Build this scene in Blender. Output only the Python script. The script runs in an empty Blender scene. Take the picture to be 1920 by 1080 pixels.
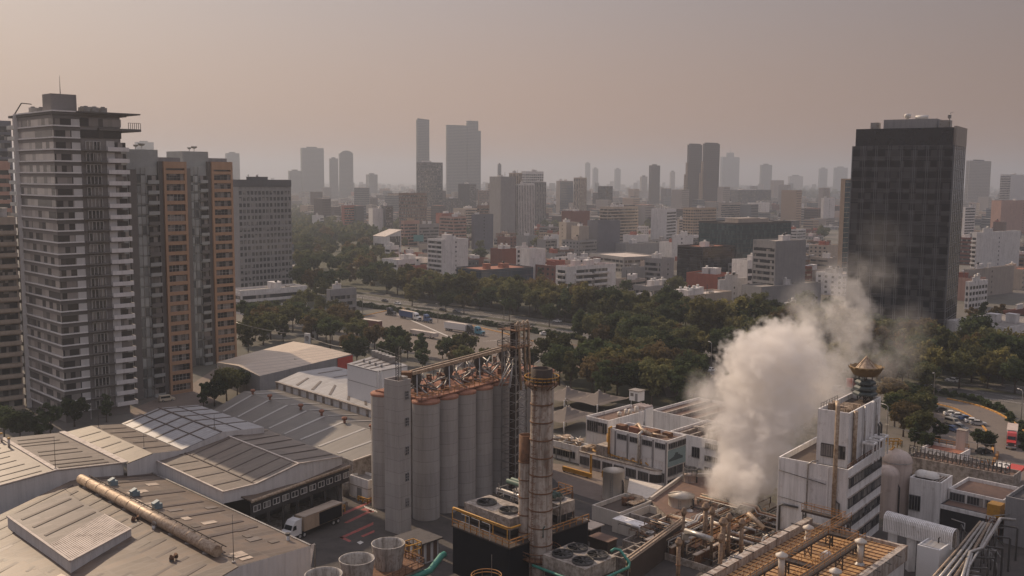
import bpy, math, random
from mathutils import Vector, Matrix, noise
S = bpy.context.scene
COL = S.collection
R = random.Random(11)
rad = math.radians
# ------------------------------------------------------------------ camera
F, CX, CY, H = 1850.0, 960.0, 540.0, 68.0
PITCH, ROLL = math.atan(205 / 1850.0), 0.007
cam = bpy.data.cameras.new('camera')
cam.sensor_width = 36.0
cam.lens = 36.0 * F / 1920.0
cam.clip_start, cam.clip_end = 1.0, 40000.0
co = bpy.data.objects.new('camera', cam)
COL.objects.link(co)
CM = Matrix.Rotation(math.pi / 2 - PITCH, 3, 'X') @ Matrix.Rotation(ROLL, 3, 'Z')
CMI = CM.transposed()
CP = Vector((0, 0, H))
co.matrix_world = Matrix.Translation(CP) @ CM.to_4x4()
S.camera = co
def ray(px, py):
 return CM @ Vector(((px - CX) / F, -(py - CY) / F, -1.0))
def gp(px, py, z=0.0):
 """point of height z seen at a place of the photograph"""
 d = ray(px, py)
 return CP + d * ((z - H) / d.z)
def dp(px, py, Y):
 d = ray(px, py)
 return CP + d * (Y / d.y)
def proj(p):
 c = CMI @ (Vector(p) - CP)
 return (CX - F * c.x / c.z, CY + F * c.y / c.z)
# ------------------------------------------------------------------ materials
MATS = {}
def nd(nt, t, **kw):
 n = nt.nodes.new(t)
 for k, v in kw.items():
  if k in n.inputs.keys():
   n.inputs[k].default_value = v
  else:
   setattr(n, k, v)
 return n
def newmat(name):
 m = bpy.data.materials.new(name)
 m.use_nodes = True
 nt = m.node_tree
 b = nt.nodes['Principled BSDF']
 MATS[name] = m
 return m, nt, b
def math_n(nt, op, a, b=None, c=None):
 n = nt.nodes.new('ShaderNodeMath')
 n.operation = op
 for i, v in enumerate((a, b, c)):
  if v is None:
   continue
  if isinstance(v, (int, float)):
   n.inputs[i].default_value = v
  else:
   nt.links.new(v, n.inputs[i])
 return n.outputs[0]
def mixc(nt, fac, a, b, mode='MIX'):
 n = nt.nodes.new('ShaderNodeMix')
 n.data_type = 'RGBA'
 n.blend_type = mode
 for sock, v in ((n.inputs[0], fac), (n.inputs[6], a), (n.inputs[7], b)):
  if isinstance(v, (int, float)):
   sock.default_value = v
  elif isinstance(v, tuple):
   sock.default_value = (*v, 1) if len(v) == 3 else v
  else:
   nt.links.new(v, sock)
 return n.outputs[2]
def ramp(nt, v, stops):
 n = nt.nodes.new('ShaderNodeValToRGB')
 e = n.color_ramp.elements
 while len(e) < len(stops):
  e.new(0.5)
 for k, (p, c) in enumerate(stops):
  e[k].position = p
  e[k].color = (c, c, c, 1) if isinstance(c, (int, float)) else (*c, 1)
 nt.links.new(v, n.inputs[0])
 return n.outputs[0]
def coords(nt, kind='Object', rot=0.0, scale=(1, 1, 1)):
 if kind == 'World':
  o = nt.nodes.new('ShaderNodeNewGeometry').outputs['Position']
 else:
  o = nt.nodes.new('ShaderNodeTexCoord').outputs[kind]
 mp = nt.nodes.new('ShaderNodeMapping')
 mp.inputs['Rotation'].default_value = (0, 0, rot)
 mp.inputs['Scale'].default_value = scale
 nt.links.new(o, mp.inputs[0])
 return mp.outputs[0]
def noise_n(nt, co_, scale, detail=4.0, rough=0.6):
 n = nd(nt, 'ShaderNodeTexNoise')
 n.inputs['Scale'].default_value = scale
 n.inputs['Detail'].default_value = detail
 n.inputs['Roughness'].default_value = rough
 nt.links.new(co_, n.inputs['Vector'])
 return n.outputs[0]
def M(name, col=None, joint=0.0, rough=0.8, var=0.25, scale=0.25, streak=0.0, dirt=None, dirt_at=0.58, metal=0.0, spec=0.4, corr=0.0, corr_rot=0.0, fine=0.0, obr=0.0):
 """weathered painted / mineral surface: broad noise, fine noise, rain streaks, stains, optional corrugation"""
 if name in MATS:
  return MATS[name]
 m, nt, b = newmat(name)
 co_ = coords(nt, 'World')
 n1 = noise_n(nt, co_, scale, 5.0)
 n2 = noise_n(nt, co_, scale * 9, 3.0)
 f = math_n(nt, 'ADD', math_n(nt, 'MULTIPLY', n1, 0.65), math_n(nt, 'MULTIPLY', n2, 0.35))
 f = math_n(nt, 'MULTIPLY_ADD', math_n(nt, 'SUBTRACT', f, 0.5), 2.6 * var, 1.0)
 if obr:
  oi = nt.nodes.new('ShaderNodeObjectInfo').outputs['Random']
  f = math_n(nt, 'MULTIPLY', f, math_n(nt, 'MULTIPLY_ADD', math_n(nt, 'SUBTRACT', oi, 0.5), obr, 1.0))
 c = nt.nodes.new('ShaderNodeVectorMath')
 c.operation = 'SCALE'
 c.inputs[0].default_value = col
 nt.links.new(f, c.inputs['Scale'])
 out = c.outputs[0]
 if joint:
  sz = nt.nodes.new('ShaderNodeSeparateXYZ')
  nt.links.new(coords(nt, 'World', 0, (1, 1, 1 / joint)), sz.inputs[0])
  fz_ = math_n(nt, 'FRACT', sz.outputs[2])
  fl_ = nt.nodes.new('ShaderNodeTexWhiteNoise')
  fl_.noise_dimensions = '1D'
  nt.links.new(math_n(nt, 'FLOOR', sz.outputs[2]), fl_.inputs['W'])
  out = mixc(nt, math_n(nt, 'ADD', math_n(nt, 'MULTIPLY', math_n(nt, 'LESS_THAN', fz_, 0.05), 0.35), math_n(nt, 'MULTIPLY', fl_.outputs[0], 0.16)), out, tuple(x * 0.45 for x in col))
 if streak:
  s = noise_n(nt, coords(nt, 'World', 0, (0.9, 0.9, 0.06)), 1.3, 4.0, 0.7)
  s = ramp(nt, s, [(0.45, 0.0), (0.72, 1.0)])
  out = mixc(nt, math_n(nt, 'MULTIPLY', s, streak), out, tuple(x * 0.35 for x in (dirt or col)))
 if dirt:
  d = noise_n(nt, co_, scale * 2.2, 6.0, 0.7)
  d = ramp(nt, d, [(dirt_at - 0.1, 0.0), (dirt_at + 0.1, 1.0)])
  out = mixc(nt, math_n(nt, 'MULTIPLY', d, 0.7), out, dirt)
 nt.links.new(out, b.inputs['Base Color'])
 b.inputs['Roughness'].default_value = rough
 b.inputs['Metallic'].default_value = metal
 b.inputs['Specular IOR Level'].default_value = spec
 if corr:
  w = nt.nodes.new('ShaderNodeTexWave')
  w.inputs['Scale'].default_value = corr
  w.inputs['Distortion'].default_value = 0.0
  nt.links.new(coords(nt, 'World', corr_rot), w.inputs['Vector'])
  bp = nt.nodes.new('ShaderNodeBump')
  bp.inputs['Strength'].default_value = 0.35
  bp.inputs['Distance'].default_value = 0.15
  nt.links.new(w.outputs[1], bp.inputs['Height'])
  nt.links.new(bp.outputs[0], b.inputs['Normal'])
 return m
def glass(name, dark, light, frac=0.3, cell=(1.4, 1.4, 3.1), rough=0.12, off=0.5, spec=0.5):
 """window glazing: each pane is clear dark glass or has a drawn curtain behind it"""
 if name in MATS:
  return MATS[name]
 m, nt, b = newmat(name)
 tc = coords(nt, 'World', -rad(46.5))
 oi = nt.nodes.new('ShaderNodeObjectInfo').outputs['Random']
 v = nt.nodes.new('ShaderNodeVectorMath')
 v.operation = 'DIVIDE'
 nt.links.new(tc, v.inputs[0])
 v.inputs[1].default_value = cell
 fl = nt.nodes.new('ShaderNodeVectorMath')
 fl.operation = 'FLOOR'
 nt.links.new(v.outputs[0], fl.inputs[0])
 wn = nt.nodes.new('ShaderNodeTexWhiteNoise')
 wn.noise_dimensions = '4D'
 nt.links.new(fl.outputs[0], wn.inputs['Vector'])
 nt.links.new(math_n(nt, 'MULTIPLY', oi, 50.0), wn.inputs['W'])
 k = ramp(nt, wn.outputs[0], [(1 - frac - 0.15, 0.0), (1 - frac, 0.55), (1.0, 1.0)])
 nt.links.new(mixc(nt, k, dark, light), b.inputs['Base Color'])
 b.inputs['Roughness'].default_value = rough
 b.inputs['Specular IOR Level'].default_value = spec
 return m
def facade(name, wall, win, fx=3.0, fz=3.2, mort=0.35, rough=0.7):
 """far facade: rows of windows in a wall"""
 if name in MATS:
  return MATS[name]
 m, nt, b = newmat(name)
 tc = nt.nodes.new('ShaderNodeTexCoord').outputs['Object']
 sp = nt.nodes.new('ShaderNodeSeparateXYZ')
 nt.links.new(tc, sp.inputs[0])
 h = math_n(nt, 'ADD', sp.outputs[0], sp.outputs[1])
 fxn = math_n(nt, 'FRACT', math_n(nt, 'DIVIDE', h, fx))
 fzn = math_n(nt, 'FRACT', math_n(nt, 'DIVIDE', sp.outputs[2], fz))
 k = math_n(nt, 'MULTIPLY', math_n(nt, 'GREATER_THAN', fxn, mort), math_n(nt, 'GREATER_THAN', fzn, 0.45))
 g = nt.nodes.new('ShaderNodeNewGeometry')
 s2 = nt.nodes.new('ShaderNodeSeparateXYZ')
 nt.links.new(g.outputs['Normal'], s2.inputs[0])
 k = math_n(nt, 'MULTIPLY', k, math_n(nt, 'LESS_THAN', s2.outputs[2], 0.5))
 oi = nt.nodes.new('ShaderNodeObjectInfo').outputs['Random']
 nt.links.new(mixc(nt, k, wall, win), b.inputs['Base Color'])
 b.inputs['Roughness'].default_value = rough
 return m
# ------------------------------------------------------------------ mesh builder
class MB:
 def __init__(s):
  s.v, s.f, s.mi, s.sm = [], [], [], []
 def face(s, pts, mi=0, smooth=False):
  b = len(s.v)
  s.v += [tuple(p) for p in pts]
  s.f.append(tuple(range(b, b + len(pts))))
  s.mi.append(mi)
  s.sm.append(smooth)
  return s
 def box(s, x0, y0, z0, x1, y1, z1, mi=0):
  if x1 < x0: x0, x1 = x1, x0
  if y1 < y0: y0, y1 = y1, y0
  b = len(s.v)
  s.v += [(x0, y0, z0), (x1, y0, z0), (x1, y1, z0), (x0, y1, z0), (x0, y0, z1), (x1, y0, z1), (x1, y1, z1), (x0, y1, z1)]
  for q in ((0, 3, 2, 1), (4, 5, 6, 7), (0, 1, 5, 4), (1, 2, 6, 5), (2, 3, 7, 6), (3, 0, 4, 7)):
   s.f.append(tuple(b + i for i in q))
   s.mi.append(mi)
   s.sm.append(False)
  return s
 def prism(s, poly, z0, z1, mi=0, mtop=None):
  """poly: xy points (any winding); z1 may be a list of heights"""
  P = [(p[0], p[1]) for p in poly]
  n = len(P)
  t = z1 if isinstance(z1, (list, tuple)) else [z1] * n
  a = sum(P[i][0] * P[(i + 1) % n][1] - P[(i + 1) % n][0] * P[i][1] for i in range(n))
  if a < 0:
   P.reverse()
   t = list(reversed(t))
  b = len(s.v)
  s.v += [(x, y, z0) for x, y in P] + [(x, y, z) for (x, y), z in zip(P, t)]
  s.f.append(tuple(b + i for i in reversed(range(n))))
  s.f.append(tuple(b + n + i for i in range(n)))
  s.mi += [mi, mi if mtop is None else mtop]
  s.sm += [False, False]
  for i in range(n):
   j = (i + 1) % n
   s.f.append((b + i, b + j, b + n + j, b + n + i))
   s.mi.append(mi)
   s.sm.append(False)
  return s
 def bar(s, a, c, w, h=None, mi=0):
  """square-section bar from a to c"""
  a, c = Vector(a), Vector(c)
  h = h or w
  d = c - a
  if d.length < 1e-6:
   return s
  d.normalize()
  up = Vector((0, 0, 1)) if abs(d.z) < 0.95 else Vector((1, 0, 0))
  x = d.cross(up).normalized() * (w / 2)
  y = x.cross(d).normalized() * (h / 2)
  b = len(s.v)
  for p in (a, c):
   s.v += [tuple(p - x - y), tuple(p + x - y), tuple(p + x + y), tuple(p - x + y)]
  for q in ((0, 1, 2, 3), (7, 6, 5, 4), (0, 4, 5, 1), (1, 5, 6, 2), (2, 6, 7, 3), (3, 7, 4, 0)):
   s.f.append(tuple(b + i for i in q))
   s.mi.append(mi)
   s.sm.append(False)
  return s
 def tube(s, pts, r, n=8, mi=0, caps=True):
  pts = [Vector(p) for p in pts]
  rs = r if isinstance(r, (list, tuple)) else [r] * len(pts)
  b0 = len(s.v)
  ref = None
  for k, p in enumerate(pts):
   d = (pts[min(k + 1, len(pts) - 1)] - pts[max(k - 1, 0)])
   d.normalize()
   if ref is None:
    ref = Vector((0, 0, 1)) if abs(d.z) < 0.9 else Vector((1, 0, 0))
   x = d.cross(ref)
   if x.length < 1e-4:
    x = d.cross(Vector((0.3, 1, 0.2)))
   x.normalize()
   y = x.cross(d)
   for i in range(n):
    a = 2 * math.pi * i / n
    s.v.append(tuple(p + x * (math.cos(a) * rs[k]) + y * (math.sin(a) * rs[k])))
  for k in range(len(pts) - 1):
   for i in range(n):
    j = (i + 1) % n
    s.f.append((b0 + k * n + i, b0 + k * n + j, b0 + (k + 1) * n + j, b0 + (k + 1) * n + i))
    s.mi.append(mi)
    s.sm.append(True)
  if caps:
   s.f.append(tuple(b0 + i for i in reversed(range(n))))
   s.f.append(tuple(b0 + (len(pts) - 1) * n + i for i in range(n)))
   s.mi += [mi, mi]
   s.sm += [False, False]
  return s
 def lathe(s, cx, cy, prof, n=24, mi=0, smooth=True, a0=0.0, a1=2 * math.pi):
  """prof: list of (r, z)"""
  full = abs(a1 - a0 - 2 * math.pi) < 1e-6
  m = n if full else n + 1
  b = len(s.v)
  for r, z in prof:
   for i in range(m):
    a = a0 + (a1 - a0) * i / n
    s.v.append((cx + r * math.cos(a), cy + r * math.sin(a), z))
  for k in range(len(prof) - 1):
   for i in range(n):
    j = (i + 1) % m
    s.f.append((b + k * m + i, b + k * m + j, b + (k + 1) * m + j, b + (k + 1) * m + i))
    s.mi.append(mi)
    s.sm.append(smooth)
  return s
 def cyl(s, cx, cy, r, z0, z1, n=24, mi=0, r1=None):
  r1 = r if r1 is None else r1
  s.lathe(cx, cy, [(r, z0), (r1, z1)], n, mi)
  b = len(s.v) - 2 * n
  s.f.append(tuple(b + n + i for i in range(n)))
  s.f.append(tuple(b + i for i in reversed(range(n))))
  s.mi += [mi, mi]
  s.sm += [False, False]
  return s
 def build(s, name, mats, parent=None, loc=None):
  me = bpy.data.meshes.new(name)
  me.from_pydata(s.v, [], s.f)
  mats = mats if isinstance(mats, (list, tuple)) else [mats]
  for m in mats:
   me.materials.append(m)
  me.polygons.foreach_set('material_index', s.mi)
  me.polygons.foreach_set('use_smooth', s.sm)
  me.update()
  o = bpy.data.objects.new(name, me)
  COL.objects.link(o)
  if parent is not None:
   o.parent = parent
  if loc is not None:
   o.location = loc
  return o
LABELS = {}
def tag(o, label, cat, group=None, kind=None):
 o['label'] = label
 o['category'] = cat
 if group:
  o['group'] = group
 if kind:
  o['kind'] = kind
 LABELS.setdefault(label, []).append(o.name)
 n = len(label.split())
 if n < 4 or n > 16:
  print('LABELLEN', n, label)
 return o
def thing(name, label, cat, loc=(0, 0, 0), rz=0.0, group=None):
 o = bpy.data.objects.new(name, None)
 COL.objects.link(o)
 o.location = loc
 o.rotation_euler = (0, 0, rz)
 o.empty_display_size = 0.5
 return tag(o, label, cat, group)
def struct(name, mb, mat, kind='structure'):
 o = mb.build(name, mat)
 o['kind'] = kind
 return o
def dup(root, loc, rz=None, label=None, group=None, scale=None):
 r = root.copy()
 COL.objects.link(r)
 r.location = loc
 if rz is not None:
  r.rotation_euler = (0, 0, rz)
 if scale is not None:
  r.scale = scale if isinstance(scale, tuple) else (scale,) * 3
 for ch in root.children:
  c = ch.copy()
  COL.objects.link(c)
  c.parent = r
  for g in ch.children:
   d = g.copy()
   COL.objects.link(d)
   d.parent = c
 if label:
  r['label'] = label
  LABELS.setdefault(label, []).append(r.name)
  n = len(label.split())
  if n < 4 or n > 16:
   print('LABELLEN', n, label)
 if group:
  r['group'] = group
 return r
ORD = 'first second third fourth fifth sixth seventh eighth ninth tenth eleventh twelfth thirteenth fourteenth fifteenth sixteenth seventeenth eighteenth nineteenth twentieth'.split()
def ordw(i):
 if i < 20:
  return ORD[i]
 t = {2: 'twenty', 3: 'thirty', 4: 'forty', 5: 'fifty', 6: 'sixty', 7: 'seventy', 8: 'eighty', 9: 'ninety'}
 n = i + 1
 if n % 10 == 0:
  return t[n // 10][:-1] + 'ieth'
 return t[n // 10] + '-' + ORD[n % 10 - 1]
# ------------------------------------------------------------------ light, sky, haze
SUN_AZ = math.atan2(-0.66, 0.75)
SUN_EL = rad(33)
sd = bpy.data.lights.new('sun', 'SUN')
sd.energy = 4.0
sd.angle = rad(0.5)
sd.color = (1.0, 0.77, 0.54)
so = bpy.data.objects.new('sun', sd)
COL.objects.link(so)
sv = Vector((math.sin(SUN_AZ) * math.cos(SUN_EL), math.cos(SUN_AZ) * math.cos(SUN_EL), math.sin(SUN_EL)))
so.rotation_euler = sv.to_track_quat('Z', 'Y').to_euler()
w = bpy.data.worlds.new('World')
S.world = w
w.use_nodes = True
nt = w.node_tree
bg = nt.nodes['Background']
sky = nt.nodes.new('ShaderNodeTexSky')
sky.sky_type = 'NISHITA'
sky.sun_disc = False
sky.sun_elevation = SUN_EL
sky.sun_rotation = SUN_AZ % (2 * math.pi)
sky.air_density = 1.0
sky.dust_density = 6.0
sky.ozone_density = 1.0
tc = nt.nodes.new('ShaderNodeTexCoord').outputs['Generated']
dt = nt.nodes.new('ShaderNodeVectorMath')
dt.operation = 'DOT_PRODUCT'
nt.links.new(tc, dt.inputs[0])
dt.inputs[1].default_value = (math.sin(SUN_AZ), math.cos(SUN_AZ), 0.0)
sx = nt.nodes.new('ShaderNodeSeparateXYZ')
nt.links.new(tc, sx.inputs[0])
side = math_n(nt, 'MULTIPLY_ADD', dt.outputs['Value'], 0.5, 0.5)
smog_h = ramp(nt, side, [(0.0, (2.3, 1.45, 1.15)), (0.69, (3.5, 2.05, 1.42)), (0.875, (4.95, 2.95, 2.05)), (1.0, (5.1, 3.3, 2.5))])
smog_t = ramp(nt, side, [(0.0, (1.8, 1.58, 1.6)), (0.69, (2.6, 2.15, 2.1)), (0.875, (3.65, 3.05, 3.0)), (1.0, (3.95, 3.45, 3.5))])
up = ramp(nt, sx.outputs[2], [(0.02, 0.0), (0.2, 1.0)])
smog = mixc(nt, up, smog_h, smog_t)
smog = mixc(nt, ramp(nt, sx.outputs[2], [(0.22, 0.0), (0.7, 1.0)]), smog, (6.6, 6.3, 7.1))  # overhead sky, out of view, brightened and cooled to add fill light
nt.links.new(mixc(nt, 0.85, sky.outputs[0], smog), bg.inputs['Color'])
bg.inputs['Strength'].default_value = 0.1
S.view_settings.view_transform = 'Standard'
S.view_settings.look = 'None'
S.view_settings.exposure = 0.0
S.view_settings.gamma = 1.0
S.cycles.use_denoising = True
S.cycles.volume_bounces = 6
S.cycles.max_bounces = 6
S.cycles.diffuse_bounces = 3
S.cycles.glossy_bounces = 2
S.cycles.transparent_max_bounces = 8
S.cycles.use_adaptive_sampling = True
S.cycles.adaptive_threshold = 0.02
S.cycles.caustics_reflective = False
S.cycles.caustics_refractive = False
hz = MB().box(-9500, -400, -1.0, 9500, 14500, 262.0)
m, nt, b = newmat('haze')
nt.nodes.remove(b)
pv = nt.nodes.new('ShaderNodeVolumePrincipled')
pv.inputs['Color'].default_value = (0.5, 0.545, 0.63, 1)
pv.inputs['Density'].default_value = 0.00022
pv.inputs['Anisotropy'].default_value = 0.35
nt.links.new(pv.outputs[0], nt.nodes['Material Output'].inputs['Volume'])
struct('haze', hz, m, 'stuff')['label'] = 'brown smog thickening over the far city'
# ------------------------------------------------------------------ palette
M('white_wall', (0.66, 0.63, 0.615), streak=0.3, dirt=(0.25, 0.22, 0.19), dirt_at=0.66)
M('cream_wall', (0.46, 0.38, 0.31), streak=0.3)
M('beige_wall', (0.36, 0.31, 0.27), streak=0.35)
M('grey_wall', (0.27, 0.26, 0.26), streak=0.3)
M('bluegrey_wall', (0.14, 0.14, 0.165), streak=0.15)
M('slate_wall', (0.08, 0.08, 0.09), streak=0.2)
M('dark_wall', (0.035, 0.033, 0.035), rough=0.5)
M('red_wall', (0.30, 0.095, 0.065), streak=0.25)
M('maroon_wall', (0.17, 0.065, 0.05), streak=0.25)
M('brown_wall', (0.19, 0.12, 0.09), streak=0.3)
M('pink_wall', (0.42, 0.25, 0.2), streak=0.3)
M('tan_wall', (0.42, 0.31, 0.22), streak=0.3)
M('orange_wall', (0.42, 0.255, 0.16), var=0.12, streak=0.2)
M('roof_grey', (0.26, 0.235, 0.215), rough=0.9, dirt=(0.1, 0.085, 0.075), scale=0.4)
M('roof_red', (0.3, 0.12, 0.075), rough=0.9, dirt=(0.14, 0.08, 0.06), scale=0.4)
M('roof_pale', (0.55, 0.48, 0.42), rough=0.8, dirt=(0.25, 0.2, 0.17), scale=0.3)
M('roof_dark', (0.09, 0.08, 0.078), rough=0.9, dirt=(0.04, 0.036, 0.034), scale=0.4)
M('concrete', (0.34, 0.31, 0.285), rough=0.9, streak=0.35, dirt=(0.17, 0.14, 0.12))
M('tank_black', (0.03, 0.03, 0.032), rough=0.5)
M('tank_white', (0.6, 0.57, 0.53), rough=0.5)
M('steel', (0.3, 0.29, 0.28), rough=0.45, metal=0.6, dirt=(0.13, 0.09, 0.07))
M('dark_metal', (0.07, 0.065, 0.062), rough=0.55, metal=0.3)
M('slab_edge', (0.72, 0.69, 0.67), var=0.12, streak=0.25)
glass('win_dark', (0.03, 0.033, 0.037), (0.3, 0.28, 0.26), 0.22)
glass('win_mid', (0.06, 0.062, 0.066), (0.36, 0.33, 0.3), 0.4)
glass('win_teal', (0.02, 0.045, 0.055), (0.06, 0.1, 0.11), 0.3, rough=0.08)
glass('win_blue', (0.018, 0.035, 0.06), (0.03, 0.06, 0.1), 0.3, rough=0.08)
glass('win_black', (0.012, 0.012, 0.015), (0.05, 0.05, 0.055), 0.16, cell=(3.0, 3.0, 3.6), rough=0.1)
UB = {}
def unit_box(name, mat):
 """one shared unit-cube mesh per kind and material"""
 k = (name, mat)
 if k not in UB:
  me = bpy.data.meshes.new(name)
  b_ = MB().box(0, 0, 0, 1, 1, 1)
  me.from_pydata(b_.v, [], b_.f)
  me.materials.append(MATS[mat])
  UB[k] = me
 return UB[k]
def part_box(name, mat, parent, x0, y0, z0, x1, y1, z1):
 o = bpy.data.objects.new(name, unit_box(name, mat))
 COL.objects.link(o)
 o.parent = parent
 o.location = (x0, y0, z0)
 o.scale = (x1 - x0, y1 - y0, z1 - z0)
 return o
def fspan(face, s0, s1, z0, z1, o0, o1):
 """box on a facade: face R lies in y=0, face L in x=0; o is distance outwards"""
 if face == 'R':
  return (s0, -o1, z0, s1, -o0, z1)
 return (-o1, s0, z0, -o0, s1, z1)
def dress(t, wall, face, L, Hh, style, gl, fh, z0=0.0, zt=None, wmat='white_wall', bay=3.2):
 """windows as parts of t; piers and spandrels that frame them go into the wall mesh"""
 zt = Hh if zt is None else zt
 nf = max(1, int((zt - z0 - 0.6) / fh))
 if style == 'blank' or L < 2.0:
  return
 mg = min(0.6, L * 0.06)
 if style == 'slit':                       # blind wall with one column of small windows
  for i in range(nf):
   z = z0 + i * fh + 1.2
   part_box('window', gl, t, *fspan(face, L * 0.5, L * 0.5 + 1.1, z, z + 1.2, 0.0, 0.04))
 elif style == 'bands':
  for i in range(nf + 1):
   z = z0 + i * fh
   wall.box(*fspan(face, 0.003, L - 0.003, max(z - 0.45, z0), min(z + 0.95, zt), 0.0, 0.22))
  for i in range(nf):
   z = z0 + i * fh
   part_box('window_band', gl, t, *fspan(face, mg, L - mg, z + 0.96, min(z + fh - 0.46, zt - 0.3), 0.0, 0.05))
  for s in (0.0, L - mg):
   wall.box(*fspan(face, s, s + mg, z0, zt - 0.02, 0.0, 0.2))
 elif style == 'grid':
  nb = max(1, round(L / bay))
  b_ = L / nb
  for i in range(nf + 1):
   z = z0 + i * fh
   wall.box(*fspan(face, 0.003, L - 0.003, max(z - 0.5, z0), min(z + 0.9, zt), 0.0, 0.18))
  for k in range(nb + 1):
   wall.box(*fspan(face, max(0, k * b_ - 0.35), min(L, k * b_ + 0.35), z0, zt - 0.02, 0.0, 0.24))
  rest, cnt = MB(), 0
  for i in reversed(range(nf)):
   for k in range(nb):
    z = z0 + i * fh
    bx = fspan(face, k * b_ + 0.35, (k + 1) * b_ - 0.35, z + 0.91, z + fh - 0.51, 0.0, 0.05)
    cnt += 1
    if cnt <= 98:
     part_box('window', gl, t, *bx)
    else:
     rest.box(*bx)
  if rest.v:
   rest.build('lower_windows', MATS[gl], t)['kind'] = 'stuff'
 elif style == 'ribs':
  nb = max(2, round(L / bay))
  b_ = L / nb
  for k in range(nb + 1):
   wall.box(*fspan(face, max(0, k * b_ - 0.55), min(L, k * b_ + 0.55), z0, zt - 0.02, 0.0, 0.5))
  for k in range(nb):
   part_box('window_strip', gl, t, *fspan(face, k * b_ + 0.55, (k + 1) * b_ - 0.55, z0 + 0.5, zt - 1.5, 0.0, 0.06))
 elif style == 'balc':
  for i in range(nf):
   z = z0 + i * fh
   part_box('window_band', gl, t, *fspan(face, 0.4, L - 0.4, z + 0.2, z + fh - 0.5, 0.0, 0.05))
   part_box('balcony', wmat, t, *fspan(face, 0.0, L, z + 0.0, z + 1.0, 0.06, 1.3))
 elif style == 'balcs':                    # short balconies in the middle of a wall
  for i in range(nf):
   z = z0 + i * fh
   part_box('window_band', gl, t, *fspan(face, L * 0.18, L * 0.82, z + 0.3, z + fh - 0.5, 0.0, 0.05))
   for a, b2 in ((0.15, 0.47), (0.53, 0.85)):
    part_box('balcony', wmat, t, *fspan(face, L * a, L * b2, z + 0.0, z + 1.0, 0.06, 1.2))
 elif style == 'curtain':
  part_box('glass_facade', gl, t, *fspan(face, 0.15, L - 0.15, z0 + 0.2, zt - 0.9, 0.0, 0.06))
  for i in range(nf + 1):
   wall.box(*fspan(face, 0.1, L - 0.1, z0 + i * fh, z0 + i * fh + 0.22, 0.0, 0.12))
LM = []          # landmarks for the labels of smaller things: (px, py, phrase, half width)
FOOT = []        # (centre xy, radius) of what already stands somewhere
def solve_t(fn, target, hi=220.0):
 a, b_ = 0.3, hi
 fa = fn(a) - target
 for _ in range(40):
  m_ = (a + b_) / 2
  if (fn(m_) - target) * fa > 0:
   a = m_
  else:
   b_ = m_
 return (a + b_) / 2
def fit(xl, xc, xr, top, base, yaw):
 Yb = gp(xc, base).y
 c = dp(xc, top, Yb)
 y = rad(yaw)
 u = Vector((math.cos(y), math.sin(y), 0))
 v = Vector((-math.sin(y), math.cos(y), 0))
 W = solve_t(lambda t: proj(c + u * t)[0], xr) if xr > xc + 0.5 else None
 D = solve_t(lambda t: -proj(c + v * t)[0], -xl) if xl < xc - 0.5 else None
 return c, u, v, W, D
def shell(W, D, Hh, par=0.9, th=0.3):
 """outer walls with a parapet round a sunken roof"""
 b_ = MB()
 o = [(0, 0), (W, 0), (W, D), (0, D)]
 i = [(th, th), (W - th, th), (W - th, D - th), (th, D - th)]
 for k in range(4):
  j = (k + 1) % 4
  b_.face([(*o[k], 0), (*o[j], 0), (*o[j], Hh), (*o[k], Hh)])
  b_.face([(*o[k], Hh), (*o[j], Hh), (*i[j], Hh), (*i[k], Hh)])
  b_.face([(*i[j], Hh), (*i[j], Hh - par), (*i[k], Hh - par), (*i[k], Hh)])
 r = MB().face([(*p, Hh - par) for p in i])
 return b_, r
def rooftop(t, W, D, Hh, rr, n=2, hutmat='white_wall', big=False):
 """stair huts and water tanks on a flat roof"""
 z = Hh - 0.9
 for _ in range(n):
  a, c = rr.uniform(0.15, 0.6) * W, rr.uniform(0.2, 0.6) * D
  ww, dd, hh = min(W * 0.3, rr.uniform(3, 6)), min(D * 0.3, rr.uniform(3, 5)), rr.uniform(2.4, 3.6)
  if big:
   ww, dd = W * rr.uniform(0.3, 0.5), D * rr.uniform(0.3, 0.5)
  h_ = MB().box(a, c, z, a + ww, c + dd, z + hh)
  h_.box(a - 0.15, c - 0.15, z + hh + 0.003, a + ww + 0.15, c + dd + 0.15, z + hh + 0.2)
  h_.build('roof_hut', MATS[hutmat], t)
  if rr.random() < 0.6:
   k = MB()
   x, y_ = a + ww * 0.5, c + dd * 0.5
   k.cyl(x, y_, 0.7, z + hh + 0.21, z + hh + 1.5, 10)
   k.build('water_tank', MATS[rr.choice(['tank_black', 'tank_white'])], t)
 if rr.random() < 0.45:
  x, y_ = rr.uniform(0.2, 0.8) * W, rr.uniform(0.2, 0.8) * D
  k = MB().bar((x, y_, z), (x, y_, z + rr.uniform(3.5, 8)), 0.22)
  k.bar((x - 0.8, y_, z + 3.2), (x + 0.8, y_, z + 3.2), 0.15)
  k.build('antenna', MATS['dark_metal'], t)
 if W > 8 and D > 8:
  k = MB()
  x, y_ = rr.uniform(0.65, 0.85) * W, rr.uniform(0.3, 0.7) * D
  k.box(x - 1, y_ - 1, z, x + 1, y_ + 1, z + 0.9)
  k.build('air_unit', MATS['steel'], t)
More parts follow.
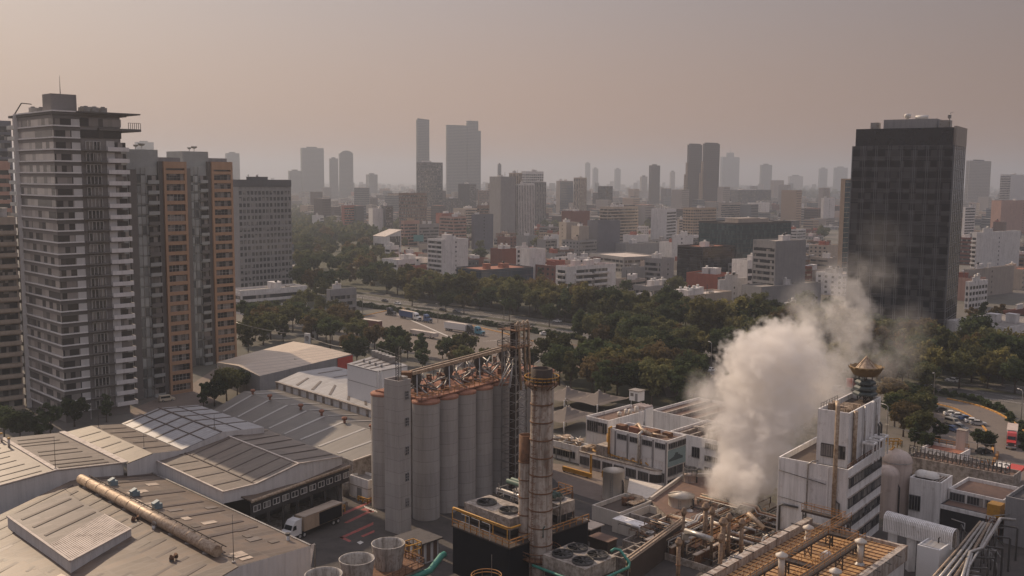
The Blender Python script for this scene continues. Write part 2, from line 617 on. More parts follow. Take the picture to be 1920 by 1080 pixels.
def building(name, label, xl, xc, xr, top, base, wall='white_wall', sl='blank', sr='bands', gl='win_dark', gl2=None, roof='roof_grey', yaw=47, fh=3.2, D=None, W=None, n=2, short=None, wmat='white_wall', bay=3.2, zt=None, z0=0.0, cat='building', hutmat='white_wall', big=False, group=None):
 c, u, v, W_, D_ = fit(xl, xc, xr, top, base, yaw)
 W = W or W_ or 12.0
 D = D or D_ or 12.0
 Hh = c.z
 t = thing(name, label, cat, (c.x, c.y, 0), rad(yaw), group)
 wl, rf = shell(W, D, Hh)
 dress(t, wl, 'R', W, Hh, sr, gl, fh, z0, zt, wmat, bay)
 dress(t, wl, 'L', D, Hh, sl, gl2 or gl, fh, z0, zt, wmat, bay)
 wl.build('wall', MATS[wall], t)
 rf.build('roof', MATS[roof], t)
 if n:
  rooftop(t, W, D, Hh, random.Random(int(xc * 7 + top)), n, hutmat, big)
 ctr = c + u * (W / 2) + v * (D / 2)
 FOOT.append((ctr.x, ctr.y, math.hypot(W, D) / 2))
 if short:
  p = proj((ctr.x, ctr.y, 0))
  LM.append((p[0], p[1], short, (xr - xl) / 2))
 return t, W, D, Hh
B = building
# ------------------------------------------------------------------ middle of the city
t, W, D, h_ = B('office_slab', 'grey office slab with a grid of dark square windows beside the orange panelled towers', 436, 446, 545, 337, 553, 'grey_wall', 'blank', 'grid', fh=3.55, bay=2.5, n=1, short='the grey gridded office slab', zt=62, big=True, hutmat='slate_wall', roof='roof_dark')
part_box('crown_band', 'slate_wall', t, -0.25, -0.45, 62.3, W + 0.1, D, h_ + 0.1)
B('office_podium', 'low pale office podium at the foot of the grey gridded slab', 430, 452, 575, 545, 590, 'white_wall', 'bands', 'bands', n=2, yaw=42, short='the pale podium')
B('office_block', 'low grey office block among trees behind the truck lot', 612, 618, 668, 543, 590, 'grey_wall', 'blank', 'bands', n=1, short='the low grey block among the trees', yaw=40)
B('slab_tower', 'broad grey concrete slab tower with one blind face in mid city', 937, 939, 967, 331, 452, 'grey_wall', 'blank', 'blank', yaw=35, n=1, short='the blind concrete slab tower', D=22)
B('ribbed_tower', 'striped tower with white vertical ribs joined to the blind slab', 966, 972, 1002, 345, 450, 'white_wall', 'ribs', 'ribs', bay=2.6, n=1, short='the white ribbed tower', yaw=45)
B('rib_block', 'narrow pale tower rising just behind the white ribbed tower', 955, 962, 978, 324, 440, 'cream_wall', 'ribs', 'ribs', n=1, yaw=45)
B('white_office', 'white office block with punched windows behind the white ribbed tower', 978, 986, 1019, 321, 415, 'white_wall', 'grid', 'grid', n=2, yaw=40, bay=4, fh=4)
B('dark_ribbed_block', 'dark ribbed block right of the white ribbed tower', 1001, 1003, 1024, 341, 425, 'grey_wall', 'ribs', 'ribs', n=1, yaw=40)
B('brown_tower', 'brown gridded apartment tower with pale window frames left of the blind slab', 748, 765, 800, 362, 440, 'brown_wall', 'grid', 'grid', gl='win_mid', n=2, yaw=50, short='the brown gridded tower', bay=4, fh=4)
B('glass_office', 'hazy dark glass office with a crown frame below the slim skyscraper', 781, 795, 830, 304, 412, 'slate_wall', 'bands', 'bands', n=1, yaw=45, fh=4, big=True)
B('dark_office', 'dark slate office block in front of the widest skyscraper', 859, 880, 893, 345, 412, 'slate_wall', 'blank', 'bands', n=1, yaw=50)
B('brown_block', 'square brown block under the widest skyscraper', 896, 898, 920, 357, 404, 'brown_wall', 'blank', 'grid', n=1, yaw=40)
B('black_office', 'low black office with white specks left of the dark slate office', 830, 845, 868, 372, 415, 'slate_wall', 'bands', 'bands', n=1)
B('arch_office', 'cream fronted office with a stepped top and blue glass foot', 1043, 1050, 1075, 339, 402, 'cream_wall', 'blank', 'curtain', gl='win_blue', n=2, yaw=45)
B('sunlit_tower', 'slim tan tower with a sunlit orange edge in mid city', 1076, 1088, 1100, 333, 408, 'tan_wall', 'ribs', 'ribs', n=1, yaw=50, short='the slim sunlit tan tower')
B('cut_corner_office', 'dark office with a cut top corner right of the slim tan tower', 1121, 1136, 1149, 349, 402, 'slate_wall', 'curtain', 'curtain', n=0, yaw=48, gl='win_black')
B('maroon_block', 'maroon blind block with white balconies down its right edge', 1068, 1070, 1106, 396, 452, 'maroon_wall', 'blank', 'blank', n=1, yaw=38, D=15)
B('balcony_block', 'broad cream apartment block with a dark balcony on every floor', 1125, 1140, 1196, 388, 462, 'cream_wall', 'balc', 'balc', wmat='cream_wall', n=3, short='the broad cream balcony block', yaw=42)
B('twin_slot_block', 'beige twin slab block with a column of slit windows', 1052, 1062, 1086, 417, 482, 'beige_wall', 'slit', 'slit', n=2, yaw=30, D=12, short='the beige twin slabs')
B('twin_slot_block', 'beige right half of the twin slabs with a blind wall', 1083, 1086, 1104, 424, 485, 'beige_wall', 'blank', 'blank', n=2, yaw=30, D=12)
B('blue_slab', 'dark blue grey slab block with a rounded shoulder right of the beige twin slabs', 1119, 1121, 1163, 414, 482, 'bluegrey_wall', 'blank', 'blank', n=0, yaw=36, D=14, short='the dark blue grey slab')
B('red_block', 'brick red blind block with banded windows on its right side', 826, 828, 853, 400, 455, 'red_wall', 'blank', 'blank', n=1, yaw=35, D=12, short='the brick red block')
B('banded_block', 'cream banded office joined to the right of the brick red block', 851, 853, 873, 402, 455, 'cream_wall', 'bands', 'bands', n=1, yaw=35, D=12)
B('terrace_block', 'cream block with a sunlit roof behind the brick red block', 868, 872, 898, 391, 436, 'cream_wall', 'blank', 'bands', n=3, yaw=40, roof='roof_pale', D=25)
B('dark_blind_block', 'dark slate blind block between the brick red block and blind slab', 884, 889, 925, 402, 468, 'bluegrey_wall', 'blank', 'slit', n=1, yaw=42)
B('brown_flats', 'plain brown flats behind the dark slate blind block', 895, 899, 936, 385, 440, 'brown_wall', 'bands', 'bands', n=2, yaw=42)
B('banded_office', 'long low grey banded office left of the brick red block', 782, 786, 830, 420, 462, 'grey_wall', 'bands', 'bands', n=2, yaw=38, short='the long grey banded office')
B('pink_flats', 'pink banded flats with a yellow stair hut left of the grey banded office', 752, 757, 786, 414, 462, 'pink_wall', 'bands', 'bands', n=2, yaw=40, hutmat='tan_wall')
B('white_flats', 'white blank walled flats left of the brown gridded tower', 697, 699, 723, 391, 437, 'white_wall', 'blank', 'blank', n=1, yaw=30, D=14, short='the white blank walled flats')
B('dark_flats', 'dark flats joined to the right of the white blank walled flats', 721, 723, 737, 386, 437, 'slate_wall', 'blank', 'bands', n=1, yaw=35, D=14)
B('red_billboard_block', 'red and grey block with poster panels on its roof far left', 640, 645, 666, 385, 430, 'red_wall', 'blank', 'bands', n=2, yaw=40, short='the red poster block')
B('slate_block', 'slate coloured block right of the red poster block', 664, 668, 682, 386, 430, 'slate_wall', 'blank', 'blank', n=0, yaw=40)
B('low_white_flats', 'low white flats left of the red poster block above the woods', 585, 600, 607, 404, 432, 'white_wall', 'blank', 'bands', n=1, yaw=50)
B('white_office_block', 'white eight storey office with ribbon windows and a blind grey right wall', 802, 829, 878, 449, 522, 'white_wall', 'bands', 'slit', n=3, yaw=43, short='the white eight storey office')
B('low_white_block', 'low white flats with pale roof left of the white eight storey office', 716, 745, 806, 487, 522, 'white_wall', 'bands', 'bands', n=4, roof='roof_pale', short='the low white flats')
B('small_banded_flats', 'small white banded flats behind the low white flats', 722, 732, 748, 461, 498, 'white_wall', 'bands', 'bands', n=2)
B('pink_house', 'pink flat roofed house in front of the white eight storey office', 768, 772, 800, 498, 524, 'red_wall', 'blank', 'blank', n=1, yaw=40)
B('blue_glass_office', 'blue glass office with a red roof behind the roadside trees', 899, 903, 1000, 506, 552, 'slate_wall', 'curtain', 'curtain', gl='win_blue', roof='roof_red', n=2, yaw=38, D=26, hutmat='roof_red', short='the blue glass office')
B('brick_red_house', 'dark red blind house behind the blue glass office', 938, 941, 968, 467, 530, 'maroon_wall', 'blank', 'blank', n=2, yaw=40, D=12)
B('white_strip_flats', 'white flats with ribbon windows behind the dark red house', 966, 969, 990, 462, 520, 'white_wall', 'blank', 'bands', n=1, yaw=40)
B('white_blank_block', 'pale blank walled slab right of the blue glass office', 990, 993, 1023, 467, 535, 'white_wall', 'blank', 'blank', n=0, yaw=38, D=10, short='the pale blank slab')
B('red_white_flats', 'red and white flats with stacked round balconies behind the roadside trees', 1042, 1064, 1155, 500, 572, 'white_wall', 'balcs', 'balcs', roof='roof_red', n=3, yaw=40, short='the red and white flats')
B('white_tower_block', 'tall white block with one blind face and banded right side', 1221, 1250, 1268, 392, 462, 'white_wall', 'blank', 'bands', n=1, yaw=58, short='the tall white block')
B('tan_grid_block', 'tan apartment block with a regular grid of dark windows', 1296, 1300, 1343, 390, 452, 'tan_wall', 'grid', 'grid', n=2, yaw=38, D=15, bay=3.6, short='the tan gridded block')
B('pale_blank_flats', 'pale blank slab with black balconies on its right side', 1260, 1300, 1314, 442, 498, 'white_wall', 'slit', 'balc', n=1, yaw=58, wmat='slate_wall', short='the pale slab with black balconies')
B('white_low_flats', 'small cream banded flats between tall white block and tan gridded block', 1270, 1273, 1288, 411, 442, 'cream_wall', 'blank', 'bands', n=1, yaw=40)
B('brown_glass_office', 'dark brown glass office with a red roof edge', 1314, 1318, 1378, 463, 535, 'dark_wall', 'curtain', 'curtain', gl='win_black', roof='roof_red', n=2, yaw=38, D=22, short='the dark brown glass office')
B('teal_glass_office', 'wide dark teal glass office with a round emblem on its roof edge', 1377, 1381, 1484, 418, 528, 'dark_wall', 'curtain', 'curtain', gl='win_teal', n=3, yaw=36, D=34, big=True, hutmat='beige_wall', short='the dark teal glass office')
B('blind_grey_slab', 'tall blind grey slab in front of the dark teal glass office', 1450, 1455, 1512, 452, 575, 'grey_wall', 'bands', 'blank', n=2, yaw=34, D=16, short='the blind grey slab', roof='roof_pale')
B('blind_grey_wing', 'low blind grey wing joined to the foot of the tall blind slab', 1424, 1428, 1540, 538, 582, 'grey_wall', 'blank', 'blank', n=1, yaw=34, D=14)
B('white_strip_office', 'narrow white office with five dark ribbon windows beside the blind grey slab', 1399, 1401, 1434, 488, 556, 'white_wall', 'blank', 'bands', n=1, yaw=34, D=12, fh=4.2, short='the narrow white strip office')
B('white_corner_flats', 'white flats with few windows left of the narrow white strip office', 1346, 1350, 1402, 525, 570, 'white_wall', 'bands', 'slit', n=4, yaw=40, short='the white corner flats')
B('courtyard_hall', 'broad flat white roofed hall with a square dark courtyard', 1105, 1170, 1238, 482, 512, 'grey_wall', 'bands', 'bands', n=0, roof='roof_pale', yaw=30, short='the white roofed courtyard hall')
B('grey_school', 'long grey blank building behind the white roofed courtyard hall', 1170, 1173, 1238, 457, 484, 'grey_wall', 'blank', 'blank', n=1, yaw=30, D=15)
B('grey_banded_flats', 'grey flats with white bands in front of the courtyard hall', 1209, 1240, 1264, 485, 540, 'grey_wall', 'bands', 'slit', n=2, yaw=46)
B('flat_roof_works', 'low works with stepped flat roofs among trees', 1188, 1215, 1272, 537, 566, 'grey_wall', 'bands', 'bands', n=3, roof='roof_pale', yaw=40, short='the low stepped works')
B('patchwork_houses', 'row of low cream houses with patched red and white roofs', 1238, 1275, 1372, 556, 600, 'cream_wall', 'slit', 'blank', n=8, roof='roof_pale', yaw=40, short='the patched low houses')
B('white_garage', 'white cube house standing behind trees by the low stepped works', 1194, 1208, 1222, 551, 588, 'white_wall', 'blank', 'blank', n=0, yaw=50)
B('brick_villa', 'red brick villa with white trim in front of the blind grey wing', 1461, 1470, 1500, 577, 602, 'maroon_wall', 'slit', 'slit', n=3, yaw=44, roof='roof_pale')
B('beige_mid_block', 'beige mid rise left of the dark teal glass office', 1347, 1352, 1388, 380, 425, 'beige_wall', 'blank', 'bands', n=2, yaw=40)
B('white_house_block', 'white flat block behind the dark teal glass office', 1402, 1406, 1443, 380, 415, 'white_wall', 'blank', 'slit', n=2, yaw=38)
B('white_twin_house', 'white twin block with a dark slot right of the teal office', 1468, 1472, 1508, 382, 418, 'white_wall', 'slit', 'slit', n=2, yaw=38)
B('white_hut_tower', 'white narrow tower left of the huge dark glass tower', 1540, 1545, 1566, 371, 428, 'white_wall', 'blank', 'slit', n=1, yaw=35)
B('curved_office', 'wide dark banded office with a domed roof far behind the tan gridded block', 1366, 1384, 1446, 356, 396, 'slate_wall', 'bands', 'bands', n=1, yaw=30, big=True)
B('beige_tower', 'beige tower right of the domed dark office in the haze', 1445, 1452, 1470, 338, 382, 'beige_wall', 'blank', 'blank', n=1, yaw=45)
B('teal_side_tower', 'slim teal glass tower with a sunlit edge touching the huge dark glass tower', 1577, 1585, 1604, 335, 540, 'tan_wall', 'blank', 'curtain', gl='win_teal', n=0, yaw=42, short='the slim teal glass tower')
B('white_square_block', 'big white blind block right of the huge dark glass tower', 1823, 1832, 1914, 436, 520, 'white_wall', 'balc', 'slit', n=3, yaw=35, short='the big white blind block')
B('brick_slab', 'low brick block above the big white blind block', 1872, 1878, 1960, 376, 440, 'pink_wall', 'blank', 'slit', n=1, yaw=30, D=14)
B('banded_white_house', 'pale blue banded flats just right of the huge dark glass tower', 1806, 1810, 1829, 388, 452, 'white_wall', 'blank', 'bands', n=1, yaw=35)
B('frame_tower', 'white framed balcony tower at the right edge in the haze', 1876, 1896, 1940, 327, 410, 'white_wall', 'balc', 'blank', n=2, yaw=55)
B('low_grey_block', 'grey block with small mixed houses in front of the white blind block', 1808, 1816, 1902, 506, 560, 'beige_wall', 'slit', 'slit', n=5, yaw=38, short='the grey mixed block')
B('white_villa', 'white three storey villa below the grey mixed block', 1811, 1818, 1852, 528, 580, 'white_wall', 'grid', 'grid', n=3, yaw=38)
B('red_shed', 'dark red shed at the right edge beyond the trees', 1880, 1888, 1960, 583, 618, 'maroon_wall', 'blank', 'bands', n=1, yaw=35)
B('white_warehouse', 'pale blank warehouse wall at the right edge behind the trees', 1878, 1884, 1975, 614, 662, 'white_wall', 'blank', 'blank', n=2, yaw=35, D=25)
B('balcony_tower', 'beige balcony tower cut by the left edge of the picture', -60, -48, 28, 408, 775, 'cream_wall', 'balc', 'balc', wmat='cream_wall', n=2, yaw=40, short='the beige edge tower')
B('hazy_grey_tower', 'bluish grey tower behind the beige balcony tower at the left edge', -60, -50, 20, 224, 590, 'bluegrey_wall', 'bands', 'bands', n=1, yaw=40, fh=4)
B('pink_tower', 'pinkish block between the bluish tower and the beige balcony tower', -50, -40, 18, 301, 660, 'pink_wall', 'grid', 'grid', n=1, yaw=40, bay=5)
c, u, v, W, D = fit(700, 722, 752, 444, 474, 45)
t = thing('wedge_hall', 'white wedge shaped hall with a slanted sunlit roof at the wood edge', 'building', (c.x, c.y, 0), rad(45))
hh = c.z
MB().prism([(0, 0), (W, 0), (W, D), (0, D)], 0, [hh, hh + 5.5, hh + 5.5, hh]).build('wall', MATS['white_wall'], t)
k = MB()
k.face([(-0.5, -0.8, hh + 0.2), (W + 0.5, -0.8, hh + 6.0), (W + 0.5, D + 0.5, hh + 6.0), (-0.5, D + 0.5, hh + 0.2)])
k.build('roof', MATS['roof_pale'], t)
part_box('window_band', 'win_dark', t, *fspan('R', W * 0.3, W * 0.95, hh * 0.3, hh, 0, 0.1))
part_box('window_band', 'win_dark', t, *fspan('L', D * 0.1, D * 0.9, hh * 0.35, hh * 0.55, 0, 0.1))
FOOT.append((c.x, c.y + 10, 25))
LM.append((725, 465, 'the white wedge hall', 26))
p = gp(784, 462)
t = thing('roadside_sign', 'turquoise sign board on a cream post by the grey banded office', 'sign', (p.x, p.y, 0))
MB().box(-0.7, -0.7, 0, 0.7, 0.7, 22).build('post', MATS['cream_wall'], t)
M('turquoise', (0.1, 0.27, 0.27))
MB().box(-4.5, -1.1, 5, 5.5, -0.72, 11.5).build('board', MATS['turquoise'], t)
p = gp(1172, 481.5, 8)
FOOT.append((p.x, p.y, 45))
# ------------------------------------------------------------------ far skyline
facade('far_glass', (0.16, 0.17, 0.18), (0.05, 0.06, 0.07), 4, 4, 0.2)
facade('far_dark', (0.075, 0.055, 0.055), (0.025, 0.02, 0.022), 3.4, 3.6, 0.3)
facade('far_pale', (0.36, 0.32, 0.29), (0.1, 0.095, 0.09), 4, 3.6, 0.4)
facade('far_tan', (0.4, 0.29, 0.21), (0.1, 0.08, 0.07), 4, 3.6, 0.4)
def far(name, label, xl, xc, xr, top, base, mat, yaw=45, extra=None, cat='tower'):
 c, u, v, W, D = fit(xl, xc, xr, top, base, yaw)
 W, D = W or 25, D or 25
 t = thing(name, label, cat, (c.x, c.y, 0), rad(yaw))
 MB().box(0, 0, 0, W, D, c.z).build('wall', MATS[mat], t)
 pxm = gp(xc, base).y / F
 if extra:
  extra(t, W, D, c.z, pxm)
 else:
  MB().box(W * 0.25, D * 0.25, c.z + 0.01, W * 0.7, D * 0.7, c.z + 2.2 * pxm).build('roof_hut', MATS['slate_wall'], t)
 FOOT.append((c.x, c.y, max(W, D)))
 return t
def slim_top(t, W, D, z, m_):
 MB().prism([(W * 0.1, 0), (W, 0), (W, D * 0.9), (0.1 * W, D * 0.9)], z + 0.02, [z + 2 * m_, z + 0.5 * m_, z + 0.5 * m_, z + 3 * m_]).build('crown', MATS['slate_wall'], t)
def wide_parts(t, W, D, z, m_):
 MB().box(W * 0.66, -2, 0, W + 2, D * 0.8, z + 9 * m_).build('core_wing', MATS['far_glass'], t)
 MB().box(W + 2.05, 4, 0, W + 9 * m_, D * 0.7, z - 9 * m_).build('side_fin', MATS['far_glass'], t)
 MB().tube([(W * 0.8, 4, z + 9 * m_), (W * 0.8, 4, z + 12 * m_)], 0.6, 5).build('antenna', MATS['steel'], t)
def round_top(t, W, D, z, m_):
 pr = [(x * W, 0) for x in (0, 0.25, 0.5, 0.75, 1)]
 b_ = MB()
 hs = [z + 0.5 * m_, z + 5 * m_, z + 6 * m_, z + 5 * m_, z + 1 * m_]
 for i in range(4):
  b_.prism([(W * i / 4, 0.2), (W * (i + 1) / 4, 0.2), (W * (i + 1) / 4, D - 0.2), (W * i / 4, D - 0.2)], z + 0.02, [hs[i], hs[i + 1], hs[i + 1], hs[i]])
 b_.build('vaulted_top', MATS['far_glass'], t)
def spire(t, W, D, z, m_):
 b_ = MB()
 b_.box(W * 0.3, D * 0.3, z + 0.02, W * 0.7, D * 0.7, z + 8 * m_)
 b_.tube([(W / 2, D / 2, z + 8 * m_), (W / 2, D / 2, z + 18 * m_)], [1.5, 0.5], 6)
 b_.build('spire', MATS['slate_wall'], t)
def steps(t, W, D, z, m_):
 MB().box(-4.5, 1, 0, -0.02, D * 0.8, z - 33 * m_).build('lower_step', MATS['far_tan'], t)
 MB().box(-9, 2, 0, -4.52, D * 0.7, z - 55 * m_).build('lowest_step', MATS['far_tan'], t)
 MB().box(W * 0.1, D * 0.1, z + 0.02, W * 0.9, D * 0.9, z + 2 * m_).build('crown', MATS['far_dark'], t)
far('skyscraper', 'slimmest and tallest hazy skyscraper left of the widest one', 780, 782, 805, 224, 385, 'far_glass', 30, slim_top)
far('skyscraper', 'widest hazy skyscraper with a taller right wing and antenna', 836, 838, 895, 234, 382, 'far_glass', 28, wide_parts)
far('skyscraper', 'broad flat topped hazy skyscraper near the grey gridded slab', 563, 566, 607, 277, 372, 'far_glass', 30)
far('skyscraper', 'hazy skyscraper with a rounded vaulted top', 635, 637, 662, 288, 374, 'far_glass', 30, round_top)
far('skyscraper', 'narrow hazy skyscraper between the broad and the vaulted ones', 617, 618, 634, 297, 372, 'far_glass', 30)
far('skyscraper', 'low hazy block left of the broad flat topped skyscraper', 540, 543, 566, 320, 372, 'far_glass', 30)
far('skyscraper', 'pale hazy tower just behind the second orange panelled tower', 422, 425, 449, 287, 372, 'far_glass', 30)
far('skyscraper', 'pale hazy tower showing behind the first orange panelled tower', 252, 255, 288, 266, 372, 'far_glass', 30)
far('skyscraper', 'needle thin hazy chimney tower above the mid city', 933, 934, 940, 308, 385, 'far_glass', 30)
far('dark_tower', 'left one of the pair of dark brown stepped towers', 1289, 1292, 1317, 271, 400, 'far_dark', 36, steps)
far('dark_tower', 'right and taller one of the pair of dark brown stepped towers', 1318, 1321, 1350, 269, 402, 'far_dark', 36, steps)
far('dark_tower', 'single slim dark tower left of the dark brown stepped pair', 1217, 1221, 1238, 310, 388, 'far_dark', 38)
far('hotel_tower', 'very hazy spired tower right of the dark brown stepped pair', 1351, 1355, 1387, 294, 362, 'far_glass', 30, spire)
far('skyscraper', 'hazy double tower right of the huge dark glass tower', 1812, 1818, 1859, 301, 395, 'far_pale', 40)
far('skyscraper', 'hazy grey tower in the distance left of the huge dark glass tower', 1425, 1428, 1448, 309, 366, 'far_glass', 30)
far('skyscraper', 'faint hazy tower near horizon between the two dark clusters', 1097, 1099, 1107, 306, 360, 'far_glass', 30)
far('skyscraper', 'faint round shouldered tower near the horizon above the tan tower', 1111, 1113, 1122, 316, 360, 'far_glass', 30)
far('skyscraper', 'faint squat tower near the horizon left of the slim dark tower', 1152, 1154, 1164, 317, 360, 'far_glass', 30)
far('skyscraper', 'faint tower just right of the slim dark tower', 1256, 1258, 1266, 322, 365, 'far_pale', 30)
far('skyscraper', 'faint tower left of the slim dark tower with a pale side', 1200, 1203, 1214, 331, 372, 'far_pale', 30)
far('skyscraper', 'hazy dark stub tower far left above the woods', 686, 692, 708, 327, 372, 'far_glass', 30)
far('skyscraper', 'faint tower at the horizon right of the tan tower', 1535, 1538, 1552, 316, 362, 'far_glass', 30)
far('skyscraper', 'faint wide block at horizon left of the slim teal tower', 1563, 1566, 1590, 314, 362, 'far_glass', 30)
far('skyscraper', 'faint pale block near the horizon right of the domed office', 1478, 1481, 1506, 330, 362, 'far_pale', 30)
# ------------------------------------------------------------------ small houses filling the city
WALLS = [('white', 'white_wall'), ('cream', 'cream_wall'), ('beige', 'beige_wall'), ('grey', 'grey_wall'), ('red', 'red_wall'), ('brown', 'brown_wall'), ('pink', 'pink_wall'), ('tan', 'tan_wall'), ('slate', 'slate_wall'), ('maroon', 'maroon_wall')]
ROOFS = [('grey roofed', 'roof_grey'), ('red roofed', 'roof_red'), ('pale roofed', 'roof_pale'), ('dark roofed', 'roof_dark')]
def inzone(px, py):
 if px < 575 or py < 372:
  return False
 if 1590 < px < 1806:
  return False
 lim = 512
 for a, b_, l in ((575, 700, 428), (700, 760, 470), (760, 900, 520), (900, 1040, 540), (1040, 1240, 560), (1240, 1420, 590), (1420, 1600, 580), (1806, 1930, 575)):
  if a <= px < b_:
   lim = l
 return py < lim
def near_phrase(px, py):
 best = min(LM, key=lambda l: math.hypot((px - l[0]) * 1.0, (py - l[1]) * 2.2))
 dx, dy = px - best[0], py - best[1]
 s = []
 if dy < -9:
  s.append('behind')
 elif dy > 9:
  s.append('in front')
 if dx < -best[3] * 0.6:
  s.append('left')
 elif dx > best[3] * 0.6:
  s.append('right')
 if not s:
  return 'beside ' + best[2]
 if s == ['behind']:
  return 'behind ' + best[2]
 if s == ['in front']:
  return 'in front of ' + best[2]
 return ' and '.join(s) + ' of ' + best[2]
NUM = {1: 'one', 2: 'two', 3: 'three', 4: 'four', 5: 'five', 6: 'six', 7: 'seven', 8: 'eight', 9: 'nine', 10: 'ten'}
placed = 0
tries = 0
while placed < 250 and tries < 9000:
 tries += 1
 px = R.uniform(575, 1930)
 py = 372 + (R.random() ** 1.1) * 215
 if not inzone(px, py):
  continue
 p = gp(px, py)
 Wd, Dd = R.uniform(10, 24), R.uniform(10, 22)
 rr = math.hypot(Wd, Dd) / 2
 if any((p.x - f[0]) ** 2 + (p.y - f[1]) ** 2 < (rr * 0.9 + f[2] * 0.9) ** 2 for f in FOOT):
  continue
 st = min(10, max(1, int(R.lognormvariate(1.15, 0.45))))
 if py > 500:
  st = min(st, 4)
 Hh = st * 3.1 + 0.9
 yaw = rad(R.choice([40, 44, 47, 50, 47]))
 ok = False
 for _ in range(40):
  cw, wm = R.choice(WALLS + WALLS[:4] + WALLS[:1] * 3 + WALLS[4:6] + WALLS[9:])
  cr, rm = R.choice(ROOFS)
  lab = '%s %s %s storey building %s' % (cr, cw, NUM[st], near_phrase(px, py))
  if lab not in LABELS and len(lab.split()) <= 16:
   ok = True
   break
 if not ok:
  continue
 FOOT.append((p.x, p.y, rr))
 t = thing('flat_roofed_building', lab, 'building', (p.x, p.y, 0), yaw, 'small buildings filling the city')
 wl, rf = shell(Wd, Dd, Hh)
 far_off = p.y > 900
 side = R.choice(['blank', 'bands', 'blank', 'gridded'])
 for face, L in (('R', Wd), ('L', Dd)):
  sty = R.choice(['blank', 'bands', 'bands', 'wins'])
  for i in range(st):
   z = i * 3.1 + 1.0
   if sty == 'bands':
    wl.box(*fspan(face, 0.5, L - 0.5, z, z + 1.4, 0, 0.04), mi=1)
    wl.box(*fspan(face, 0.2, L - 0.2, z - 0.5, z - 0.02, 0, 0.35))
   elif sty == 'wins':
    n_ = max(1, int(L / 3.6))
    for q in range(n_):
     s0 = (q + 0.25) * L / n_
     wl.box(*fspan(face, s0, s0 + 1.6, z, z + 1.4, 0, 0.04), mi=1)
 wl.build('wall', [MATS[wm], MATS['win_dark']], t)
 rf.build('roof', MATS[rm], t)
 rooftop(t, Wd, Dd, Hh, R, 1 if far_off else R.choice([1, 2, 2, 3]), R.choice(['white_wall', 'white_wall', 'cream_wall', 'red_wall', 'grey_wall']))
 placed += 1
print('small buildings', placed, 'tries', tries)
b_ = MB()
rc = random.Random(5)
for i in range(5200):
 Y = 1400 + 6500 * rc.random() ** 1.3
 X = rc.uniform(-0.56, 0.6) * Y
 px = 960 + 1850 * X / Y
 if Y < 2300 and px < 575 + (Y - 1400) * 0.0:
  continue
 if any((X - f[0]) ** 2 + (Y - f[1]) ** 2 < f[2] ** 2 for f in FOOT[:130]):
  continue
 h_ = min(6 + rc.expovariate(1 / 7.0), 55)
 if rc.random() < 0.03:
  h_ += rc.uniform(15, 45)
 a, c2 = rc.uniform(9, 26), rc.uniform(9, 26)
 yw = rad(45)
 cs, sn = math.cos(yw), math.sin(yw)
 P4 = [(X + x * cs - y * sn, Y + x * sn + y * cs) for x, y in ((0, 0), (a, 0), (a, c2), (0, c2))]
 b_.prism(P4, 0, h_, mi=rc.choice([0, 0, 1, 2, 3]), mtop=rc.choice([4, 4, 5]))
for i in range(260):
 Y = rc.uniform(640, 2300)
 X = (rc.uniform(120, 530) - 960) / 1850 * Y
 if any((X - f[0]) ** 2 + (Y - f[1]) ** 2 < (f[2] + 14) ** 2 for f in FOOT[:130]):
  continue
 a, c2, cs, sn = rc.uniform(9, 20), rc.uniform(9, 20), 0.707, 0.707
 b_.prism([(X + x * cs - y * sn, Y + x * sn + y * cs) for x, y in ((0, 0), (a, 0), (a, c2), (0, c2))], 0, rc.uniform(5, 16), mi=rc.choice([0, 0, 1, 2]), mtop=rc.choice([4, 5]))
o = struct('distant_city', b_, [MATS['far_pale'], MATS['far_tan'], MATS['far_glass'], MATS['far_dark'], MATS['roof_grey'], MATS['roof_red']], 'stuff')
o['label'] = 'far city roofs dissolving into the smog'
# ------------------------------------------------------------------ the big towers
M('tower_panel', (0.52, 0.5, 0.485), streak=0.25, var=0.15)
M('tower_spandrel', (0.12, 0.108, 0.1), var=0.15)
M('tower_body', (0.21, 0.19, 0.18), var=0.2)
M('balcony_white', (0.68, 0.645, 0.63), streak=0.3, var=0.12)
M('balcony_dark', (0.16, 0.145, 0.135), var=0.2)
M('frame_white', (0.5, 0.48, 0.46), var=0.1)
M('glass_panel_grey', (0.34, 0.345, 0.335), rough=0.25, var=0.3, scale=0.35)
glass('win_curtain', (0.1, 0.095, 0.09), (0.5, 0.45, 0.41), 0.55, cell=(2.6, 2.6, 3.1), rough=0.25)
glass('win_room', (0.035, 0.033, 0.033), (0.3, 0.27, 0.25), 0.35, cell=(1.3, 1.3, 3.1), rough=0.15)
glass('win_loft', (0.09, 0.095, 0.095), (0.4, 0.41, 0.4), 0.55, cell=(1.7, 1.7, 3.1), rough=0.15)
def put(t, name, mb, mat, parent=None):
 """part given in world coordinates, stored relative to its thing"""
 c_, s_ = math.cos(-t.rotation_euler.z), math.sin(-t.rotation_euler.z)
 l = t.location
 mb.v = [((x - l.x) * c_ - (y - l.y) * s_, (x - l.x) * s_ + (y - l.y) * c_, z - l.z) for x, y, z in mb.v]
 mm = [MATS[q] for q in mat] if isinstance(mat, (list, tuple)) else MATS[mat]
 return mb.build(name, mm, parent or t)
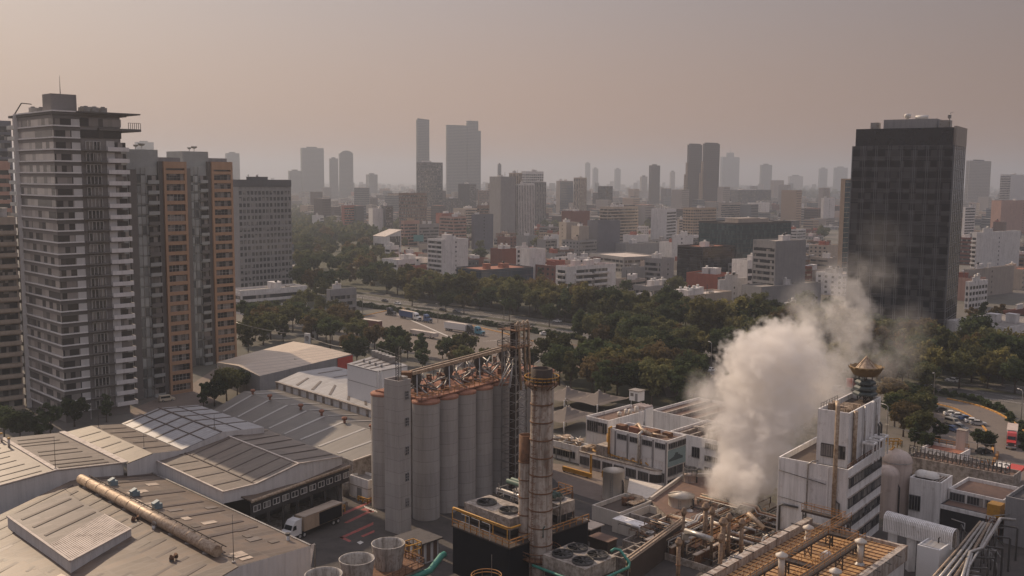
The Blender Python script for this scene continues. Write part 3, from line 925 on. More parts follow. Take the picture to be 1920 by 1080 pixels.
# ---- tall balcony tower on the left
c, u, v, W, D = fit(17, 98, 236, 205, 794, 45)
top = c.z
t = thing('apartment_tower', 'tallest grey apartment tower with white slab edges and white corner balconies', 'building', (c.x, c.y, 0), rad(45))
t1 = t
FOOT.append((c.x, c.y + 20, 30))
body = MB().box(0.5, 0.5, 0, W - 1.6, D - 1.0, top - 0.5)
body.box(0.15, 0.15, 0, W * 0.35, 0.5, top - 0.5)
body.build('core', MATS['tower_body'], t)
fh = 3.14
nf = int((top - 1.0) / fh)
z00 = top - 1.2 - nf * fh
La, Lb = 0.0, D * 0.8
R1, R2 = W * 0.35, W * 0.71
for i in range(nf):
 z = z00 + i * fh
 s = MB()
 s.box(*fspan('L', -0.3, Lb, z - 0.02, z + 0.32, 0.0, 0.32))
 s.box(*fspan('R', 0.003, R1, z - 0.02, z + 0.32, 0.0, 0.3))
 s.build('floor_slab', MATS['slab_edge'], t)
 s = MB()
 s.box(*fspan('L', 0.05, Lb, z + 2.2, z + fh - 0.05, -0.5, 0.05))
 s.build('spandrel', MATS['tower_body' if i % 9 else 'tower_spandrel'], t)
 part_box('spandrel', 'tower_spandrel', t, *fspan('R', -0.02, R1 + 0.1, z + 2.05, z + fh - 0.05, -0.2, 0.08))
 part_box('window_band', 'win_curtain', t, *fspan('L', 0.1, Lb - 0.2, z + 0.34, z + 2.18, -0.45, -0.05))
 part_box('window_band', 'win_room', t, *fspan('R', 0.12, R1 * 0.68, z + 0.34, z + 2.04, -0.1, 0.0))
 part_box('wall_panel', 'tower_panel', t, *fspan('R', R1 * 0.68, R1, z + 0.34, z + 2.04, -0.1, 0.05))
 if i < nf - 2:
  s = MB()
  s.box(*fspan('R', R1 + 0.12, R2, z - 0.05, z + 0.16, -0.5, 0.75))
  s.bar((R1 + 0.12, -0.72, z + 1.1), (R2, -0.72, z + 1.1), 0.06)
  for k in range(7):
   x = R1 + 0.2 + (R2 - R1 - 0.3) * k / 6
   s.bar((x, -0.72, z + 0.16), (x, -0.72, z + 1.08), 0.05)
  s.build('balcony', MATS['balcony_dark'], t)
  s = MB()
  for k in range(5):
   x = R1 + (R2 - R1) * (0.2 + 0.14 * k)
   s.box(x, -0.0, z + 0.25, x + 0.14, 0.49, z + 2.4)
  s.box(R1 + (R2 - R1) * 0.2, 0.05, z + 2.4, R1 + (R2 - R1) * 0.78, 0.49, z + 2.52)
  s.build('window_frame', MATS['frame_white'], t)
  part_box('window_band', 'win_room', t, *fspan('R', R1 + (R2 - R1) * 0.2, R1 + (R2 - R1) * 0.8, z + 0.25, z + 2.4, -0.49, -0.3))
  s = MB()
  s.box(*fspan('R', R2 + 0.05, W + 0.3, z - 0.1, z + 1.05, 0.5, 0.68))
  s.box(*fspan('R', R2 + 0.05, W + 0.3, z - 0.1, z + 0.12, -0.5, 0.5))
  s.box(W + 0.1, -0.49, z - 0.1, W + 0.28, 3.0, z + 1.05)
  s.build('balcony', MATS['balcony_white'], t)
  part_box('window_band', 'win_room', t, *fspan('R', R2 + (W - R2) * 0.42, W - 0.3, z + 0.13, z + 2.4, -0.6, -0.3))
  part_box('wall_panel', 'tower_panel', t, *fspan('R', R2 + 0.06, R2 + (W - R2) * 0.4, z + 0.13, z + 2.75, -0.6, -0.25))
 else:
  part_box('window_band', 'win_room', t, *fspan('R', R1 + 0.1, W * 0.93, z + 0.3, z + 2.5, -0.6, -0.3))
 s = MB()
 s.box(*fspan('L', Lb + 0.3, D, z - 0.05, z + 0.2, -1.0, 0.9))
 s.box(*fspan('L', Lb + 0.3, D, z + 0.2, z + 1.0, 0.8, 0.9))
 s.build('balcony', MATS['glass_panel_grey'], t)
MB().box(*fspan('L', Lb + 0.02, Lb + 0.28, 0, top - 0.3, -0.3, 1.1)).build('fin', MATS['slab_edge'], t)
MB().box(R1 - 0.08, 0.1, 0, R1 + 0.1, 0.5, top - 3).build('pilaster', MATS['tower_panel'], t)
k = MB().box(-0.3, -0.35, top - 1.15, W, D, top - 0.48)
k.box(W * 0.3, -1.3, top - 0.47, W + 3.6, D * 0.5, top - 0.1)
k.build('roof', MATS['tower_spandrel'], t)
part_box('cornice', 'slab_edge', t, -0.45, -0.5, top - 0.46, W * 0.3, D * 0.8, top - 0.12)
zt = z00 + (nf - 2) * fh + fh
k = MB().box(W * 0.6, -1.0, zt - 0.75, W + 3.8, D * 0.4, zt - 0.05)
k.build('terrace', MATS['tower_spandrel'], t)
k = MB()
for q in range(7):
 k.bar((W + 0.2 + q * 0.58, -0.9, zt - 0.04), (W + 0.2 + q * 0.58, -0.9, zt + 1.6), 0.12)
k.bar((W + 0.1, -0.9, zt + 1.62), (W + 3.75, -0.9, zt + 1.62), 0.1)
k.build('railing', MATS['dark_metal'], t)
MB().box(W * 0.08, D * 0.15, top - 0.1, W * 0.42, D * 0.34, top + 4.6).build('roof_hut', MATS['tower_body'], t)
for q in range(9):
 x, y = (W * 0.55 + q % 3 * 2.4, D * 0.2 + q // 3 * 2.4) if q < 5 else (2 + q % 3 * 2.2, D * 0.5 + (q // 3) * 2.4)
 k = MB().box(x, y, top - 0.1, x + 1.7, y + 1.7, top + 1.6)
 k.cyl(x + 0.85, y + 0.85, 0.6, top + 1.59, top + 1.9, 10)
 k.build('air_unit', MATS['steel'], t)
k = MB().tube([(W * 0.3, D * 0.3, top + 5), (W * 0.3, D * 0.3, top + 10)], [0.12, 0.04], 5)
k.build('antenna', MATS['dark_metal'], t)
k = MB().bar((1, D - 1.5, top), (2.5, D - 3, top + 3.2), 0.25).bar((2.5, D - 3, top + 3.2), (5, D - 4, top + 3), 0.25)
k.build('window_crane', MATS['dark_metal'], t)
# ---- pair of orange panelled towers
def loft(name, label, px0, base, pxr, top, stripw, seed):
 p0 = gp(px0, base)
 y = rad(47)
 uu = Vector((math.cos(y), math.sin(y), 0))
 cc = dp(px0, top, p0.y)
 W_ = solve_t(lambda q: proj(cc + uu * q)[0], pxr)
 z1 = cc.z
 D_ = 18.0
 tt = thing(name, label, 'building', (p0.x, p0.y, 0), y)
 FOOT.append((p0.x, p0.y + 18, 22))
 body_ = MB().box(0, 0.3, 0, W_, D_, z1 - 5)
 body_.box(W_ * 0.12, 1.2, z1 - 4.98, W_ * 0.6, D_ * 0.7, z1)
 body_.build('core', MATS['glass_panel_grey'], tt)
 a = W_ * (1 - stripw)
 n_ = int((z1 - 6) / 3.13)
 zz = z1 - 3.5
 ob = MB()
 for k_ in (a, W_ - 0.75):
  ob.box(k_, -1.1, 0, k_ + 0.75, 0.28, zz)
 for i_ in range(n_ + 1):
  ob.box(a + 0.76, -1.08, i_ * 3.13 - 0.1 if i_ else 0, W_ - 0.76, 0.28, i_ * 3.13 + 1.0)
 ob.box(a + 0.76, -1.08, n_ * 3.13 + 1.6, W_ - 0.76, 0.28, zz - 0.02)
 ob.build('orange_frame', MATS['orange_wall'], tt)
 MB().box(a - 1.5, -0.35, 0, a - 0.02, 0.29, zz).build('pier_and_shade_strip', MATS['tower_spandrel'], tt)  # dark strip built in for the vertical shade beside the orange frame
 MB().box(W_ * 0.1, -0.2, 0, W_ * 0.22, 0.29, z1 - 6).build('pier_and_shade_strip', MATS['balcony_dark'], tt)
 rr = random.Random(seed)
 fin = MB()
 for q in (0.22, 0.29, 0.36):
  fin.bar((W_ * q, -0.12, 0), (W_ * q, -0.12, z1 - 5.5), 0.14)
 fin.build('mullion', MATS['steel'], tt)
 for i_ in range(n_):
  z = i_ * 3.13
  part_box('window', 'win_room', tt, a + 0.76, -0.6, z + 1.0, W_ - 0.76, 0.0, z + 3.02)
  m_ = MB()
  for q in range(1, 5):
   x = a + 0.76 + (W_ - a - 1.5) * q / 5
   m_.bar((x, -0.64, z + 1.01), (x, -0.64, z + 3.02), 0.09)
  m_.bar((a + 0.77, -0.66, z + 1.9), (W_ - 0.77, -0.66, z + 1.9), 0.07)
  m_.build('window_frame', MATS['frame_white' if rr.random() < 0.5 else 'steel'], tt)
  part_box('window_band', 'win_loft', tt, W_ * 0.23, -0.06, z + 0.3, W_ * 0.37, 0.25, z + 2.9)
  part_box('window_band', 'win_room', tt, W_ * 0.4, -0.04, z + 0.5, a - 1.55, 0.25, z + 2.6)
  m_ = MB().box(W_ * 0.38, -1.0, z - 0.05, a - 1.55, 0.28, z + 0.15)
  m_.box(W_ * 0.38, -1.0, z + 0.15, a - 1.55, -0.92, z + 1.05)
  m_.build('balcony', MATS['glass_panel_grey' if rr.random() < 0.6 else 'balcony_dark'], tt)
 kk = MB()
 kk.lathe(W_ * 0.45, D_ * 0.3, [(0.05, z1 + 1.0), (0.9, z1 + 1.3), (1.1, z1 + 1.9)], 12)
 kk.bar((W_ * 0.45, D_ * 0.3, z1), (W_ * 0.45, D_ * 0.3, z1 + 1.1), 0.15)
 kk.lathe(W_ * 0.36, D_ * 0.3, [(0.05, z1 + 0.8), (0.6, z1 + 1.0), (0.75, z1 + 1.5)], 12)
 kk.bar((W_ * 0.36, D_ * 0.3, z1), (W_ * 0.36, D_ * 0.3, z1 + 0.9), 0.15)
 kk.build('dish', MATS['steel'], tt)
 MB().box(W_ * 0.62, 2, z1 - 4.98, W_ * 0.98, D_ * 0.8, z1 - 2.2).build('roof_hut', MATS['grey_wall'], tt)
 return tt
t2 = loft('loft_tower', 'nearer grey glass tower with an orange panel strip, beside the tallest apartment tower', 243, 752, 362, 279, 0.37, 3)
t3 = loft('loft_tower', 'farther grey glass tower with orange panel strip, touching the gridded office slab', 345, 690, 444, 283, 0.4, 4)
LM.append((310, 730, 'the orange panelled towers', 60))
LM.append((170, 780, 'the tallest apartment tower', 110))
# ---- huge dark glass tower
c, u, v, W, D = fit(1598, 1790, 1811, 272, 648, 57)
top = c.z
t = thing('glass_tower', 'huge black glass office tower with pale gridded mullions right of the steam', 'building', (c.x, c.y, 0), rad(57))
LM.append((1700, 620, 'the huge dark glass tower', 100))
FOOT.append(((c + v * D / 2 + u * W / 2).x, (c + v * D / 2 + u * W / 2).y, 42))
NB = 8
fh = 4.5
glass('win_tower', (0.006, 0.007, 0.011), (0.066, 0.066, 0.07), 0.32, cell=(D / NB * 0.5, D / NB * 0.5, fh), rough=0.12, spec=0.22)
M('mullion_pale', (0.17, 0.172, 0.185), rough=0.5)
M('crown_black', (0.009, 0.010, 0.015), rough=0.25)
n_ = int(top / fh)
MB().box(0.06, 0.06, 0, W - 0.06, D - 0.06, top - 0.1).build('core', MATS['crown_black'], t)
for i in range(n_ + 1):
 z1 = top - i * fh
 z0_ = max(z1 - fh, 0.05)
 if z1 - z0_ < 1:
  continue
 part_box('glass_band', 'win_tower', t, *fspan('L', 0.05, D - 0.05, z0_ + 0.03, z1 - 0.0, -0.05, 0.02))
 part_box('glass_band', 'win_tower', t, *fspan('R', 0.05, W - 0.05, z0_ + 0.03, z1 - 0.0, -0.05, 0.02))
k = MB()
for i in range(n_ + 1):
 z1 = top - i * fh
 for dz in (0.0, 0.55, 1.1):
  if z1 - dz < 1:
   continue
  k.box(*fspan('L', -0.1, D, z1 - dz - 0.09, z1 - dz, 0.021, 0.12 if dz != 0.55 else 0.09))
k.build('floor_line', MATS['mullion_pale'], t)
k = MB()
for q in range(NB + 1):
 for ds in (-0.35, 0.35):
  s = min(max(q * D / NB + ds, 0.05), D - 0.1)
  k.box(*fspan('L', s - 0.07, s + 0.07, 0, top, 0.021, 0.16))
k.build('mullion', MATS['mullion_pale'], t)
k = MB()
for i in range(n_ + 1):
 for dz in (0.0, 1.1):
  if top - i * fh - dz > 1:
   k.box(*fspan('R', 0.0, W, top - i * fh - dz - 0.12, top - i * fh - dz, 0.021, 0.12))
for q in range(7):
 k.box(*fspan('R', q * W / 6.2, q * W / 6.2 + 0.14, 0, top, 0.021, 0.15))
k.build('side_mullion', MATS['mullion_pale'], t)
MB().box(1.2, 1.0, top - 0.05, W - 1, D - 1, top + 7.3).build('crown', MATS['crown_black'], t)
MB().box(2.5, -0.2, top - 0.04, W, 0.95, top + 7.9).build('crown_side', MATS['beige_wall'], t)
k = MB().box(5, D * 0.2, top + 7.31, W * 0.8, D * 0.72, top + 11.2)
k.build('roof_hut', MATS['grey_wall'], t)
MB().box(3, D * 0.76, top + 7.31, 7, D * 0.84, top + 10).build('air_unit', MATS['steel'], t)
MB().box(4, D * 0.07, top + 7.31, 9, D * 0.17, top + 10.4).build('air_unit', MATS['steel'], t)
k = MB().tube([(8, D * 0.3, top + 12), (8, D * 0.42, top + 12)], 0.9, 10).box(7, D * 0.29, top + 11.21, 9, D * 0.44, top + 11.4)
k.lathe(8, D * 0.5, [(0.1, top + 11.4), (1.2, top + 12), (1.5, top + 13.2), (1.0, top + 13.6)], 12)
k.build('tank', MATS['tank_white'], t)
k = MB().tube([(3, 3, top + 7.3), (3, 3, top + 13.2)], 0.2, 6).box(2.4, 2.4, top + 11, 3.6, 3.6, top + 12.4)
k.bar((3, 3, top + 13.1), (4.5, 2, top + 13.6), 0.15)
k.build('antenna_mast', MATS['steel'], t)
# ------------------------------------------------------------------ factory kit
YW = rad(48)
U = Vector((math.cos(YW), math.sin(YW), 0))
V = Vector((-math.sin(YW), math.cos(YW), 0))
P = gp
def roofmat(name, ca, cb, rot, stain=(0.14, 0.11, 0.09), sheet=(5.5, 1.15), st=0.55, gloss=0.5, metal=0.0):
 """sheet metal / fibre cement roof: sheets of slightly different tone, ribs and rust streaks down the slope"""
 m, nt, b = newmat(name)
 cw = coords(nt, 'World', -rot)
 dv = nt.nodes.new('ShaderNodeVectorMath'); dv.operation = 'DIVIDE'
 nt.links.new(cw, dv.inputs[0]); dv.inputs[1].default_value = (sheet[0], sheet[1], 50)
 fl = nt.nodes.new('ShaderNodeVectorMath'); fl.operation = 'FLOOR'
 nt.links.new(dv.outputs[0], fl.inputs[0])
 wn = nt.nodes.new('ShaderNodeTexWhiteNoise'); wn.noise_dimensions = '2D'
 nt.links.new(fl.outputs[0], wn.inputs['Vector'])
 big = noise_n(nt, coords(nt, 'World'), 0.11, 5, 0.65)
 f = math_n(nt, 'ADD', math_n(nt, 'MULTIPLY', wn.outputs[0], 0.6), math_n(nt, 'MULTIPLY', ramp(nt, big, [(0.35, 0.0), (0.65, 1.0)]), 0.4))
 col = mixc(nt, f, ca, cb)
 s1 = noise_n(nt, coords(nt, 'World', -rot, (0.22, 2.2, 1)), 1.0, 5, 0.75)
 s2 = noise_n(nt, coords(nt, 'World'), 0.5, 6, 0.7)
 k = ramp(nt, math_n(nt, 'ADD', math_n(nt, 'MULTIPLY', s1, 0.6), math_n(nt, 'MULTIPLY', s2, 0.4)), [(0.46, 0.0), (0.66, 1.0)])
 col = mixc(nt, math_n(nt, 'MULTIPLY', k, st), col, stain)
 fr = nt.nodes.new('ShaderNodeVectorMath'); fr.operation = 'FRACTION'
 nt.links.new(dv.outputs[0], fr.inputs[0])
 sp = nt.nodes.new('ShaderNodeSeparateXYZ'); nt.links.new(fr.outputs[0], sp.inputs[0])
 seam = math_n(nt, 'MAXIMUM', math_n(nt, 'LESS_THAN', sp.outputs[0], 0.03), math_n(nt, 'LESS_THAN', sp.outputs[1], 0.2))
 col = mixc(nt, math_n(nt, 'MULTIPLY', seam, 0.6), col, stain)
 nt.links.new(col, b.inputs['Base Color'])
 b.inputs['Roughness'].default_value = gloss
 b.inputs['Metallic'].default_value = metal
 bp = nt.nodes.new('ShaderNodeBump'); bp.inputs['Strength'].default_value = 0.5; bp.inputs['Distance'].default_value = 0.1
 nt.links.new(wn.outputs[0], bp.inputs['Height'])
 nt.links.new(bp.outputs[0], b.inputs['Normal'])
 return m
roofmat('roof_tan', (0.18, 0.122, 0.082), (0.05, 0.036, 0.026), YW, st=0.65, sheet=(6.5, 1.7))
roofmat('roof_rose', (0.205, 0.168, 0.145), (0.115, 0.095, 0.082), YW, st=0.6)
roofmat('roof_brown', (0.165, 0.125, 0.095), (0.08, 0.062, 0.048), YW, st=0.65)
roofmat('roof_slate', (0.15, 0.128, 0.11), (0.095, 0.083, 0.073), YW, stain=(0.1, 0.09, 0.08))
roofmat('roof_zinc', (0.36, 0.355, 0.36), (0.24, 0.235, 0.24), YW, stain=(0.2, 0.18, 0.17), st=0.4)
roofmat('roof_hall', (0.55, 0.45, 0.35), (0.47, 0.38, 0.3), YW, stain=(0.3, 0.24, 0.19), sheet=(9, 3), st=0.35)
roofmat('roof_ochre', (0.56, 0.34, 0.15), (0.43, 0.25, 0.115), YW, stain=(0.2, 0.11, 0.06), st=0.5, sheet=(30, 1.0))
M('skylight', (0.085, 0.062, 0.052), rough=0.45, var=0.4, scale=0.5)
M('skylight_pale', (0.33, 0.31, 0.29), rough=0.4)
M('white_cladding', (0.6, 0.575, 0.56), rough=0.6, streak=0.3, var=0.12, corr=1.1, corr_rot=0.8)
M('factory_white', (0.78, 0.755, 0.735), rough=0.75, streak=0.38, dirt=(0.36, 0.29, 0.23), dirt_at=0.68, var=0.15, scale=0.3)
M('rust', (0.17, 0.085, 0.045), rough=0.85, var=0.5, scale=0.8, dirt=(0.06, 0.035, 0.025))
M('rusty_white', (0.46, 0.405, 0.355), rough=0.7, streak=0.85, dirt=(0.18, 0.095, 0.055), dirt_at=0.57, var=0.25, scale=0.5)
M('pipe_tan', (0.46, 0.36, 0.265), rough=0.55, metal=0.3, dirt=(0.16, 0.09, 0.05), dirt_at=0.52, scale=0.9)
M('pipe_grey', (0.4, 0.38, 0.36), rough=0.4, metal=0.5, dirt=(0.15, 0.11, 0.08), scale=0.9)
M('silo_paint', (0.37, 0.345, 0.325), joint=2.4, rough=0.65, streak=0.28, var=0.1, scale=0.18, dirt=(0.26, 0.22, 0.19), dirt_at=0.7)
M('silo_cap', (0.3, 0.135, 0.085), rough=0.85, var=0.35, scale=0.6, dirt=(0.2, 0.09, 0.055), dirt_at=0.5)
M('yellow', (0.5, 0.26, 0.04), rough=0.5, var=0.2, dirt=(0.22, 0.1, 0.03), scale=0.8)
M('orange_rail', (0.36, 0.17, 0.05), rough=0.6, var=0.3, scale=0.8)
M('navy', (0.009, 0.010, 0.014), spec=0.12, rough=0.7, var=0.2)
M('green_pipe', (0.05, 0.22, 0.17), rough=0.45, var=0.25)
M('dark_green', (0.06, 0.1, 0.085), rough=0.5)
M('black', (0.01, 0.009, 0.009), rough=0.8, spec=0.1)
M('dark_brown', (0.055, 0.04, 0.033), rough=0.85, var=0.4)
M('brown_roof', (0.16, 0.1, 0.075), rough=0.9, var=0.3, scale=0.35, dirt=(0.1, 0.07, 0.06))
M('dirty_concrete', (0.4, 0.35, 0.305), rough=0.9, streak=0.5, var=0.25, scale=0.5, dirt=(0.11, 0.08, 0.06), dirt_at=0.53)
M('basin_floor', (0.08, 0.058, 0.045), rough=0.8, var=0.4, scale=0.5)
M('tank_cream', (0.58, 0.52, 0.45), rough=0.5, streak=0.3, var=0.1)
M('tank_pink', (0.5, 0.41, 0.36), rough=0.55, streak=0.3, var=0.12, dirt=(0.3, 0.22, 0.18), dirt_at=0.66)
M('tent', (0.13, 0.105, 0.09), rough=0.8, var=0.15)
M('ivory_panel', (0.7, 0.69, 0.68), rough=0.6, var=0.1)
M('cup_concrete', (0.45, 0.42, 0.39), rough=0.85, streak=0.8, var=0.25, scale=0.6, dirt=(0.16, 0.12, 0.09), dirt_at=0.6)
M('blade_blue', (0.17, 0.23, 0.26), rough=0.6)
M('gold', (0.2, 0.135, 0.06), rough=0.65, metal=0.2, var=0.4, scale=1.5, dirt=(0.16, 0.08, 0.03))
M('beacon_teal', (0.06, 0.075, 0.075), rough=0.5)
M('red_paint', (0.45, 0.06, 0.045), rough=0.5, var=0.2)
M('glass_band_dark', (0.025, 0.025, 0.027), rough=0.12, var=0.4, scale=0.8)
def walls_to(mb, pts, z0=0.0):
 for a, b_ in zip(pts[:-1], pts[1:]):
  mb.face([(a[0], a[1], z0), (b_[0], b_[1], z0), tuple(b_), tuple(a)])
 return mb
def lerp(a, b_, t_):
 return Vector(a).lerp(Vector(b_), t_)
def slab(mb, q, th=0.16, over=0.0):
 """roof sheet with a little thickness"""
 q = [Vector(p) for p in q]
 c_ = sum(q, Vector()) / len(q)
 q = [c_ + (p - c_) * (1 + over) for p in q]
 n = (q[1] - q[0]).cross(q[2] - q[0]).normalized()
 if n.z < 0:
  q.reverse()
  n = -n
 lo = [p - n * th for p in q]
 mb.face(q)
 mb.face(list(reversed(lo)))
 for i in range(len(q)):
  j = (i + 1) % len(q)
  mb.face([lo[i], lo[j], q[j], q[i]])
 return mb
def strips(t, r0, r1, e0, e1, ks, t0, t1, wd=0.011, mat='skylight', nm='skylight_strip', rr=None):
 """dark rooflights: ridge r0-r1, eave e0-e1; each runs down the slope"""
 for k_ in ks:
  a, b_ = (t0, t1) if rr is None else (t0 + rr.uniform(-0.04, 0.06), t1 + rr.uniform(-0.08, 0.03))
  lo_, hi_ = k_ - wd, k_ + wd
  q = []
  for kk, tt in ((lo_, a), (hi_, a), (hi_, b_), (lo_, b_)):
   q.append(lerp(lerp(r0, r1, kk), lerp(e0, e1, kk), tt))
  n = (q[1] - q[0]).cross(q[2] - q[0]).normalized()
  if n.z < 0:
   n = -n
  q = [p + n * 0.1 for p in q]
  mb = MB()
  slab(mb, q, 0.08)
  put(t, nm, mb, mat)
def railing(mb, pts, h=1.1, step=1.6, r=0.05, mid=True, closed=False):
 pts = [Vector(p) for p in pts]
 if closed:
  pts = pts + [pts[0]]
 for a, b_ in zip(pts[:-1], pts[1:]):
  L = (b_ - a).length
  n = max(1, int(L / step))
  for i in range(n + 1):
   p = a.lerp(b_, i / n)
   mb.bar(p, p + Vector((0, 0, h)), r * 2)
  mb.bar(a + Vector((0, 0, h)), b_ + Vector((0, 0, h)), r * 2.2)
  if mid:
   mb.bar(a + Vector((0, 0, h * 0.55)), b_ + Vector((0, 0, h * 0.55)), r * 1.6)
 return mb
def cable(mb, a, b_, sag, r=0.05, n=10):
 pts = []
 for i in range(n + 1):
  p = lerp(a, b_, i / n)
  p.z -= sag * 4 * (i / n) * (1 - i / n)
  pts.append(p)
 return mb.tube(pts, r, 4)
# ------------------------------------------------------------------ warehouses at the lower left
rr = random.Random(2)
a, b_ = P(150, 893, 10.2), P(447, 1062, 10.2)
e1, e2 = P(278, 884, 8.7), P(582, 1023, 8.5)
w1, w2 = P(-150, 1037, 8.8), P(215, 1195, 8.8)
t = thing('warehouse', 'front low brown roofed warehouse with a fat duct lying along its ridge', 'warehouse', (a.x, a.y, 0))
wl = MB()
walls_to(wl, [e1, e2, b_, w2])
put(t, 'wall', wl, 'white_cladding')
rf = MB()
slab(rf, [a, b_, e2, e1])
slab(rf, [a, b_, w2, w1])
put(t, 'roof', rf, 'roof_tan')
strips(t, a, b_, e1, e2, [0.05, 0.12, 0.3, 0.44, 0.56, 0.69, 0.76], 0.12, 0.92, 0.008, rr=rr)
strips(t, a, b_, w1, w2, [0.04, 0.1, 0.17, 0.24, 0.31, 0.37], 0.06, 0.9, 0.008, rr=rr)
put(t, 'gutter', MB().bar(e1, e2, 0.35, 0.3), 'steel')
strips(t, a, b_, w1, w2, [0.45, 0.52, 0.6, 0.68, 0.75, 0.83, 0.91], 0.1, 0.85, 0.006, rr=rr)
for q in range(44):
 k_, t_ = rr.uniform(0.03, 0.97), rr.uniform(0.03, 0.8)
 ee = (e1, e2) if q % 2 else (w1, w2)
 strips(t, a, b_, ee[0], ee[1], [k_], t_, t_ + rr.uniform(0.08, 0.2), rr.uniform(0.008, 0.02), rr.choice(['roof_hall', 'roof_slate', 'roof_rose', 'roof_brown', 'roof_hall']), 'patched_sheet')
lb = t
d0, d1 = P(152, 898, 11.1), P(407, 1034, 11.1)
t = thing('flue_duct', 'fat tan round duct lying along the ridge of the front warehouse', 'duct', (d0.x, d0.y, 10.2))
k = MB().tube([d0, d1], 0.9, 16)
put(t, 'shell', k, 'pipe_tan')
k = MB()
n_ = (d1 - d0).cross(Vector((0, 0, 1))).normalized()
if n_.x < 0:
 n_ = -n_
for q in range(24):
 p = lerp(d0, d1, (q + 0.5) / 24)
 k.bar(p + n_ * 0.97 + Vector((0, 0, -0.6)), p + n_ * 1.5 + Vector((0, 0, 0.35)), 0.1)
k.bar(d0 + n_ * 1.55 + Vector((0, 0, 0.35)), d1 + n_ * 1.55 + Vector((0, 0, 0.35)), 0.14)
k.bar(d0 + n_ * 1.2 + Vector((0, 0, -0.55)), d1 + n_ * 1.2 + Vector((0, 0, -0.55)), 0.5, 0.12)
put(t, 'cable_tray', k, 'dark_brown')
k = MB()
dd = (d1 - d0).normalized()
for q in range(1, 12):
 p = lerp(d0, d1, q / 12)
 k.tube([p - dd * 0.06, p + dd * 0.06], 0.95, 16)
put(t, 'flange', k, 'pipe_tan')
for q in range(9):
 p = lerp(d0, d1, (q + 0.5) / 9)
 put(t, 'saddle', MB().box(p.x - 0.7, p.y - 0.7, 10.0, p.x + 0.7, p.y + 0.7, 10.35), 'concrete')
q4 = [P(14, 969, 11.3), P(122, 924, 11.3), P(246, 992, 11.1), P(132, 1053, 11.1)]
t = thing('roof_monitor', 'raised tan roof box with a ribbed lower half on the front warehouse', 'roof box', (q4[3].x, q4[3].y, 8.9))
MBw = walls_to(MB(), q4 + [q4[0]], 8.6)
put(t, 'wall', MBw, 'white_cladding')
put(t, 'roof', slab(MB(), q4, 0.14), 'roof_rose')
h0, h1 = lerp(q4[0], q4[3], 0.68), lerp(q4[1], q4[2], 0.62)
k = MB()
slab(k, [h0 + Vector((0, 0, .12)), h1 + Vector((0, 0, .12)), q4[2] + Vector((0, 0, .12)), q4[3] + Vector((0, 0, .12))], 0.1)
for q in range(34):
 f0 = q / 34
 k.bar(lerp(h0, h1, f0) + Vector((0, 0, 0.16)), lerp(q4[3], q4[2], f0) + Vector((0, 0, 0.16)), 0.1)
put(t, 'ribbed_sheet', k, 'roof_pale')
for f0 in (0.1, 0.3, 0.5, 0.7):
 k = MB()
 slab(k, [lerp(q4[0], q4[1], max(0, f0 - 0.02)) + Vector((0, 0, .1)), lerp(q4[0], q4[1], f0 + 0.02) + Vector((0, 0, .1)), lerp(h0, h1, f0 + 0.02) + Vector((0, 0, .1)), lerp(h0, h1, max(0, f0 - 0.02)) + Vector((0, 0, .1))], 0.08)
strips(t, q4[0], q4[3], q4[1], q4[2], [0.14, 0.33, 0.52], 0.1, 0.95, 0.014)
k = MB()
for A_, B_ in ((q4[0], q4[3]), (q4[3], q4[2])):
 k.bar(A_ + Vector((0, 0, 0.12)), B_ + Vector((0, 0, 0.12)), 0.4, 0.16)
put(t, 'flashing', k, 'roof_pale')
for (px, py), lab in (((212, 910), 'blue grey roof fan nearest the top of the big flue duct'), ((253, 930), 'middle blue grey roof fan beside the big flue duct'), ((295, 953), 'blue grey roof fan farthest down beside the big flue duct')):
 p = P(px, py, 9.8)
 t = thing('roof_fan', lab, 'roof fan', p, rad(48), 'roof fans on the front warehouse')
 MB().box(-0.7, -0.6, 0, 0.7, 0.6, 0.9).build('housing', MATS['blade_blue'], t)
 MB().prism([(-0.9, -0.5), (0.2, -0.5), (0.2, 0.5), (-0.9, 0.5)], 0.91, [1.1, 1.5, 1.5, 1.1]).build('hood', MATS['blade_blue'], t)
for (px, py), lab, hh in (((213, 946), 'black bent roof vent just below the big flue duct', 1.2), ((250, 986), 'dark rusty vent fan by the corner of the raised roof box', 0.9), ((289, 1001), 'short grey pipe vent below the raised roof box corner', 1.5), ((322, 1060), 'dark vent fan low on the front warehouse roof', 0.9)):
 p = P(px, py, 9.3)
 t = thing('roof_vent', lab, 'roof vent', p, rad(rr.uniform(0, 90)))
 MB().cyl(0, 0, 0.35, -0.2, hh, 10).build('pipe', MATS['pipe_grey' if hh > 1.3 else 'dark_metal'], t)
 MB().tube([(0, 0, hh), (0.1, 0, hh + 0.35), (0.9, 0, hh + 0.3)], [0.4, 0.45, 0.5], 8).build('cowl', MATS['pipe_grey' if hh > 1.3 else 'rust'], t)
for (px, py, z, hh), lab in (((438, 1055, 10.2, 7.5), 'thin lightning rod at the lower end of the front warehouse ridge'), ((104, 880, 12.6, 6.5), 'thin lightning rod at the corner of the white gable wall'), ((185, 803, 12.6, 5.5), 'thin lightning rod on the ridge under the tallest apartment tower'), ((270, 841, 12.6, 3.0), 'short lightning rod on the second warehouse ridge'), ((402, 802, 14.0, 3.0), 'short lightning rod on the bluish warehouse ridge')):
 p = P(px, py, z)
 t = thing('lightning_rod', lab, 'lightning rod', p)
 MB().tube([(0, 0, 0), (0, 0, hh)], [0.06, 0.03], 5).build('rod', MATS['dark_metal'], t)
 MB().cyl(0, 0, 0.3, 0, 0.25, 8).build('foot_block', MATS['concrete'], t)
r1, r2 = P(5, 822, 12.6), P(106, 882, 12.6)
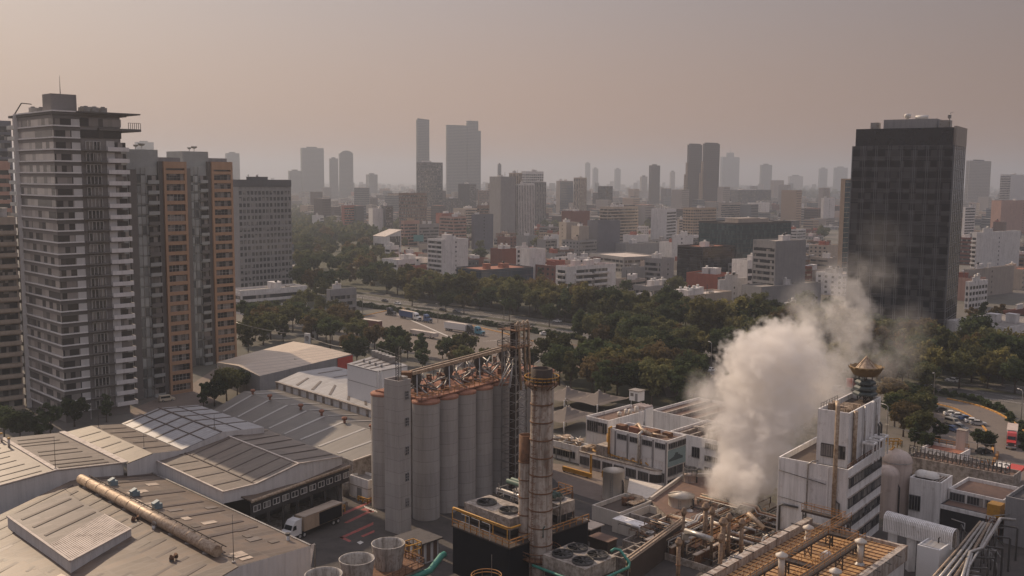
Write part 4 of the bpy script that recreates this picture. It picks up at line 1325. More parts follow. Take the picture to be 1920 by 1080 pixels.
l1, l2 = r1 - U * 26 - Vector((0, 0, 1.6)), r2 - U * 26 - Vector((0, 0, 1.6))
v1, v2 = P(112, 811, 11.8), P(231, 868, 11.8)
t = thing('warehouse', 'pale gabled warehouse with a white end wall at the left edge', 'warehouse', (r2.x, r2.y, 0))
put(t, 'wall', walls_to(MB(), [l1, l2, r2, v2]), 'white_cladding')
rf = MB()
slab(rf, [r1, r2, l2, l1])
slab(rf, [r1, r2, v2, v1])
put(t, 'roof', rf, 'roof_rose')
strips(t, r1, r2, l1, l2, [0.1, 0.22, 0.34, 0.46, 0.58, 0.7, 0.82, 0.93], 0.08, 0.75, 0.008, rr=rr)
strips(t, r1, r2, v1, v2, [0.12, 0.22, 0.3, 0.5, 0.6, 0.76, 0.86, 0.94], 0.1, 0.82, 0.009, rr=rr)
put(t, 'ridge_cap', MB().bar(r1 + Vector((0, 0, .12)), r2 + Vector((0, 0, .12)), 0.9, 0.15), 'roof_pale')
put(t, 'flashing', MB().bar(l2 + Vector((0, 0, .08)), r2 + Vector((0, 0, .08)), 0.3, 0.2).bar(r2 + Vector((0, 0, .08)), v2 + Vector((0, 0, .08)), 0.3, 0.2), 'roof_pale')
for (px, py), lab in (((17, 838), 'white pipe stub on the ridge at the left edge, nearer one'), ((3, 828), 'white pipe stub on the ridge at the left edge, farther one')):
 p = P(px, py, 12.6)
 t = thing('vent_stub', lab, 'vent pipe', p)
 MB().cyl(0, 0, 0.25, -0.1, 1.7, 10).build('pipe', MATS['tank_cream'], t)
 MB().cyl(0, 0, 0.4, 1.71, 1.95, 10, r1=0.2).build('cap', MATS['yellow'], t)
v1b, v2b = P(120, 811, 11.9), P(238, 869, 11.9)
s1, s2 = P(172, 798, 12.7), P(286, 850, 12.7)
x1, x2 = P(228, 795, 11.9), P(341, 844, 11.9)
t = thing('warehouse', 'second gabled warehouse with dark skylight strips, right of the white gable wall', 'warehouse', (s2.x, s2.y, 0))
put(t, 'wall', walls_to(MB(), [v2b, s2, x2]), 'white_cladding')
rf = MB()
slab(rf, [s1, s2, v2b, v1b])
slab(rf, [s1, s2, x2, x1])
put(t, 'roof', rf, 'roof_brown')
strips(t, s1, s2, v1b, v2b, [0.2, 0.38, 0.56, 0.74], 0.1, 0.95, 0.012, rr=rr)
strips(t, s1, s2, x1, x2, [0.15, 0.3, 0.48, 0.66, 0.84], 0.08, 0.95, 0.009, rr=rr)
put(t, 'parapet', MB().bar(lerp(v1, v1b, 0.5) + Vector((0, 0, .15)), lerp(v2, v2b, 0.5) + Vector((0, 0, .15)), 1.3, 0.25), 'roof_pale')
y1, y2 = P(298, 765, 14.0), P(415, 810, 14.0)
z1_, z2_ = P(372, 759, 12.9), P(495, 801, 12.9)
x1c, x2c = x1 + Vector((0, 0, .12)), x2 + Vector((0, 0, .12))
t = thing('warehouse', 'highest gabled warehouse, its bluish zinc roof gridded by dark strips', 'warehouse', (y2.x, y2.y, 0))
put(t, 'wall', walls_to(MB(), [x2c, y2, z2_]), 'white_cladding')
put(t, 'wall', walls_to(MB(), [z2_, z1_]), 'white_cladding')
rf = MB()
slab(rf, [y1, y2, x2c, x1c])
slab(rf, [y1, y2, z2_, z1_])
put(t, 'roof', rf, 'roof_zinc')
strips(t, y1, y2, x1c, x2c, [0.04, 0.21, 0.4, 0.58, 0.78], 0.02, 0.98, 0.011)
strips(t, y1, y2, z1_, z2_, [0.05, 0.2, 0.38, 0.56, 0.76], 0.02, 0.98, 0.011)
k = MB()
k.bar(y1 + Vector((0, 0, .1)), y2 + Vector((0, 0, .1)), 0.4, 0.15)
k.bar(lerp(y1, z1_, 0.45) + Vector((0, 0, .1)), lerp(y2, z2_, 0.45) + Vector((0, 0, .1)), 0.25, 0.1)
k.bar(lerp(y1, x1c, 0.45) + Vector((0, 0, .1)), lerp(y2, x2c, 0.45) + Vector((0, 0, .1)), 0.25, 0.1)
put(t, 'ridge_cap', k, 'skylight')
a1, a2 = P(279, 858, 10.8), P(419, 923, 10.8)
f1, f2 = P(345, 849, 11.1), P(480, 908, 11.1)
g1, g2 = P(421, 815, 12.7), P(560, 870, 12.7)
h1, h2 = P(494, 803, 11.3), P(641, 857, 10.9)
t = thing('warehouse', 'broad warehouse roof beside the truck yard, with a white corner wall', 'warehouse', (a2.x, a2.y, 0))
w4 = t
put(t, 'wall', walls_to(walls_to(walls_to(MB(), [a1, a2]), [a2, f2, g2, h2], 8.7), [h2, h1]), 'white_cladding')
rf = MB()
slab(rf, [f1, f2, a2, a1])
slab(rf, [g1, g2, f2, f1])
slab(rf, [g1, g2, h2, h1])
put(t, 'roof', rf, 'roof_brown')
strips(t, f1, f2, a1, a2, [0.03, 0.26, 0.44, 0.62, 0.84], 0.05, 0.95, 0.009, rr=rr)
strips(t, g1, g2, f1, f2, [0.1, 0.27, 0.44, 0.61, 0.78, 0.93], 0.04, 0.98, 0.008)
strips(t, g1, g2, h1, h2, [0.08, 0.24, 0.4, 0.57, 0.73, 0.9], 0.04, 0.96, 0.008)
k = MB()
k.bar(f1 + Vector((0, 0, .08)), f2 + Vector((0, 0, .08)), 0.35, 0.15)
put(t, 'valley_gutter', k, 'skylight')
k = MB().bar(a1 + Vector((0, 0, .1)), a2 + Vector((0, 0, .1)), 0.35, 0.2)
k.bar(a2 + Vector((0, 0, .1)), f2 + Vector((0, 0, .1)), 0.3, 0.2).bar(f2 + Vector((0, 0, .1)), g2 + Vector((0, 0, .1)), 0.3, 0.2).bar(g2 + Vector((0, 0, .1)), h2 + Vector((0, 0, .1)), 0.3, 0.2)
k.bar(g1 + Vector((0, 0, .1)), g2 + Vector((0, 0, .1)), 0.35, 0.15)
put(t, 'flashing', k, 'roof_pale')
o1, o2 = P(470, 939, 8.9), P(654, 873, 8.9)
i1, i2 = P(438, 925, 9.7), P(640, 866, 9.7)
t = thing('loading_dock', 'long open loading dock with a row of windows over dark bays', 'loading dock', (o1.x, o1.y, 0))
put(t, 'canopy', slab(MB(), [i1, i2, o2, o1], 0.25), 'roof_tan')
dv_ = (o2 - o1).normalized()
nn = Vector((dv_.y, -dv_.x, 0))
Ld = (o2 - o1).length
put(t, 'gutter', MB().tube([o1 + nn * 0.25 + Vector((0, 0, -.1)), o2 + nn * 0.25 + Vector((0, 0, -.1))], 0.32, 10), 'pipe_tan')
k = MB()
fa, fb = Vector((o1.x, o1.y, 0)), Vector((o2.x, o2.y, 0))
slab(k, [fa + Vector((0, 0, 5.6)), fb + Vector((0, 0, 5.6)), fb + Vector((0, 0, 8.55)), fa + Vector((0, 0, 8.55))], 0.25)
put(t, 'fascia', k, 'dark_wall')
for q in range(11):
 s0 = (q + 0.25) * Ld / 11
 A_ = fa + dv_ * s0
 B_ = A_ + dv_ * 1.7
 k = MB()
 for p0, p1 in (((A_, 6.6), (B_, 6.6)), ((A_, 7.7), (B_, 7.7)), ((A_, 6.6), (A_, 7.7)), ((B_, 6.6), (B_, 7.7)), (((A_ + B_) / 2, 6.6), ((A_ + B_) / 2, 7.7))):
  k.bar(p0[0] + nn * 0.08 + Vector((0, 0, p0[1])), p1[0] + nn * 0.08 + Vector((0, 0, p1[1])), 0.12)
 put(t, 'window_frame', k, 'frame_white')
 k = MB()
 slab(k, [A_ + nn * 0.05 + Vector((0, 0, 6.6)), B_ + nn * 0.05 + Vector((0, 0, 6.6)), B_ + nn * 0.05 + Vector((0, 0, 7.7)), A_ + nn * 0.05 + Vector((0, 0, 7.7))], 0.03)
 put(t, 'window', k, 'win_dark')
for q in range(7):
 p = fa + dv_ * (Ld * (q + 0.2) / 7) + nn * -0.3
 put(t, 'column', MB().box(p.x - 0.25, p.y - 0.25, 0, p.x + 0.25, p.y + 0.25, 5.6), 'dark_metal')
k = MB()
A_, B_ = fa - nn * 7.5, fb - nn * 7.5
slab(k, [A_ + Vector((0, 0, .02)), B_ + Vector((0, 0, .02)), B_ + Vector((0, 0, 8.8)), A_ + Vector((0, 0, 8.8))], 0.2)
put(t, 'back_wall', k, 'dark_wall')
k = MB()
slab(k, [A_ + Vector((0, 0, 1.1)), B_ + Vector((0, 0, 1.1)), fb - nn * .4 + Vector((0, 0, 1.1)), fa - nn * .4 + Vector((0, 0, 1.1))], 1.08)
put(t, 'platform', k, 'dirty_concrete')
for q in range(3):
 s0, s1 = Ld * (0.06 + 0.3 * q), Ld * (0.3 + 0.3 * q)
 k = railing(MB(), [fa + dv_ * s0 + nn * 1.2 + Vector((0, 0, .02)), fa + dv_ * s1 + nn * 1.2 + Vector((0, 0, .02))], 1.5, 1.5, 0.12)
 put(t, 'guard_rail', k, 'yellow')
for (px, py), lab in (((537, 972), 'grey process cylinder standing at the dock beside the parked trailer'), ((649, 930), 'grey cylinder column at the right end of the loading dock')):
 p = P(px, py)
 t = thing('dock_cylinder', lab, 'tank', p)
 MB().cyl(0, 0, 0.75, 0.0, 4.2, 16).build('shell', MATS['pipe_grey'], t)
 MB().lathe(0, 0, [(0.78, 1.4), (0.82, 1.5), (0.78, 1.6)], 16).lathe(0, 0, [(0.78, 2.8), (0.82, 2.9), (0.78, 3.0)], 16).build('band', MATS['steel'], t)
 MB().tube([(0, 0, 4.2), (0, 0, 5.2), (0.8, 0, 5.3)], 0.18, 6).build('pipe', MATS['pipe_grey'], t)
m1, m2 = P(457, 734, 10.0), P(771, 828, 10.0)
q1, q2, q3, q4_ = P(400, 768, 7.7), P(495, 802, 7.6), P(641, 858, 7.3), P(662, 865, 7.2)
n1, n2 = P(522, 730, 8.2), P(842, 828, 8.2)
t = thing('warehouse', 'long dark grey gabled warehouse with rust red vents along its ridge', 'warehouse', (q4_.x, q4_.y, 0))
put(t, 'wall', walls_to(MB(), [q1, q4_, m2, n2]), 'dirty_concrete')
rf = MB()
slab(rf, [m1, m2, q4_, q1])
slab(rf, [m1, m2, n2, n1])
put(t, 'roof', rf, 'roof_slate')
strips(t, m1, m2, q1, q4_, [0.07, 0.19, 0.31, 0.43, 0.54, 0.65, 0.77, 0.89], 0.03, 0.95, 0.006, 'skylight_pale', 'skylight_strip')
strips(t, m1, m2, n1, n2, [0.07, 0.19, 0.31, 0.43, 0.54, 0.65, 0.77, 0.89], 0.05, 0.9, 0.006, 'skylight_pale', 'skylight_strip')
put(t, 'flashing', MB().bar(q4_ + Vector((0, 0, .1)), m2 + Vector((0, 0, .1)), 0.4, 0.25), 'roof_pale')
for i, (px, py) in enumerate(((474, 739), (506, 749), (564, 767), (603, 778), (646, 792), (697, 806))):
 p = P(px, py, 10.05)
 t = thing('turbine_vent', 'rust red turbine vent on the grey ridge, %s from the apartment towers' % ordw(i), 'roof vent', p, 0, 'red turbine vents on the grey warehouse ridge')
 MB().cyl(0, 0, 0.3, -0.3, 0.55, 10).build('neck', MATS['silo_cap'], t)
 MB().lathe(0, 0, [(0.3, 0.55), (0.62, 0.75), (0.7, 1.05), (0.55, 1.3), (0.02, 1.4)], 12).build('turbine', MATS['silo_cap'], t)
c1, c2 = P(520, 715, 10.2), P(800, 797, 10.2)
b1, b2 = P(522, 731, 11.2), P(802, 815, 11.2)
k1, k2 = P(561, 697, 11.6), P(760, 749, 11.6)
j1, j2 = P(628, 687, 10.2), P(835, 733, 10.2)
t = thing('warehouse', 'pale zinc roofed shed with a white panelled wall behind the grey warehouse', 'warehouse', (c1.x, c1.y, 0))
put(t, 'wall', walls_to(MB(), [j1, k1, c1, c2, k2]), 'factory_white')
rf = MB()
slab(rf, [k1, k2, c2, c1], 0.3)
slab(rf, [k1, k2, j2, j1], 0.3)
put(t, 'roof', rf, 'roof_zinc')
dd = (c2 - c1).normalized()
nn = Vector((dd.y, -dd.x, 0))
for q in range(17):
 p = lerp(c1, c2, (q + 0.02) / 17) + nn * 0.1
 put(t, 'pilaster', MB().box(p.x - 0.35, p.y - 0.35, 5, p.x + 0.35, p.y + 0.35, c1.z - 0.4), 'dirty_concrete')
put(t, 'eave', MB().bar(c1 + nn * 0.5 + Vector((0, 0, -.1)), c2 + nn * 0.5 + Vector((0, 0, -.1)), 0.7, 0.3), 'dirty_concrete')
strips(t, k1, k2, c1, c2, [0.14, 0.26, 0.39, 0.52, 0.64], 0.25, 0.9, 0.009)
strips(t, k1, k2, j1, j2, [0.12, 0.28, 0.44], 0.2, 0.85, 0.009)
x0 = [P(651, 682, 19.3), P(706, 696, 19.3), P(764, 685, 19.3), P(708, 665, 19.3)]
t = thing('process_house', 'tall white windowless box with ribbed pale roof behind the silos', 'building', (x0[1].x, x0[1].y, 0))
put(t, 'wall', walls_to(MB(), x0 + [x0[0]], 8), 'ivory_panel')
put(t, 'roof', slab(MB(), x0, 0.25, 0.01), 'roof_zinc')
strips(t, x0[0], x0[1], x0[3], x0[2], [0.15, 0.35, 0.55, 0.75], 0.05, 0.95, 0.02)
for q in range(4):
 p = lerp(lerp(x0[0], x0[1], 0.2 + 0.2 * q), lerp(x0[3], x0[2], 0.2 + 0.2 * q), 0.35)
 put(t, 'roof_vent', MB().cyl(p.x, p.y, 0.3, 19.3, 20.1, 8), 'steel')
put(t, 'seam', MB().bar(lerp(x0[0], x0[1], 0.02) + Vector((0, 0, -4.2)), x0[1] + Vector((0, 0, -4.2)), 0.1), 'steel')
put(t, 'downpipe', MB().tube([x0[1] + Vector((.5, -.2, 0)), x0[1] + Vector((.5, -.2, -10))], 0.15, 6).tube([x0[1] + Vector((1.1, .5, 0)), x0[1] + Vector((1.1, .5, -10))], 0.15, 6), 'frame_white')
k = MB()
for q in range(6):
 p = lerp(x0[3], x0[2], 0.1 + 0.12 * q) - U * 2
 k.box(p.x - 0.8, p.y - 0.8, 19.3, p.x + 0.8, p.y + 0.8, 21.0)
railing(k, [x0[3] + Vector((0, 0, .1)), lerp(x0[3], x0[2], 0.8) + Vector((0, 0, .1))], 1.8, 2)
put(t, 'air_unit', k, 'steel')
hA, hB, hC, hD = P(407, 679, 7), P(487, 705, 7), P(660, 664, 7), P(550, 640, 7)
rA, rC = P(447, 686, 8.6), P(596, 648, 8.6)
t = thing('hall', 'low broad hall with a sunlit tan roof in front of the sign pylon', 'building', (hB.x, hB.y, 0))
put(t, 'wall', walls_to(MB(), [hD, hA, rA, hB, hC, rC]), 'grey_wall')
rf = MB()
slab(rf, [rA, rC, hC, hB], 0.25)
slab(rf, [rA, rC, hD, hA], 0.25)
put(t, 'roof', rf, 'roof_hall')
k = slab(MB(), [lerp(hB, hC, 0.82) + Vector((.3, -.3, -6.9)), hC + Vector((.3, -.3, -6.9)), hC + Vector((.3, -.3, -.3)), lerp(hB, hC, 0.82) + Vector((.3, -.3, -.3))], 0.1)
put(t, 'red_panel', k, 'red_paint')
for q in range(6):
 A_, B_ = lerp(hA, hB, 0.1 + 0.15 * q), lerp(hA, hB, 0.2 + 0.15 * q)
 nn = Vector((-0.7, -0.7, 0)) * 0.08
 put(t, 'window', slab(MB(), [A_ + nn + Vector((0, 0, -4.4)), B_ + nn + Vector((0, 0, -4.4)), B_ + nn + Vector((0, 0, -3.2)), A_ + nn + Vector((0, 0, -3.2))], 0.06), 'win_dark')
p = P(577, 672)
t = thing('sign_pylon', 'white sign pylon with a grey ringed emblem behind the low broad hall', 'sign', p, rad(-25))
MB().box(-1.2, -0.3, 0, 1.2, 0.3, 9.6).build('pylon', MATS['ivory_panel'], t)
k = MB()
def ring(mb, cx, cz, rx, rz, y, w_, n=24):
 for i in range(n):
  a_, c_ = 2 * math.pi * i / n, 2 * math.pi * (i + 1) / n
  mb.bar((cx + rx * math.cos(a_), y, cz + rz * math.sin(a_)), (cx + rx * math.cos(c_), y, cz + rz * math.sin(c_)), w_)
 return mb
ring(k, 0, 7.9, 0.85, 0.6, -0.34, 0.13)
ring(k, 0, 7.95, 0.3, 0.52, -0.34, 0.12)
ring(k, 0, 8.12, 0.55, 0.22, -0.34, 0.11)
k.box(-0.6, -0.36, 6.75, 0.6, -0.31, 6.95)
k.build('emblem', MATS['steel'], t)
q4 = [P(590, 1018, 6.3), P(583, 1062, 4.2), P(493, 1085, 4.2), P(533, 1048, 6.3)]
t = thing('lean_to', 'tan sloping lean-to roof against the front warehouse end wall', 'canopy', (q4[1].x, q4[1].y, 0))
put(t, 'roof', slab(MB(), q4, 0.2), 'roof_hall')
for p in (q4[0], q4[1], q4[2]):
 put(t, 'post', MB().bar((p.x, p.y, 0), (p.x, p.y, p.z - 0.25), 0.25), 'steel')
p = P(533, 1046, 0)
p = P(534, 1012, 8.3)
t = thing('flue_pipe', 'grey flue pipe rising at the end wall of the front warehouse', 'pipe', (p.x + 0.8, p.y - 1.2, 0))
MB().cyl(0, 0, 0.3, 0, 9.6, 10).build('pipe', MATS['pipe_grey'], t)
MB().cyl(0, 0, 0.42, 9.61, 9.9, 10).build('cap', MATS['dark_metal'], t)
c, u, v, W, D = fit(656, 690, 716, 901, 940, 48)
t = thing('white_cabin', 'white two level cabin with a dark door behind a yellow barrier', 'cabin', (c.x, c.y, 0), rad(48))
wl, rf = shell(W, D, c.z, 0.5, 0.2)
wl.build('wall', MATS['factory_white'], t)
rf.build('roof', MATS['roof_grey'], t)
part_box('door', 'grey_wall', t, *fspan('L', D * 0.35, D * 0.6, 0.05, 2.3, 0, 0.06))
part_box('seam', 'dirty_concrete', t, *fspan('L', 0.0, D, 2.5, 2.62, 0, 0.08))
part_box('seam', 'dirty_concrete', t, *fspan('R', 0.0, W, 2.5, 2.62, 0, 0.08))
k = railing(MB(), [(-1.2, D * 0.3, 0), (-1.2, -1.2, 0), (W, -1.2, 0)], 1.0, 1.2, 0.12)
k.build('barrier', MATS['yellow'], t)
# ------------------------------------------------------------------ grain silos
SS = Vector((0.6, 0.8, 0)) * 5.75
SR = Vector((-0.8, 0.6, 0)) * 5.75
c0 = P(797, 765, 24.0)
c0 = Vector((-17.0, 193.0, 0))
ZT = 24.1
rs = 2.74
LM.append((860, 950, 'the grain silos', 140))
siloroot = None
def silo(loc, label):
 t = thing('grain_silo', label, 'silo', loc, 0, 'tall concrete grain silos')
 MB().lathe(0, 0, [(rs, 0), (rs, ZT - 0.5)], 40).build('shell', MATS['silo_paint'], t)
 MB().lathe(0, 0, [(rs + 0.1, ZT - 0.5), (rs + 0.12, ZT - 0.1), (rs, ZT), (0.02, ZT + 0.45)], 40).build('cap', MATS['silo_cap'], t)
 return t
for i in range(8):
 lab = ['front grain silo, the broadest one, beside the square shaft tower'] + ['%s grain silo of the front row, counted from the square shaft' % ordw(i) for i in range(1, 8)]
 lab = lab[0] if i == 0 else '%s grain silo of the front row, counted from the square shaft' % ordw(i)
 silo(c0 + SS * i, lab)
silo(c0 + SR, 'grain silo hidden behind the square shaft tower')
silo(c0 + SR * 2, 'slender looking grain silo showing on the left of the square shaft')
silo(c0 + SS * 7 + SR, 'last grain silo of the rear row beyond the rusty chimney')
c, u, v, W, D = fit(720, 747, 770, 715, 1003, 51)
t = thing('shaft_tower', 'square concrete lift shaft tower standing against the front silo', 'tower', (c.x, c.y, 0), rad(51))
wl, rf = shell(W, D, c.z, 0.8, 0.25)
wl.build('wall', MATS['silo_paint'], t)
rf.build('roof', MATS['silo_cap'], t)
for z in (c.z - 3.2, c.z - 8.4, c.z - 14.0, c.z - 19.2, c.z - 24.2):
 part_box('window', 'win_dark', t, W * 0.52, -0.05, z - 0.6, W * 0.8, 0.05, z + 1.0)
 k = MB()
 for q in range(3):
  k.bar((W * (0.52 + 0.14 * q), -0.08, z - 0.6), (W * (0.52 + 0.14 * q), -0.08, z + 1.0), 0.09)
 for q in range(4):
  k.bar((W * 0.52, -0.08, z - 0.6 + q * 0.533), (W * 0.8, -0.08, z - 0.6 + q * 0.533), 0.09)
 k.build('window_frame', MATS['grey_wall'], t)
k = MB()
for q in range(14):
 z0, z1 = c.z + q * 0.45, c.z + q * 0.45 + 0.45
 for x, y, x2, y2 in ((1, 1, 1.7, 1), (1.7, 1, 1.7, 1.7), (1.7, 1.7, 1, 1.7), (1, 1.7, 1, 1)):
  k.bar((x, y, z0), (x2, y2, z1), 0.05)
for x, y in ((1, 1), (1.7, 1), (1.7, 1.7), (1, 1.7)):
 k.bar((x, y, c.z - 0.8), (x, y, c.z + 6.4), 0.08)
k.build('lattice_mast', MATS['dark_metal'], t)
k = MB().box(W * 0.5, 0.4, c.z - 0.75, W - 0.4, D * 0.5, c.z + 0.5)
k.build('roof_hatch', MATS['pipe_grey'], t)
DK = ZT + 0.5
dk = [c0 - SS * 0.25 + SR * 0.05, c0 + SS * 7.1 + SR * 0.05, c0 + SS * 7.1 + SR * 2.2, c0 - SS * 0.25 + SR * 2.2]
t = thing('silo_deck', 'rust red walkway deck crowded with pipes on top of the silos', 'deck', (c0.x, c0.y, DK))
k = MB().prism([(p.x, p.y) for p in dk], DK - 0.3, DK)
put(t, 'floor', k, 'silo_cap')
ed = [Vector((p.x, p.y, DK)) - SR * 0.22 for p in dk[:2]] + [Vector((p.x, p.y, DK)) for p in dk[2:]]
k = MB()
A_, B_ = c0 - SS * 0.45 - SR * 0.22, c0 + SS * 4.4 - SR * 0.22
A_.z = B_.z = DK
k2 = MB()
k2.prism([(p.x, p.y) for p in (A_, B_, B_ + SR * 0.28, A_ + SR * 0.28)], DK - 0.24, DK + 0.02)
put(t, 'catwalk', k2, 'silo_cap')
railing(k, [A_ + SR * 0.6, A_, B_], 1.1, 1.6, 0.06)
put(t, 'railing', k, 'orange_rail')
rr = random.Random(8)
k, k2, k3 = MB(), MB(), MB()
for i in range(120):
 s_, r_ = rr.uniform(0.0, 6.9), rr.uniform(0.15, 2.0)
 p = c0 + SS * s_ + SR * r_
 p.z = DK
 d_ = rr.random()
 if d_ < 0.35:
  k.box(p.x - rr.uniform(.2, .8), p.y - rr.uniform(.2, .8), DK + 0.005, p.x + 0.4, p.y + 0.4, DK + rr.uniform(0.4, 1.8))
 elif d_ < 0.75:
  q = p + Vector((rr.uniform(-3, 3), rr.uniform(-3, 3), rr.uniform(0.3, 2.5)))
  k2.tube([p + Vector((0, 0, rr.uniform(0.3, 1.0))), q], rr.uniform(0.08, 0.2), 6)
 else:
  k3.bar(p, p + Vector((0, 0, rr.uniform(1, 2.6))), 0.14)
put(t, 'machine_boxes', k, 'rust')
t['note'] = 'deck'
del t['note']
put(t, 'pipework', k2, 'steel')
put(t, 'posts', k3, 'dark_metal')
g0_, g1_ = P(768, 700, 29.6), P(957, 650, 31.3)
g0_ = dp(768, 700, 196.0)
g1_ = dp(957, 650, 219.0)
t = thing('conveyor_gallery', 'long pale conveyor gallery rising on rusty trestles above the silos', 'conveyor', (g0_.x, g0_.y, DK))
gd = (g1_ - g0_).normalized()
gn = Vector((gd.y, -gd.x, 0)).normalized()
k = MB()
k.bar(g0_ + gn * 0.7, g1_ + gn * 0.7, 0.35, 0.7)
k.bar(g0_ - gn * 0.7, g1_ - gn * 0.7, 0.35, 0.7)
put(t, 'side_beams', k, 'pipe_tan')
put(t, 'belt', MB().bar(g0_ + Vector((0, 0, 0.1)), g1_ + Vector((0, 0, 0.1)), 1.0, 0.1), 'dark_brown')
k = MB()
for q in range(26):
 p = lerp(g0_, g1_, q / 26)
 k.bar(p + gn * 1.0 + Vector((0, 0, -.3)), p - gn * 1.0 + Vector((0, 0, -.3)), 0.1)
put(t, 'rollers', k, 'dark_metal')
put(t, 'drive_head', MB().box(g0_.x - 1.6, g0_.y - 1.6, g0_.z - 0.7, g0_.x + 0.5, g0_.y + 0.3, g0_.z + 0.5), 'rust')
for f0 in (0.06, 0.36, 0.66, 0.92):
 p = lerp(g0_, g1_, f0)
 k = MB()
 for a_ in (-1, 1):
  for b2 in (-1, 1):
   foot = Vector((p.x, p.y, DK)) + gd * (a_ * 2.2) + gn * (b2 * 2.6)
   foot.z = DK
   k.bar(p + Vector((0, 0, -.3)) + gd * a_ * 0.4 + gn * b2 * 0.6, foot, 0.22)
  k.bar(p + gd * a_ * 1.4 + gn * 1.7 + Vector((0, 0, -3)), p + gd * a_ * 1.4 - gn * 1.7 + Vector((0, 0, -3)), 0.14)
 put(t, 'trestle', k, 'steel')
 k = MB().lathe(p.x, p.y, [(0.9, p.z - 0.4), (1.1, p.z - 1.8), (0.35, p.z - 3.4), (0.3, p.z - 4.4)], 10)
 put(t, 'hopper', k, 'dark_metal')
 for q in range(6):
  a_ = q * 1.047 + f0
  foot = Vector((p.x + math.cos(a_) * 5.2, p.y + math.sin(a_) * 4.4, DK + 0.2))
  put(t, 'chute', MB().tube([p + Vector((0, 0, -2.6)), foot], 0.17, 6), 'steel')
e0 = dp(965, 700, 207.0)
e0 = Vector((e0.x, e0.y, 0))
zt = dp(965, 612, 207.0).z
t = thing('elevator_tower', 'rusty lattice elevator tower with hooked pale pipes above the silos', 'elevator tower', e0, rad(51))
k = MB()
for x in (-1.9, 1.9):
 for y in (-1.9, 1.9):
  k.bar((x, y, 0), (x, y, zt), 0.22)
z = 2.0
while z < zt - 1.6:
 for a_, b2 in (((-1.9, -1.9), (1.9, -1.9)), ((1.9, -1.9), (1.9, 1.9)), ((1.9, 1.9), (-1.9, 1.9)), ((-1.9, 1.9), (-1.9, -1.9))):
  k.bar((*a_, z), (*b2, z), 0.12)
  k.bar((*a_, z), (*b2, z + 1.9), 0.09)
 z += 1.9
k.build('lattice', MATS['steel'], t)
for z in (zt - 4.2, zt - 0.6):
 m_ = MB().box(-2.6, -2.6, z, 2.6, 2.6, z + 0.15)
 m_.build('platform', MATS['rust'], t)
 railing(MB(), [(-2.6, -2.6, z + .15), (2.6, -2.6, z + .15), (2.6, 2.6, z + .15), (-2.6, 2.6, z + .15)], 1.1, 1.3, 0.05, closed=True).build('railing', MATS['steel'], t)
for x in (-0.8, 0.7):
 MB().box(x - 0.3, -0.4, 0, x + 0.3, 0.4, zt + 0.8).build('elevator_leg', MATS['dark_brown'], t)
for x, y, dx in ((-1.5, -2.3, -1.2), (0.3, -2.3, -1.1), (1.8, -2.3, -1.3)):
 MB().tube([(x + 0.8, y, DK - 1), (x, y, zt - 3), (x - 0.1, y, zt + 0.6), (x + dx * .4, y, zt + 1.3), (x + dx, y, zt + 1.0), (x + dx, y, zt + 0.2)], 0.27, 8).build('pipe', MATS['pipe_tan'], t)
k = MB()
for q in range(9):
 k.tube([(rr.uniform(-2, 2), rr.uniform(-2, 2), zt - 4 - rr.random() * 3), (rr.uniform(-7, 5), rr.uniform(-5, 2), DK + 0.3)], 0.15, 6)
k.build('chutes', MATS['steel'], t)
# ------------------------------------------------------------------ chimneys
p = dp(1016, 700, 158.5)
t = thing('chimney', 'tall banded chimney with rust streaks and a yellow railed platform near its rim', 'chimney', (p.x, p.y, 0))
zc = dp(1016, 691, 158.5).z
LM.append((1016, 1040, 'the tall rusty chimney', 25))
k = MB().lathe(0, 0, [(2.05, 0), (1.98, 12), (1.72, zc - 2.6), (1.72, zc), (1.5, zc), (1.5, zc - 6)], 40)
k.build('shell', MATS['rusty_white'], t)
MB().lathe(0, 0, [(1.75, zc - 2.5), (1.78, zc + 0.05), (1.48, zc + 0.06), (1.45, zc - 2)], 40).build('rim', MATS['dark_brown'], t)
z = zc - 5.8
while z > 1:
 r_ = 1.72 + (zc - z) / zc * 0.33
 MB().lathe(0, 0, [(r_ + 0.0, z - 0.12), (r_ + 0.12, z - 0.08), (r_ + 0.12, z + 0.08), (r_, z + 0.12)], 40).build('band', MATS['rust'], t)
 z -= 2.95
def ringdeck(t, z, r0, r1, mat, rail, railh=1.2):
 MB().lathe(0, 0, [(r0, z - 0.12), (r1, z - 0.12), (r1, z), (r0, z), (r0, z - 0.12)], 32).build('platform', MATS['rust'], t)
 k = MB()
 pts = [(r1 * math.cos(q * math.pi / 12), r1 * math.sin(q * math.pi / 12), z) for q in range(24)]
 railing(k, pts, railh, 2.5, 0.055, closed=True)
 k.build('railing', MATS[rail], t)
 k = MB()
 for q in range(12):
  a_ = q * math.pi / 6
  k.bar((r0 * math.cos(a_), r0 * math.sin(a_), z - 1.0), (r1 * math.cos(a_), r1 * math.sin(a_), z - 0.12), 0.12)
 k.build('brackets', MATS['rust'], t)
ringdeck(t, zc - 2.4, 1.68, 2.8, 'rust', 'yellow')
ringdeck(t, dp(1016, 1040, 158.5).z, 2.0, 3.5, 'rust', 'rust')
k = MB()
for s_ in (-0.25, 0.25):
 k.bar((-1.45 + s_ * 0.6, -1.7 + s_, 0), (-1.1 + s_ * 0.6, -1.5 + s_, zc - 2.5), 0.07)
for q in range(90):
 f0 = q / 90
 x, y = -1.45 + 0.35 * f0, -1.7 + 0.2 * f0
 k.bar((x - 0.15, y - 0.25, zc * f0), (x + 0.15, y + 0.25, zc * f0), 0.05)
k.build('ladder', MATS['rust'], t)
k = MB()
